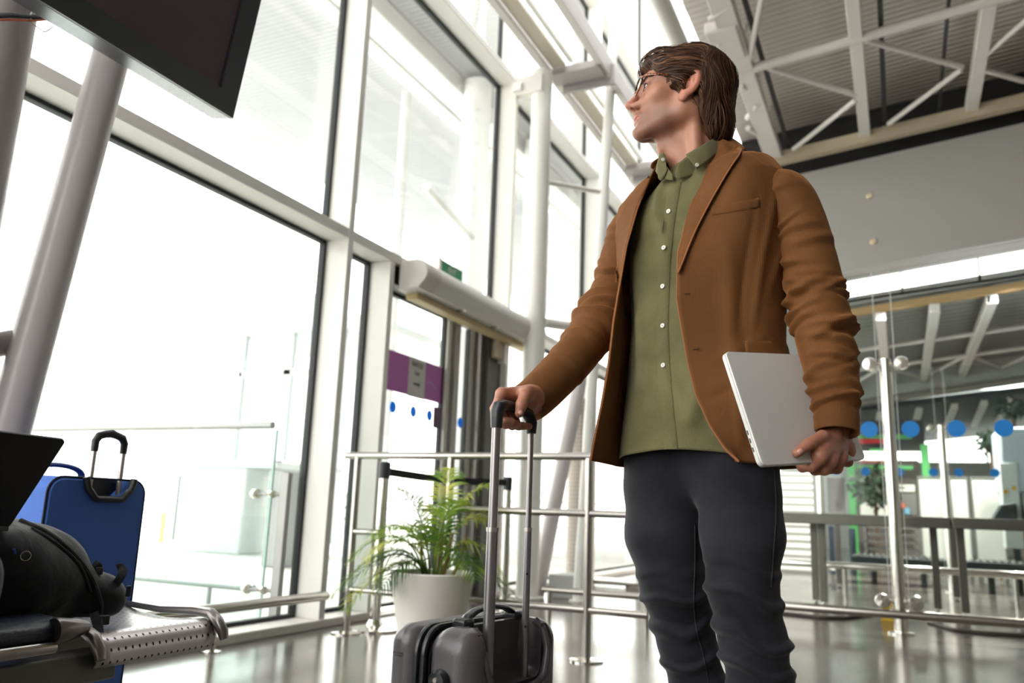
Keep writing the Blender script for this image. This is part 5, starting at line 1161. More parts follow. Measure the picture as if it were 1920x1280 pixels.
# moles on the neck, eyes, brows
for px, py, r in ((1303, 267, .0022), (1321, 262, .0016)): pass
M_eye = mat('eye_white', (224, 216, 210), .15); M_iris = mat('blue_grey_iris', (96, 110, 116), .15); M_pup = mat('pupil_black', (10, 10, 12), .1)
for s in (-1, 1):
    c = H2W((s * .0310, .0803, .009)); e = obj('eye', G().lathe([(.0001, -.0122)] + [(.0122 * math.sin(t), -.0122 * math.cos(t)) for t in np.linspace(.2, 2.95, 14)] + [(.0001, .0122)], c, 24, axis=tuple(HR[:, 1]), cap=False), M_eye, man)
    obj('iris', G().lathe([(.0001, .0124), (.0055, .0112), (.0058, .0105), (.0001, .0105)], c, 20, axis=tuple(HR[:, 1]), cap=False), M_iris, e); obj('pupil', G().lathe([(.0001, .0127), (.0023, .0124), (.0001, .0115)], c, 16, axis=tuple(HR[:, 1]), cap=False), M_pup, e)
M_hair = bpy.data.materials.new('brown_hair'); M_hair.use_nodes = True
def hair_mat(m, c1, c2, c3):
    n = m.node_tree.nodes; l = m.node_tree.links; p = n['Principled BSDF']; at = n.new('ShaderNodeAttribute'); at.attribute_name = 'rnd'
    cr = n.new('ShaderNodeValToRGB'); cr.color_ramp.elements[0].color = lin(c1); cr.color_ramp.elements[1].color = lin(c3); e = cr.color_ramp.elements.new(.55); e.color = lin(c2)
    l.new(at.outputs['Fac'], cr.inputs[0]); l.new(cr.outputs[0], p.inputs['Base Color']); p.inputs['Roughness'].default_value = .48; p.inputs['Specular IOR Level'].default_value = .35; p.inputs['Specular Tint'].default_value = (1, .8, .65, 1)
hair_mat(M_hair, (32, 20, 15), (68, 43, 31), (128, 90, 66))
def grad(fn, p, e=.001):
    g_ = np.stack([fn(p + [e, 0, 0]) - fn(p - [e, 0, 0]), fn(p + [0, e, 0]) - fn(p - [0, e, 0]), fn(p + [0, 0, e]) - fn(p - [0, 0, e])], 1); return g_ / (np.linalg.norm(g_, axis=1)[:, None] + 1e-9)
def lashes(parent, H2W_, m):
    for s in (-1, 1):
        for (pts, r) in (([(.0195, .10, .0080), (.0250, .10, .0135), (.0320, .10, .0152), (.0400, .095, .0125), (.0455, .088, .0070)], .0011), ([(.0215, .10, .0050), (.0300, .10, .0030), (.0400, .095, .0042)], .0006)):
            C = crom(np.array(pts, float), 16)
            for _ in range(6): C = C - grad(head_sdf, C) * (head_sdf(C)[:, None] - .0004)
            obj('eyelash_line', G().tube(H2W_(C * [s, 1, 1]), [r * .5] + [r] * 14 + [r * .4], 6), m, parent)
def build_hair(parent, H2W_, seed=1, N=4600, matr=M_hair):
    V, Q = surface_nets(lambda p: np.maximum(hair_sdf(p) + .004, -(head_sdf(p) + .004)), np.array([-.11, -.14, -.14]), np.array([.11, .13, .16]), .0035)
    rnd = np.random.RandomState(seed); g = G(); rv = []
    g.add(H2W_(V), Q); rv += [.12] * len(V)
    # strands start anywhere on the mass and follow the combing direction
    hd = hair_sdf; S0 = rnd.normal(size=(N * 6, 3)) * [.08, .10, .10] + [0, -.005, .045]
    for _ in range(6): S0 = S0 - grad(hd, S0) * hd(S0)[:, None]
    S0 = S0[(np.abs(hd(S0)) < .002) & (head_sdf(S0) > -.001)][:N]
    P = S0.copy(); pts = [P.copy()]; n0 = len(P); steps = 13; st_l = rnd.uniform(.0045, .0085, n0)
    ofs = rnd.uniform(.0005, .0045, n0) + .003 * (rnd.uniform(size=n0) > .9); mess = 1 + 1.2 * (rnd.uniform(size=n0) > .8); wob = rnd.uniform(0, 6.28, n0)
    for k in range(steps):
        n = grad(hd, P); side = np.sign(P[:, 0] + 1e-6)
        bk = np.clip((-P[:, 1] + .01) / .07, 0, 1)[:, None]; lowf = np.clip((.075 - P[:, 2]) / .09, 0, 1)[:, None]
        d = np.array([0, -1, .05]) * (1 - bk) + np.array([0, -.25, -1]) * bk + np.array([0, -.35, -.75]) * lowf * (1 - bk)
        d[:, 0] += side * .35 * (1 - lowf[:, 0]) * (1 - bk[:, 0] * .6) - side * .15 * lowf[:, 0]
        d = d + .42 * np.stack([np.sin(P[:, 2] * 75 + P[:, 1] * 30), np.cos(P[:, 1] * 60 + P[:, 0] * 50), np.sin(P[:, 0] * 80 + P[:, 2] * 40)], 1) + (.14 * mess)[:, None] * np.stack([np.sin(wob + k * .3), np.cos(wob * 2), np.sin(wob * 3 + k * .25)], 1)
        d = d - n * (d * n).sum(1)[:, None]; d /= np.linalg.norm(d, axis=1)[:, None] + 1e-9
        P = P + d * st_l[:, None]; t = (k + 1) / steps
        P = P - grad(hd, P) * (hd(P) - ofs * math.sin(math.pi * min(1, t * 1.1)) - .0045 * t ** 3)[:, None] * np.where(hd(P) < .02, 1, 0)[:, None]
        pts.append(P.copy())
    A = np.array(pts)                                            # steps+1, n, 3
    w = rnd.uniform(.0006, .0015, n0)
    for i in range(n0):
        c = A[:, i]; T = np.gradient(c, axis=0); nn = grad(hd, c); s = np.cross(T, nn); s /= np.linalg.norm(s, axis=1)[:, None] + 1e-9
        ww = w[i] * np.sin(np.linspace(.35, np.pi - .05, len(c))) ** .7
        ring = np.stack([c - s * ww[:, None], c + nn * ww[:, None] * .8, c + s * ww[:, None]], 1)
        g.loft([H2W_(ring[j]) for j in range(len(c))], cap=False, closed=False); rv += [float(np.clip(rnd.normal(.5, .25), 0, 1))] * (3 * len(c))
    o = obj('hair', g, matr, parent, smooth='all', fixn=False, label='medium length brown hair combed back')
    a = o.data.attributes.new('rnd', 'FLOAT', 'POINT'); a.data.foreach_set('value', np.array(rv, np.float32)); return o
build_hair(man, H2W)
def brow(parent, H2W_, m):
    for s in (-1, 1):
        g = G(); rnd = np.random.RandomState(5)
        for k in range(90):
            t = rnd.uniform(0, 1); x = .014 + .034 * t; z = .0235 + .006 * math.sin(t * 2.4) + rnd.uniform(-.0025, .0025); y = .098 - .02 * t ** 1.5
            p0 = np.array([x, y, z]); 
            for _ in range(4): p0 = p0 - grad(head_sdf, p0[None])[0] * head_sdf(p0[None])[0]
            p1 = p0 + np.array([.006, -.001 - .003 * t, .0015]); p1 = p1 - grad(head_sdf, p1[None])[0] * (head_sdf(p1[None])[0] - .0012)
            P_ = np.array([p0 * [s, 1, 1], (p0 + p1) / 2 * [s, 1, 1] + [0, .0006, 0], p1 * [s, 1, 1]]); g.tube(H2W_(P_), [.0006, .0009, .0003], 4)
        obj('eyebrow', g, m, parent)
lashes(man, H2W, mat('lash_brown', (48, 30, 24), .6))
brow(man, H2W, mat('brow_brown', (72, 48, 38), .6))
# glasses (a thing of their own)
M_tort = bpy.data.materials.new('tortoiseshell'); M_tort.use_nodes = True
n = M_tort.node_tree.nodes; l = M_tort.node_tree.links; tc = n.new('ShaderNodeTexCoord'); nz = n.new('ShaderNodeTexNoise'); nz.inputs['Scale'].default_value = 140; l.new(tc.outputs['Object'], nz.inputs[0])
cr = n.new('ShaderNodeValToRGB'); cr.color_ramp.elements[0].position = .45; cr.color_ramp.elements[0].color = lin((38, 20, 14)); cr.color_ramp.elements[1].position = .6; cr.color_ramp.elements[1].color = lin((176, 96, 34)); l.new(nz.outputs['Fac'], cr.inputs[0]); l.new(cr.outputs[0], n['Principled BSDF'].inputs['Base Color']); n['Principled BSDF'].inputs['Roughness'].default_value = .2
gl_ = thing('eyeglasses', 'round tortoiseshell eyeglasses worn by the standing man', 'glasses', H2W((0, .1, .01)))
for s in (-1, 1):
    t = np.linspace(0, 2 * np.pi, 33); r1, r2 = .0225, .0205; cyl = lambda x: .1095 - .35 * (abs(x) / .05) ** 2 * .02
    P_ = np.array([(s * .031 + r1 * math.cos(a), cyl(s * .031 + r1 * math.cos(a)) - .002 * math.sin(a), .008 + r2 * math.sin(a) + .0015 * math.sin(2 * a) * 0) for a in t])
    obj('rim', G().tube(H2W(P_), .0021, 8), M_tort, gl_)
    obj('lens', G().add(H2W(np.vstack([P_[:-1]])), [tuple(range(32))]), glassmat('spectacle_lens', (240, 244, 246), 1.5, 0), gl_, smooth=False)
    obj('temple', G().tube(H2W(np.array([(s * .0535, .104, .016), (s * .066, .092, .019), (s * .074, .060, .019), (s * .079, .025, .018), (s * .080, .002, .014), (s * .079, -.016, -.004), (s * .077, -.022, -.018)])), [.0026, .0026, .0022, .002, .002, .002, .0018], 8, el=(1.4, .7, (0, 0, 1))), M_tort, gl_)
obj('bridge', G().tube(H2W(np.array([(-.010, .105, .012), (0, .108, .016), (.010, .105, .012)])), .0019, 8), M_tort, gl_)
# laptop
lt = thing('laptop', 'closed silver laptop held upright under the standing man\'s arm', 'laptop', LP(LW / 2, 0, 0))
M_lap = mat('silver_anodised_aluminium', (228, 226, 223), .40, .12, var=.02)
RL = np.stack([ew, eu, en], 1)
def lslab(n0, n1, ins, r=.012):
    L_ = []
    for (cw0, cu0, a0) in ((LW - r, Lh - r, 0), (r, Lh - r, 90), (r, r, 180), (LW - r, r, 270)):
        for a in np.linspace(a0, a0 + 90, 8): L_.append((cw0 + (r - ins) * math.cos(math.radians(a)), cu0 + (r - ins) * math.sin(math.radians(a))))
    return np.array([LP(w, u, 0) for w, u in L_])
def lloft(levels):
    out = []
    for n_k, ins in levels: out.append(lslab(0, 0, ins) + en * n_k)
    return G().loft(out)
obj('lid', lloft([(0.0, .0012), (.0008, .0002), (.0030, 0), (.0042, .0008), (.0046, .0028)]), M_lap, lt)
obj('base_case', lloft([(-.0106, .0045), (-.0098, .0018), (-.0080, .0002), (-.0012, .0), (-.0004, .0008)]), M_lap, lt)
obj('hinge_gap', lloft([(-.0006, .0016), (.0002, .0016)]), mat('black_hinge', (24, 24, 26), .5), lt)
for k, u in enumerate((.030, .048, .064)): obj('port', G().box((-.0004, u, -.0068), (.0006, u + .009, -.0042), RL, lapBL), MATS['black_hinge'], lt)
# ---------------------------------------------------------------- clothes of the man
def proj(P):
    q = np.asarray(P, float) - CAM; d = q[..., 0:1] * XX_ + q[..., 1:2] * YY_ + q[..., 2:3] * UP_
    return np.stack([CX + F_PX * d[..., 0] / d[..., 2], CY + F_PX * d[..., 1] / d[..., 2]], -1)
def zinterp(P, z):
    P = np.asarray(P); o = np.argsort(P[:, 2]); P = P[o]; return np.array([np.interp(z, P[:, 2], P[:, k]) for k in (0, 1)] + [z])
def cord_mat():
    m = bpy.data.materials.new('brown_corduroy'); m.use_nodes = True; n = m.node_tree.nodes; l = m.node_tree.links; p = n['Principled BSDF']
    tc = n.new('ShaderNodeTexCoord'); sx = n.new('ShaderNodeSeparateXYZ'); l.new(tc.outputs['UV'], sx.inputs[0])
    nz = n.new('ShaderNodeTexNoise'); nz.inputs['Scale'].default_value = 14; nz.inputs['Detail'].default_value = 4; l.new(tc.outputs['Object'], nz.inputs[0])
    ad = n.new('ShaderNodeMath'); ad.operation = 'MULTIPLY_ADD'; ad.inputs[1].default_value = .0016; l.new(nz.outputs['Fac'], ad.inputs[0]); l.new(sx.outputs[0], ad.inputs[2])
    mu = n.new('ShaderNodeMath'); mu.operation = 'MULTIPLY'; mu.inputs[1].default_value = math.pi / .0025; l.new(ad.outputs[0], mu.inputs[0])
    si = n.new('ShaderNodeMath'); si.operation = 'SINE'; l.new(mu.outputs[0], si.inputs[0]); ab = n.new('ShaderNodeMath'); ab.operation = 'ABSOLUTE'; l.new(si.outputs[0], ab.inputs[0])
    cr = n.new('ShaderNodeValToRGB'); cr.color_ramp.elements[0].position = .05; cr.color_ramp.elements[0].color = lin((74, 45, 22)); cr.color_ramp.elements[1].position = .55; cr.color_ramp.elements[1].color = lin((128, 83, 45)); l.new(ab.outputs[0], cr.inputs[0])
    n2 = n.new('ShaderNodeTexNoise'); n2.inputs['Scale'].default_value = 5; n2.inputs['Detail'].default_value = 6; l.new(tc.outputs['Object'], n2.inputs[0])
    c2 = n.new('ShaderNodeValToRGB'); c2.color_ramp.elements[0].position = .3; c2.color_ramp.elements[0].color = (.72, .70, .68, 1); c2.color_ramp.elements[1].position = .7; l.new(n2.outputs['Fac'], c2.inputs[0])
    mx = n.new('ShaderNodeMix'); mx.data_type = 'RGBA'; mx.blend_type = 'MULTIPLY'; mx.inputs['Factor'].default_value = 1; l.new(cr.outputs[0], mx.inputs['A']); l.new(c2.outputs[0], mx.inputs['B']); l.new(mx.outputs['Result'], p.inputs['Base Color'])
    p.inputs['Roughness'].default_value = .75; p.inputs['Sheen Weight'].default_value = .7; p.inputs['Sheen Roughness'].default_value = .35; p.inputs['Sheen Tint'].default_value = lin((214, 150, 96)); p.inputs['Specular IOR Level'].default_value = .2
    b = n.new('ShaderNodeBump'); b.inputs['Strength'].default_value = .45; b.inputs['Distance'].default_value = .0010; l.new(ab.outputs[0], b.inputs['Height'])
    b2 = n.new('ShaderNodeBump'); b2.inputs['Strength'].default_value = .35; b2.inputs['Distance'].default_value = .012; n3 = n.new('ShaderNodeTexNoise'); n3.inputs['Scale'].default_value = 16; n3.inputs['Detail'].default_value = 3; n3.inputs['Distortion'].default_value = .8; l.new(tc.outputs['Object'], n3.inputs[0]); l.new(n3.outputs['Fac'], b2.inputs['Height']); l.new(b2.outputs[0], b.inputs['Normal'])
    l.new(b.outputs[0], p.inputs['Normal']); return m
M_cord = cord_mat()
def cloth_mat(name, c1, c2, scale, bs, fold=.3, rough=.8):
    m = mat(name, c1, rough, var=.0, sheen=.2, spec=.2); n = m.node_tree.nodes; l = m.node_tree.links; p = n['Principled BSDF']
    tc = n.new('ShaderNodeTexCoord'); nz = n.new('ShaderNodeTexNoise'); nz.inputs['Scale'].default_value = scale; nz.inputs['Detail'].default_value = 6; nz.inputs['Distortion'].default_value = .6; l.new(tc.outputs['Object'], nz.inputs[0])
    n2 = n.new('ShaderNodeTexNoise'); n2.inputs['Scale'].default_value = bs; n2.inputs['Detail'].default_value = 3; l.new(tc.outputs['Object'], n2.inputs[0])
    ad = n.new('ShaderNodeMath'); ad.operation = 'MULTIPLY_ADD'; ad.inputs[1].default_value = .35; l.new(n2.outputs['Fac'], ad.inputs[0]); l.new(nz.outputs['Fac'], ad.inputs[2])
    cr = n.new('ShaderNodeValToRGB'); cr.color_ramp.elements[0].position = .5; cr.color_ramp.elements[0].color = lin(c1); cr.color_ramp.elements[1].position = .85; cr.color_ramp.elements[1].color = lin(c2); l.new(ad.outputs[0], cr.inputs[0]); l.new(cr.outputs[0], p.inputs['Base Color'])
    b = n.new('ShaderNodeBump'); b.inputs['Strength'].default_value = .4; b.inputs['Distance'].default_value = .001; l.new(n2.outputs['Fac'], b.inputs['Height'])
    b2 = n.new('ShaderNodeBump'); b2.inputs['Strength'].default_value = fold; b2.inputs['Distance'].default_value = .015; l.new(nz.outputs['Fac'], b2.inputs['Height']); l.new(b2.outputs[0], b.inputs['Normal']); l.new(b.outputs[0], p.inputs['Normal']); return m
M_shirt = cloth_mat('olive_shirt_cotton', (94, 90, 60), (120, 115, 80), 7, 500, .3)
M_jean = cloth_mat('charcoal_denim', (26, 25, 31), (47, 46, 53), 5, 700, .12)
TC = lambda z: W(.425 + .010 * (z - 1.1), 1.805, 0)[:2]
def tpt(z, l_, f_, yaw=None):
    yw = 36 if yaw is None else yaw
    q = Lf(yw) * l_ + Fw(yw) * f_; c = TC(z); return np.array([c[0] + q[0], c[1] + q[1], z])
E_L = np.array([onf(*p) for p in ((1347, 258, 1.80), (1323, 308, 1.745), (1304, 358, 1.72), (1287, 412, 1.70), (1271, 475, 1.68), (1269, 560, 1.67), (1279, 620, 1.67), (1290, 680, 1.67), (1305, 740, 1.665), (1330, 795, 1.65), (1362, 845, 1.63), (1396, 874, 1.61), (1410, 880, 1.605))])
E_R = np.array([onf(*p) for p in ((1238, 290, 1.84), (1222, 330, 1.80), (1196, 390, 1.775), (1174, 460, 1.765), (1160, 540, 1.76), (1150, 600, 1.755), (1141, 680, 1.75), (1128, 760, 1.745), (1114, 830, 1.745), (1108, 868, 1.75), (1108, 876, 1.75))])
zhem, ztopj = .832, 1.572
def jw(z):  # half width / depth multipliers by height
    zz = [.80, .86, .95, 1.10, 1.22, 1.34, 1.42, 1.455, 1.485, 1.512, 1.535, 1.58]
    return np.interp(z, zz, [.206, .203, .196, .182, .186, .198, .206, .200, .172, .128, .090, .072]), np.interp(z, zz, [.140, .137, .130, .118, .120, .126, .120, .108, .096, .080, .066, .060])
NZ, NR = 150, 150
zs_ = np.concatenate([np.linspace(zhem, 1.40, 95), np.linspace(1.404, ztopj, NZ - 95)])
def jring(z, n=NR, e=0.):
    a, b = jw(z); a += e; b += e
    el, er = zinterp(E_L, z), zinterp(E_R, z)
    C = [er, tpt(z, -a * .93, b * .38), tpt(z, -a, -b * .12), tpt(z, -a * .86, -b * .66), tpt(z, -a * .45, -b * .98), tpt(z, 0, -b * 1.04), tpt(z, a * .45, -b * .98), tpt(z, a * .86, -b * .66), tpt(z, a, -b * .12), tpt(z, a * .90, b * .42), tpt(z, a * .62, b * .82), el]
    if z > 1.50: # above the shoulders the front edges close in on the neck
        C[1] = (C[0] + C[2]) / 2; C[10] = (C[9] + el) / 2
    R = crom(C, n); R[:, 2] = z; return R
J = np.array([jring(z) for z in zs_])
def fbm(p, seed, f): return snoise(p, seed, f, 6, 1.2) * .65 + snoise(p, seed + 9, f * 2.1, 6, .8) * .3
def normals(Gd):
    du = np.gradient(Gd, axis=1); dv = np.gradient(Gd, axis=0); n = np.cross(du, dv); return n / (np.linalg.norm(n, axis=2)[..., None] + 1e-9)
_l = ((J[..., :2] - np.array([TC(z) for z in zs_])[:, None]) @ Lf(36)[:2]); J[..., 2] += .033 * np.clip(_l / .16, 0, 1) ** 1.3 * np.clip((J[..., 2] - 1.40) / .09, 0, 1) * np.clip((1.60 - J[..., 2]) / .10, 0, 1)
NJ = normals(J); out = np.sign((NJ * (J - J.mean(1, keepdims=True))).sum(2).mean()); NJ *= out
tt = np.linspace(0, 1, NR)[None, :] * np.ones((NZ, 1)); zz = zs_[:, None] * np.ones((1, NR))
fold = .0042 * fbm(J.reshape(-1, 3) * [1, 1, .45], 2, 20).reshape(NZ, NR)
def ridge(u0, z0, u1, z1, w, amp):
    """a soft crease between two points of the (around, height) chart"""
    d = np.array([u1 - u0, (z1 - z0)]); L2_ = (d ** 2).sum(); h = np.clip(((tt - u0) * d[0] + (zz - z0) * d[1]) / L2_, 0, 1)
    dist = np.hypot((tt - u0 - h * d[0]) * 1.0, zz - z0 - h * d[1]); return amp * np.exp(-(dist / w) ** 2) * np.sin(np.pi * np.clip(h * .9 + .05, 0, 1)) ** .5
for a in ((.80, 1.44, .86, 1.12, .012, .006), (.86, 1.40, .91, 1.05, .010, -.004), (.92, 1.30, .90, .88, .016, .008), (.82, 1.10, .95, 1.04, .010, .004), (.80, 1.02, .97, .96, .010, -.004), (.05, 1.35, .03, 1.0, .010, .005), (.08, 1.2, .10, .9, .012, -.005), (.84, .98, .86, .86, .014, .006), (.74, 1.36, .80, 1.20, .012, .005)):
    fold += ridge(*a)
J = J + NJ * fold[..., None]
def ring_uv(Gd):
    seg = np.linalg.norm(np.diff(Gd, axis=1), axis=2); k = len(Gd) // 3; u = np.concatenate([[0], np.cumsum(seg[k])]); z = Gd[:, 0, 2]
    return np.stack([np.tile(u, (len(Gd), 1)), np.repeat(z[:, None], Gd.shape[1], 1)], -1).reshape(-1, 2)
g = G().loft(list(J), cap=False, closed=False); jacket = obj('jacket', g, M_cord, man, smooth='all', uv=ring_uv(J), solid=.0035, fixn=False, label='brown corduroy jacket, open at the front')
JP = proj(J); JN = normals(J) * out
def jsurf(px, py, off=.004, lim=None):
    d = ((JP - np.array([px, py])) ** 2).sum(2); v = JN @ (0 * CAM) if False else None
    face = ((J - CAM) * JN).sum(2) < .02
    d = np.where(face, d, 1e9)
    if lim: d[:, :int(lim[0] * NR)] = 1e9; d[:, int(lim[1] * NR):] = 1e9
    i, j = np.unravel_index(d.argmin(), d.shape)
    # slide the point along the local plane so that it meets the wanted direction
    n = JN[i, j]; r = ray(px, py); t = (J[i, j] - CAM).dot(n) / r.dot(n); P = CAM + t * r
    if np.linalg.norm(P - J[i, j]) > .02: P = J[i, j]
    return P + n * off
def patch(nm, A_, B_, off0, off1, parent, m, nu=10, nv=24, lim=(.5, 1.0), th=.003, label=None, ribs='len'):
    """cloth piece lying on the jacket between two photo outlines A_ and B_ (lists of px, py)"""
    A_ = crom(np.array(A_, float), nv); B_ = crom(np.array(B_, float), nv); Gd = np.zeros((nv, nu, 3))
    for i in range(nv):
        for j in range(nu):
            t = j / (nu - 1); q = A_[i] * (1 - t) + B_[i] * t; bow = math.sin(math.pi * t) * .002
            Gd[i, j] = jsurf(q[0], q[1], off0 * (1 - t) + off1 * t + bow, lim)
    for _ in range(5): Gd[1:-1, 1:-1] = (Gd[:-2, 1:-1] + Gd[2:, 1:-1] + Gd[1:-1, :-2] + Gd[1:-1, 2:]) / 4
    for _ in range(2): Gd[1:-1] = (Gd[:-2] + 2 * Gd[1:-1] + Gd[2:]) / 4
    u = np.concatenate([[0], np.cumsum(np.linalg.norm(np.diff(Gd[nv // 2], axis=0), axis=1))]); v = np.concatenate([[0], np.cumsum(np.linalg.norm(np.diff(Gd[:, nu // 2], axis=0), axis=1))])
    UV = np.stack([np.tile(u, (nv, 1)), np.repeat(v[:, None], nu, 1)], -1).reshape(-1, 2)
    if ribs != 'len': UV = UV[:, ::-1]
    return obj(nm, G().loft(list(Gd), cap=False, closed=False), m, parent, smooth='all', uv=UV, solid=th, label=label)
lapL = patch('lapel', [(1346, 262), (1323, 308), (1304, 358), (1285, 418), (1268, 512)], [(1392, 288), (1372, 322), (1338, 380), (1302, 446), (1271, 516)], .003, .012, jacket, M_cord, label='left front lapel with peaked notch')
_v = np.array([v.co[:] for v in lapL.data.vertices]).reshape(24, 10, 3)[:, -1] + wpos(lapL)
obj('lapel_edge', G().tube(_v, .0020, 8), mat('tan_corduroy_edge', (150, 92, 48), .8, sheen=.4), jacket)
patch('lapel', [(1236, 296), (1221, 334), (1195, 392), (1175, 455), (1164, 520)], [(1216, 312), (1200, 345), (1168, 405), (1152, 465), (1156, 530)], .003, .008, jacket, M_cord, lim=(0, .3))
patch('chest_pocket_welt', [(1334, 388), (1380, 380), (1421, 372)], [(1336, 406), (1382, 398), (1424, 390)], .004, .004, jacket, M_cord, nu=5, nv=14, ribs='w')
patch('pocket_flap', [(1396, 640), (1440, 640), (1486, 644)], [(1394, 668), (1440, 668), (1484, 672)], .004, .007, jacket, M_cord, nu=6, nv=14, ribs='w')
for jj in (0, NR - 1): obj('front_edge_piping', G().tube(J[::2, jj][:58 if jj else 62], .0021, 8), mat('tan_corduroy_edge', (150, 92, 48), .8, sheen=.4), jacket)
for k, (px, py) in enumerate(((1285, 552), (1301, 655))):
    P0 = jsurf(px, py, .004, (.6, 1)); obj('buttonhole', G().tube([P0 - Lf(36) * .010, P0 + Lf(36) * .010], .0012, 8), mat('dark_brown_thread', (62, 36, 20), .8), jacket)
    obj('stitch_knot', G().lathe([(0, 0), (.0018, 0), (0, .0018)], P0 - Lf(36) * .009, 8, axis=tuple(Fw(36)), cap=False), mat('pale_thread', (226, 214, 190), .6), jacket)
# jacket collar round the back of the neck
def collar_band(nm, pts, h, lean, m, parent, n=50, th=.0035, uvr=True, rise=None):
    C = crom(pts, n); c0 = np.array([neckb[0], neckb[1], 0]); rows = []
    for k, s in enumerate(np.linspace(0, 1, 8)):
        ctr = C.copy(); o_ = C - c0; o_[:, 2] = 0; o_ /= np.linalg.norm(o_, axis=1)[:, None]
        up_ = math.sin(math.pi * min(s * 1.4, 1) * .5) if rise is None else 0
        hh = np.interp(np.linspace(0, 1, n), [0, .12, .5, .88, 1], [h[0], h[1], h[2], h[1], h[0]])[:, None]
        prof_o = lean * (s ** 1.6); prof_z = math.sin(s * 2.2) * .34 - s * .62 * (s > 0) * 1.0
        rows.append(ctr + o_ * (.002 + prof_o) * 1.0 + np.array([0, 0, 1]) * hh * prof_z)
    Gd = np.array(rows); L = np.concatenate([[0], np.cumsum(np.linalg.norm(np.diff(Gd[3], axis=0), axis=1))])
    UV = np.stack([np.tile(L, (8, 1)), np.repeat(np.linspace(0, .06, 8)[:, None], n, 1)], -1).reshape(-1, 2)
    return obj(nm, G().loft(list(Gd), cap=False, closed=False), m, parent, smooth='all', uv=UV, solid=th)
# ---- sleeves
def sleeve(nm, path, rad, folds, seed, cuff=True, ns=170, nc=72, squash=None):
    path = np.asarray(path); C = crom(path, ns); T = np.gradient(C, axis=0); T /= np.linalg.norm(T, axis=1)[:, None]
    L = np.concatenate([[0], np.cumsum(np.linalg.norm(np.diff(C, axis=0), axis=1))]); R = np.interp(np.linspace(0, 1, ns), np.linspace(0, 1, len(rad)), rad)
    N = np.array([0, 0, 1.]) - T[0][2] * T[0]; N = np.cross(T[0], [0., 1., 0.]) if np.linalg.norm(N) < .2 else N; N /= np.linalg.norm(N)
    N = VH * 1.0; th = np.linspace(0, 2 * np.pi, nc, endpoint=False); Gd = np.zeros((ns, nc, 3)); Rm = np.zeros((ns, nc))
    for i in range(ns):
        N = N - N.dot(T[i]) * T[i]; N /= np.linalg.norm(N); Bn = np.cross(T[i], N)
        s = L[i]; r = np.full(nc, R[i])
        for (s0, th0, slope, w, amp, span) in folds:
            dth = (th - th0) % (2 * np.pi) - np.pi
            x = (s - s0 - slope * dth) / w; prof = np.exp(-x ** 2) - .55 * np.exp(-((x - 1.7) / 1.0) ** 2)
            r = r + amp * prof * np.exp(-(dth / span) ** 2)
        Rm[i] = r; Gd[i] = C[i] + r[:, None] * (np.outer(np.cos(th), N) + np.outer(np.sin(th), Bn))
    nn = (Gd - C[:, None]) / Rm[..., None]; Gd += nn * (.0016 * fbm(Gd.reshape(-1, 3), seed, 34).reshape(ns, nc))[..., None]
    # turn the cuff inwards
    end = Gd[-1]; ce = C[-1]; rows = list(Gd) + [ce + (end - ce) * .955 + T[-1] * .0005, ce + (end - ce) * .93 - T[-1] * .006, ce + (end - ce) * .90 - T[-1] * .03]
    u = th * np.mean(R); UV = np.stack([np.tile(u, (ns, 1)), np.repeat(L[:, None], nc, 1)], -1); UV = np.concatenate([UV] + [UV[-1:]] * 3).reshape(-1, 2)
    g = G().loft(rows + [], cap=False, closed=True); return obj(nm, g, M_cord, jacket, smooth='all', uv=UV, fixn=False), Gd, C
def mkfolds(seed, n, smin_, smax_, amp):
    r = np.random.RandomState(seed); return [(r.uniform(smin_, smax_), r.uniform(-1.6, 1.6), r.uniform(-.022, .022), r.uniform(.0048, .0105), amp * r.uniform(.6, 1.35), r.uniform(.5, 1.2)) for _ in range(n)]
pR = [shR_ + (neckb - shR_) * .30 + [0, 0, -.012], shR_ + [0, 0, -.004], onf(1170, 470, 1.925), onf(1150, 540, 1.915), onf(1122, 603, 1.88), onf(1078, 668, 1.815), onf(1012, 737, 1.742), onf(989, 755, 1.722)]
rR = [.040, .050, .053, .052, .054, .050, .045, .0435]
fR = mkfolds(11, 26, .20, .44, .0062) + mkfolds(12, 8, .06, .2, .004) + mkfolds(13, 8, .42, .54, .004)
sleeve('sleeve', pR, rR, fR, 21)
pL = [shL_ + (neckb - shL_) * .30 + [0, 0, -.012], shL_ + [0, 0, -.006], onf(1498, 412, 1.68), onf(1519, 500, 1.675), onf(1536, 590, 1.67), onf(1558, 690, 1.655), onf(1567, 770, 1.64), onf(1568, 812, 1.63)]
rL = [.042, .0515, .054, .058, .062, .054, .0455, .0435]
fL = mkfolds(31, 32, .22, .55, .0075) + mkfolds(32, 7, .06, .22, .005) + [(.30, .5, .02, .010, .010, .8), (.42, -.4, -.02, .010, .010, .9), (.545, 0, .01, .006, .008, 2.2)]
sleeve('sleeve', pL, rL, fL, 41)
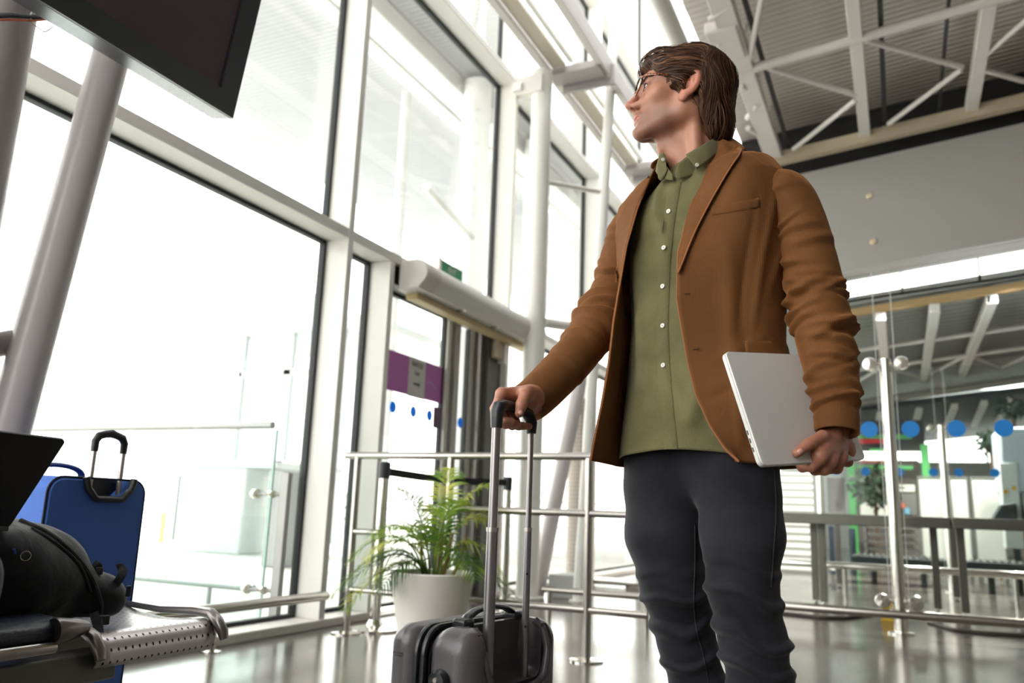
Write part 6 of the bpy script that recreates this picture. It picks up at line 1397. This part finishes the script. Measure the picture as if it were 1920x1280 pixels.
# ---- shirt
def srad(z):
    zz = [.84, .90, 1.0, 1.15, 1.30, 1.40, 1.45, 1.49, 1.515, 1.535]; return np.interp(z, zz, [.186, .180, .168, .158, .166, .165, .135, .095, .070, .062]), np.interp(z, zz, [.133, .130, .121, .111, .112, .104, .092, .078, .068, .060])
SZ, SN = 110, 140; zsh = np.linspace(.858, 1.530, SZ); ph = np.linspace(-np.pi, np.pi, SN, endpoint=False)
def spt(z, p):
    a, b = srad(z); c_, s_ = np.cos(p), np.sin(p); return tpt(z, 0, 0) + Lf(36) * (np.sign(s_) * abs(s_) ** .9 * a)[..., None] + Fw(36) * (np.sign(c_) * abs(c_) ** .85 * b)[..., None]
Sg = np.zeros((SZ, SN, 3))
for i, z in enumerate(zsh):
    k = 1 - i / (SZ - 1); zc2 = z + (1 - (i / (SZ - 1))) ** 6 * (-.006 + .006 * np.cos(ph * 3))          # curved tails
    R = spt(z, ph); R[:, 2] = zc2; Sg[i] = R
NS = normals(Sg); so = np.sign((NS * (Sg - Sg.mean(1, keepdims=True))).sum(2).mean()); NS *= so
pp_ = ph[None, :] * np.ones((SZ, 1)); z_ = zsh[:, None] * np.ones((1, SN))
fs = .0052 * fbm(Sg.reshape(-1, 3) * [1, 1, .35], 7, 22).reshape(SZ, SN) + .004 * np.sin(pp_ * 9 + 2 * np.sin(z_ * 9)) * np.clip((1.15 - z_) / .3, 0, 1) * .7
for (p0, z0, p1, z1, w, am) in ((-.5, 1.47, -.15, 1.30, .05, .006), (.5, 1.46, .12, 1.28, .05, .006), (-.8, 1.3, -.5, 1.0, .07, .006), (.4, 1.1, .15, .92, .06, .007), (-.3, .95, -.6, 1.15, .07, .005), (.25, 1.35, .3, 1.1, .05, -.004), (.5, .95, .15, 1.02, .05, .005)):
    d = np.array([p1 - p0, (z1 - z0) * 6]); h = np.clip(((pp_ - p0) * d[0] + (z_ - z0) * 6 * d[1]) / (d ** 2).sum(), 0, 1); ds_ = np.hypot(pp_ - p0 - h * d[0], (z_ - z0) * 6 - h * d[1]); fs += 1.7 * am * np.exp(-(ds_ / (w * 1.7)) ** 2)
Sg = Sg + NS * fs[..., None]
shirt = obj('shirt', G().loft(list(Sg), cap=False, closed=True), M_shirt, man, smooth='all', fixn=False, solid=.0015, label='olive green button-down shirt worn untucked')
SP = proj(Sg)
def ssurf(px, py, off):
    face = ((Sg - CAM) * NS).sum(2) < 0; d = np.where(face, ((SP - np.array([px, py])) ** 2).sum(2), 1e9); i, j = np.unravel_index(d.argmin(), d.shape)
    n = NS[i, j]; r = ray(px, py); t = (Sg[i, j] - CAM).dot(n) / r.dot(n); P = CAM + t * r
    if np.linalg.norm(P - Sg[i, j]) > .02: P = Sg[i, j]
    return P + n * off, n
pl_l = crom(np.array([(1252, 352), (1246, 400), (1238, 465), (1233, 540), (1231, 611), (1233, 685), (1237, 760), (1246, 842)], float), 60)
pl_r = crom(np.array([(1278, 342), (1268, 400), (1260, 465), (1256, 540), (1254, 611), (1257, 685), (1263, 760), (1272, 842)], float), 60)
rows = []
for i in range(60):
    rows.append(np.array([ssurf(*(pl_l[i] * (1 - t) + pl_r[i] * t), (.0005, .0026, .0022, .0026, .0005)[k])[0] for k, t in enumerate((0, .06, .5, .94, 1))]))
Gd = np.array(rows); Gd[1:-1] = (Gd[:-2] + 2 * Gd[1:-1] + Gd[2:]) / 4; Gd[:, 2, :] += 0
obj('placket', G().loft(list(Gd), cap=False, closed=False), M_shirt, shirt, smooth='all')
M_btn = mat('pearl_button', (226, 222, 212), .25)
for px, py in ((1255, 397), (1246, 465), (1244, 537), (1244, 611), (1245, 685)):
    P0, n = ssurf(px, py, .003); bt = obj('button', G().lathe([(0, 0), (.0052, 0), (.0056, .0012), (.0050, .0022), (.0036, .0017), (0, .0017)], P0, 20, axis=tuple(n), cap=False), M_btn, shirt)
    obj('button_thread', G().tube([P0 + n * .0019 - Lf(36) * .0013, P0 + n * .0019 + Lf(36) * .0013], .0006, 6), mat('dark_thread', (40, 40, 34), .8), bt)
# shirt collar: stand and two leaves
def quadpatch(nm, A_, B_, parent, m, n=12, th=.0018, bow=.004):
    A_ = crom(np.array(A_), n); B_ = crom(np.array(B_), n); rows = []
    for t in np.linspace(0, 1, 8):
        o_ = (A_ + B_) / 2 - neckb; o_[:, 2] = 0; o_ /= np.linalg.norm(o_, axis=1)[:, None]; rows.append(A_ * (1 - t) + B_ * t + o_ * bow * math.sin(math.pi * t))
    return obj(nm, G().loft(rows, cap=False, closed=False), m, parent, smooth='all', solid=th)
nk = lambda l_, f_, z: neckb + Lf(36) * l_ + Fw(36) * f_ + [0, 0, z]
top = [onf(1266, 322, 1.732), onf(1274, 305, 1.734), onf(1300, 284, 1.745), onf(1325, 268, 1.765), onf(1350, 253, 1.80), nk(.060, -.035, .085), nk(.045, -.07, .095), nk(0, -.080, .098), nk(-.048, -.066, .090), nk(-.062, -.02, .070), onf(1238, 290, 1.80), onf(1246, 305, 1.765), onf(1262, 328, 1.740)]
bot = [onf(1268, 334, 1.730), onf(1280, 334, 1.728), onf(1310, 325, 1.735), onf(1335, 305, 1.755), onf(1356, 285, 1.78), nk(.074, -.035, .040), nk(.05, -.08, .045), nk(0, -.095, .045), nk(-.055, -.075, .040), nk(-.078, -.02, .030), onf(1230, 320, 1.80), onf(1240, 334, 1.765), onf(1262, 338, 1.738)]
quadpatch('collar_stand', top, bot, shirt, M_shirt, n=80, bow=.001)
quadpatch('collar_leaf', [onf(1286, 289, 1.722), onf(1302, 280, 1.726), onf(1326, 266, 1.744), onf(1350, 251, 1.79)], [onf(1307, 317, 1.712), onf(1318, 309, 1.714), onf(1334, 297, 1.724), onf(1360, 278, 1.77)], shirt, M_shirt, n=24, bow=.003)
quadpatch('collar_leaf', [onf(1236, 290, 1.775), onf(1241, 286, 1.772), onf(1247, 290, 1.768), onf(1250, 300, 1.762)], [onf(1234, 334, 1.765), onf(1239, 338, 1.758), onf(1246, 330, 1.752), onf(1252, 318, 1.750)], shirt, M_shirt, n=24, bow=.004)
jt = [onf(1353, 262, 1.772), onf(1358, 252, 1.81), nk(.066, -.045, .080), nk(.045, -.085, .088), nk(0, -.095, .090), nk(-.048, -.078, .085), nk(-.070, -.02, .062), onf(1234, 296, 1.82)]
jb = [onf(1391, 287, 1.735), onf(1400, 281, 1.785), nk(.082, -.05, .042), nk(.055, -.100, .045), nk(0, -.112, .045), nk(-.062, -.095, .040), nk(-.090, -.02, .030), onf(1220, 314, 1.81)]
jcol = quadpatch('collar', jt, jb, jacket, M_cord, n=60, th=.003, bow=.006)
_uv = jcol.data.uv_layers.new(name='UVMap'); _li = np.empty(len(jcol.data.loops), int); jcol.data.loops.foreach_get('vertex_index', _li)
_u = np.array([(k % 60 * .006, k // 60 * .01) for k in range(480)]); _uv.data.foreach_set('uv', _u[_li].ravel())
for px, py, f in ((1243, 299, 1.755), (1307, 309, 1.706)):
    P0 = onf(px, py, f); bt = obj('collar_button', G().lathe([(0, 0), (.0042, 0), (.0044, .001), (.0036, .0018), (0, .0014)], P0, 16, axis=tuple(-VH * .8 + [0, 0, -.3]), cap=False), M_btn, shirt)
# ---- jeans
Lp = [onf(1378, 860, 1.745), onf(1391, 1000, 1.735), onf(1392, 1100, 1.73), onf(1412, 1200, 1.75), onf(1428, 1290, 1.765)]
Rp = [onf(1250, 860, 1.865), onf(1247, 1000, 1.86), onf(1266, 1100, 1.855), onf(1287, 1200, 1.87), onf(1311, 1290, 1.885)]
def ext(P):
    d = P[-1] - P[-2]; z = .07; P = P + [P[-1] + d * ((z - P[-1][2]) / d[2])]; return P
Lp, Rp = ext(Lp), ext(Rp)
Lr = [.091, .083, .0685, .066, .064, .060]; Rr = [.098, .084, .0725, .060, .059, .057]
def jean_sdf(p):
    d = None
    for P, R, sd in ((Lp, Lr, 1), (Rp, Rr, 2)):
        dl = None
        for i in range(len(P) - 1):
            c = sd_cap(p, P[i], P[i + 1], R[i], R[i + 1]); dl = c if dl is None else smin(dl, c, .02)
        z = p[:, 2]; kz = P[3][2]; kneew = np.exp(-((z - kz - .02) / .11) ** 2); side = ((p - P[3]) @ RH)
        ph_ = z * 150 + side * 34 * (1 if sd == 1 else -1) + 1.6 * np.sin(side * 45 + sd) + 1.2 * np.sin(z * 38 + sd * 2)
        dl = dl - kneew * (.0115 * np.maximum(0, np.sin(ph_ * .62)) ** 1.5 - .001) - .0022 * snoise(p * [1, 1, .5], 50 + sd, 30, 6, 1.) - .0016 * np.sin(z * 55 + side * 40 + sd) * np.exp(-((z - .80) / .08) ** 2) * 1.6
        d = dl if d is None else smin(d, dl, .012)
    T = frame3(Fw(28)); c = W(.428, 1.80, .93)
    d = smin(d, sd_ell(p, c, (.155, .098, .15), T), .04); d = smin(d, sd_cap(p, Lp[0] + [0, 0, -.02], Rp[0] + [0, 0, -.02], .075, .075), .03); d = smax(d, p[:, 2] - 1.0, .004)
    d = smax(d, .062 - p[:, 2], .004)
    return d
allp = np.array(Lp + Rp); V, Q = surface_nets(jean_sdf, np.array([allp[:, 0].min() - .14, allp[:, 1].min() - .14, .04]), np.array([allp[:, 0].max() + .14, allp[:, 1].max() + .14, 1.02]), .0045)
jeans = obj('jeans', G().add(V, Q), M_jean, man, smooth='all', fixn=False, label='charcoal grey slim jeans')
def seam(pts, f0):
    out_ = []
    for (px, py) in crom(np.array(pts, float), 70):
        r = ray(px, py); t0 = f0 / r.dot(VH); tv_ = t0 * .86
        for _ in range(40):
            dd = float(jean_sdf((CAM + tv_ * r)[None])[0]); tv_ += dd / np.linalg.norm(r) * .8
            if abs(dd) < .0004: break
        if abs(dd) < .004: out_.append(CAM + tv_ * r)
    return np.array(out_)
M_seam = mat('dark_denim_seam', (36, 35, 40), .8)
for pts, f0 in (([(1303, 985), (1303, 1060), (1301, 1130), (1306, 1180), (1318, 1225), (1328, 1279)], 1.86), ([(1452, 880), (1455, 960), (1450, 1040), (1446, 1100)], 1.74)):
    Q_ = seam(pts, f0)
    if len(Q_) > 5: obj('seam', G().tube(Q_, .0019, 6), M_seam, jeans)
# ---- shoes (below the frame)
M_shoe = mat('brown_leather_shoe', (70, 46, 32), .4, bump=.1, bscale=90); M_sole = mat('dark_rubber_sole', (34, 30, 28), .7)
for P, yw in ((Lp, 30), (Rp, 48)):
    a = P[-1]; fd = Fw(yw); T = frame3(fd)
    def sh_sdf(p, a=a, fd=fd, T=T):
        d = sd_cap(p, a + [0, 0, .03], a * [1, 1, 0] + [0, 0, .065], .050, .046); d = smin(d, sd_cap(p, a * [1, 1, 0] - fd * .03 + [0, 0, .045], a * [1, 1, 0] + fd * .15 + [0, 0, .036], .038, .036), .03)
        d = smin(d, sd_ell(p, a * [1, 1, 0] + fd * .10 + [0, 0, .035], (.047, .09, .034), T), .02); return smax(d, .012 - p[:, 2], .003)
    V, Q = surface_nets(sh_sdf, a * [1, 1, 0] - [.22, .22, 0], a * [1, 1, 0] + [.22, .22, .14], .007, 8); s_ = obj('shoe', G().add(V, Q), M_shoe, man, smooth='all', fixn=False)
    rr_ = []
    for th_ in np.linspace(0, 2 * np.pi, 28, endpoint=False): rr_.append(a * [1, 1, 0] + fd * (.055 + .135 * math.cos(th_)) + np.cross(fd, [0, 0, 1]) * .048 * math.sin(th_) * (1 + .12 * math.cos(th_)))
    rr_ = np.array(rr_); obj('sole', G().loft([rr_, rr_ + [0, 0, .018]]), M_sole, s_)
# ================================================================ backpack on the bench and the seated person at the left edge
M_pack = cloth_mat('black_nylon', (9, 9, 11), (20, 20, 23), 10, 420, .5, .62); M_strap = mat('black_webbing_strap', (24, 24, 27), .7, bump=.3, bscale=300)
bp = thing('backpack', 'bulging black backpack lying on the bench with loose straps', 'backpack', (-1.78, 1.22, .44))
pk = lambda px, py, x=-1.72: onx(px, py, x)
def pack_sdf(p):
    d = sd_cap(p, (-1.74, 1.04, .555), (-1.72, 1.24, .545), .115, .095)
    d = smin(d, sd_ell(p, (-1.74, 1.12, .55), (.17, .22, .115)), .05)
    d = smin(d, sd_ell(p, (-1.74, 1.34, .505), (.13, .10, .062)), .04)
    d = smin(d, sd_cap(p, (-1.80, 1.36, .50), (-1.66, 1.38, .49), .045, .042), .03)
    d = smin(d, sd_ell(p, (-1.66, 1.06, .60), (.09, .14, .06)), .04)
    d = smax(d, .447 - p[:, 2], .02)
    return d - .006 * snoise(p, 77, 26, 7, 1.3) - .0025 * snoise(p, 78, 70, 7, 1.2)
V, Q = surface_nets(pack_sdf, (-2.0, .78, .42), (-1.48, 1.52, .75), .0055)
obj('main_bag', G().add(V, Q), M_pack, bp, smooth='all', fixn=False)
def onpack(px, py, off=.004):
    r = ray(px, py); r = r / np.linalg.norm(r); t = 1.0
    for _ in range(120):
        d = float(pack_sdf((CAM + t * r)[None])[0]); t += max(d * .7, .0005)
        if d < .0006: break
        if t > 4: return None
    return CAM + (t - off) * r
def pline(pts, n, off):
    Q_ = [onpack(a, b, off) for a, b in crom(np.array(pts, float), n)]; return np.array([q for q in Q_ if q is not None])
for pts, r in (([(38, 976), (90, 1000), (140, 1040), (172, 1085), (188, 1130), (186, 1160)], .006), ([(60, 990), (110, 1022), (150, 1060), (170, 1110)], .0035)):
    L_ = pline(pts, 40, .002)
    if len(L_) > 4: obj('zip_piping', G().tube(L_, r, 8), M_strap, bp)
def strap(pts, w, nm='strap', th=.002):
    C = crom(np.array(pts, float), 28); T = np.gradient(C, axis=0); T /= np.linalg.norm(T, axis=1)[:, None]; s = np.cross(T, [.75, -.6, .1]); s /= np.linalg.norm(s, axis=1)[:, None]; n_2 = np.cross(s, T)
    return obj(nm, G().loft([np.array([c - a * w, c + a * w, c + a * w + b * th, c - a * w + b * th]) for c, a, b in zip(C, s, n_2)]), M_strap, bp)
q = lambda px, py, x: onx(px, py, x)
strap([q(206, 1108, -1.64), q(222, 1088, -1.62), q(230, 1072, -1.62), q(226, 1064, -1.63), q(220, 1066, -1.635)], .009)
strap([q(176, 1148, -1.58), q(184, 1180, -1.56), q(184, 1205, -1.54), q(178, 1235, -1.535), q(170, 1252, -1.535)], .009)
strap([q(188, 1160, -1.57), q(190, 1190, -1.55), q(188, 1225, -1.54), q(192, 1255, -1.54), q(191, 1272, -1.54)], .0045)
strap([q(176, 1056, -1.66), q(182, 1060, -1.65), q(186, 1066, -1.65), q(184, 1072, -1.65)], .008)
obj('buckle', G().box((-.014, -.006, -.010), (.014, .006, .010), frame3((.8, -.5, 0)), q(192, 1162, -1.575)), MATS['black_moulded_plastic'], bp, bevel=.003)
obj('buckle', G().box((-.008, -.004, -.008), (.008, .004, .008), frame3((.8, -.5, 0)), q(186, 1070, -1.645)), MATS['black_moulded_plastic'], bp, bevel=.002)
obj('buckle', G().box((-.005, -.004, -.012), (.005, .004, .012), frame3((.8, -.5, 0)), q(241, 1108, -1.60)), MATS['black_moulded_plastic'], bp, bevel=.002)
tgp = onpack(26, 1028, .006)
if tgp is not None: obj('zip_pull', G().tube([tgp, tgp + [0.001, .004, -.010]], [.0022, .0018], 8), mat('blue_zip_pull', (40, 84, 196), .3), bp)
tgp = onpack(48, 1042, .004)
if tgp is not None:
    t = np.linspace(0, 2 * np.pi, 20); obj('key_ring', G().tube(np.array([tgp + np.array([.0, .011 * math.cos(a), .009 * math.sin(a)]) for a in t]), .0009, 6), M_steel, bp)
lp2 = pline([(0, 990), (14, 1000), (30, 1000)], 10, .01)

# ---- seated person using the dark laptop
py_ = .735
sit = thing('person', 'seated person in navy jeans at the left edge, typing on the dark laptop', 'person', (-1.72, py_, .49))
hipL, hipR = np.array([-1.83, py_ + .10, .585]), np.array([-1.83, py_ - .10, .585]); knL, knR = np.array([-1.345, py_ + .095, .585]), np.array([-1.345, py_ - .12, .59]); anL, anR = np.array([-1.31, py_ + .12, .10]), np.array([-1.33, py_ - .14, .10])
def sj(p):
    d = smin(sd_cap(p, hipL, knL, .088, .064), sd_cap(p, knL, anL, .064, .052), .025); d = smin(d, smin(sd_cap(p, hipR, knR, .088, .064), sd_cap(p, knR, anR, .064, .052), .025), .01)
    d = smin(d, sd_ell(p, (-1.86, py_, .60), (.12, .175, .11)), .04); d = smax(d, p[:, 2] - .74, .01); return smax(d, .075 - p[:, 2], .004) - .0022 * snoise(p, 5, 30, 7, 1)
V, Q = surface_nets(sj, (-2.06, py_ - .3, .05), (-1.2, py_ + .3, .8), .009)
M_nj = cloth_mat('navy_denim', (20, 26, 40), (36, 46, 66), 6, 600, .2); obj('jeans', G().add(V, Q), M_nj, sit, smooth='all', fixn=False)
ch = np.array([-1.88, py_, 1.0]); sL, sR = np.array([-1.87, py_ + .18, 1.08]), np.array([-1.87, py_ - .18, 1.08]); eL, eR = np.array([-1.72, py_ + .24, .83]), np.array([-1.72, py_ - .24, .83]); wL2, wR2 = np.array([-1.54, py_ + .12, .715]), np.array([-1.54, py_ - .06, .715])
def stop_(p):
    d = sd_ell(p, ch, (.125, .175, .22)); d = smin(d, sd_ell(p, (-1.87, py_, .76), (.125, .165, .16)), .06); d = smin(d, sd_cap(p, sL, sR, .065, .065), .05)
    for a, b, c in ((sL, eL, wL2), (sR, eR, wR2)): d = smin(d, smin(sd_cap(p, a, b, .062, .052), sd_cap(p, b, c, .052, .040), .02), .02)
    return smax(d, p[:, 2] - 1.165, .01) - .003 * snoise(p, 6, 24, 7, 1)
V, Q = surface_nets(stop_, (-2.1, py_ - .36, .55), (-1.45, py_ + .36, 1.2), .009)
obj('sweater', G().add(V, Q), cloth_mat('dark_navy_knit', (26, 28, 36), (42, 44, 54), 8, 300, .3), sit, smooth='all', fixn=False)
HC2 = np.array([-1.83, py_, 1.345]); HR2 = frame3((.93, .10, -.30)); H2 = lambda q: HC2 + (np.asarray(q, float) * .98) @ HR2.T
def s_head(p):
    d = head_sdf(((p - HC2) @ HR2) / .98) * .98; return smin(d, sd_cap(p, H2((0, -.02, -.03)), (-1.89, py_, 1.10), .053, .06), .02)
Va, Qa = surface_nets(s_head, HC2 - [.16, .16, .27], HC2 + .16, .005)
g = G().add(Va, Qa); cl = [np.tile(np.array(lin((196, 134, 106))[:3]), (len(Va), 1))]
for wr, sg in ((wL2, 1), (wR2, -1)):
    J_ = [[wr + [.085, sg * (-.005 - .02 * (k - 1.5)) * 1.0, -.005], wr + [.118, sg * (-.005 - .021 * (k - 1.5)), .002], wr + [.138, sg * (-.005 - .021 * (k - 1.5)), -.012], wr + [.150, sg * (-.005 - .021 * (k - 1.5)), -.026]] for k in range(4)]
    T_ = [wr + [.03, -sg * .028, -.006], wr + [.06, -sg * .042, -.010], wr + [.085, -sg * .046, -.014], wr + [.105, -sg * .044, -.022]]
    hf_ = hand_parts(wr, J_, T_, [(wr, j[0], .024, .0115) for j in J_]); pts = np.array([x for j in J_ for x in j] + T_ + [wr])
    Vb, Qb = surface_nets(hf_, pts.min(0) - .03, pts.max(0) + .03, .003); g.add(Vb, Qb); cl.append(np.tile(np.array(lin((190, 128, 102))[:3]), (len(Vb), 1)))
bo = obj('body', g, M_skin, sit, smooth='all', fixn=False); set_tone(bo, np.concatenate(cl))
build_hair(sit, H2, seed=8, N=900)
for s in (-1, 1):
    c = H2((s * .0305, .0765, .010)); e = obj('eye', G().lathe([(.0001, -.0122)] + [(.0122 * math.sin(t), -.0122 * math.cos(t)) for t in np.linspace(.2, 2.95, 10)] + [(.0001, .0122)], c, 16, axis=tuple(HR2[:, 1]), cap=False), M_eye, sit); obj('iris', G().lathe([(.0001, .0127), (.0055, .0112), (.0001, .0105)], c, 14, axis=tuple(HR2[:, 1]), cap=False), M_iris, e)
for a in (anL, anR):
    obj('shoe', G().loft([np.array([[a[0] + x * 1.0, a[1] + y, z] for x, y in [(.19 * f_ + .02, .0), (.16 * f_, .04), (0, .045), (-.07, .03), (-.08, 0), (-.07, -.03), (0, -.045), (.16 * f_, -.04)]]) for z, f_ in ((.0, 1), (.03, 1.0), (.06, .8), (.10, .2))]), M_belt, sit, sub=2)
# ---- dark laptop on the lap
yl1 = 1.075; A = ony(125, 825, yl1); B_ = ony(30, 970, yl1); C0 = onx(0, 805, A[0])
dl = thing('laptop', 'open dark laptop seen from behind on the seated person\'s lap, left edge', 'laptop', (-1.5, .9, .66))
ev = (A - B_); Lv = .215; ev /= np.linalg.norm(ev); eh = np.array([C0[0] - A[0], C0[1] - A[1], C0[2] - A[2]]); eh /= np.linalg.norm(eh); eh = eh - eh.dot(ev) * ev; eh /= np.linalg.norm(eh); nn_ = np.cross(ev, eh); nn_ = nn_ if nn_[0] > 0 else -nn_
LvA = np.linalg.norm(A - B_); org = A - ev * Lv
R5 = np.stack([eh, ev, nn_], 1)
def slab5(n0, n1, ins, w=.335, h=Lv, r=.01):
    L_ = []
    for (cx0, cy0, a0) in ((w - r, h - r, 0), (r, h - r, 90), (r, r, 180), (w - r, r, 270)):
        for a in np.linspace(a0, a0 + 90, 6): L_.append((cx0 + (r - ins) * math.cos(math.radians(a)), cy0 + (r - ins) * math.sin(math.radians(a)), 0))
    return [np.array(L_) @ R5.T + org + nn_ * k for k in (n0, n1)]
M_dkl = mat('near_black_laptop_lid', (26, 24, 28), .4, .2, var=.03)
obj('lid', G().loft(slab5(-.006, 0, 0)), M_dkl, dl, bevel=.001)
obj('display', G().loft(slab5(-.0068, -.0061, .008)), mat('dim_display', (40, 44, 52), .25), dl, smooth=False)
zb5 = org[2]; g = G().box((org[0] - .235, org[1] - .335, zb5 - .006), (org[0] + .002, org[1], zb5 + .010)); obj('keyboard_base', g, mat('grey_laptop_base', (86, 84, 84), .4, .4), dl, bevel=.003)
obj('hinge', G().tube([(org[0] - .002, org[1] - .30, zb5 + .008), (org[0] - .002, org[1] - .02, zb5 + .008)], .006, 10), M_dkl, dl)
for r_ in range(4):
    for c_ in range(12): pass
g = G()
for r_ in range(4): g.box((org[0] - .03 - r_ * .02 - .016, org[1] - .31, zb5 + .010), (org[0] - .03 - r_ * .02, org[1] - .025, zb5 + .0115))
obj('keyboard', g, MATS['black_hinge'], dl)
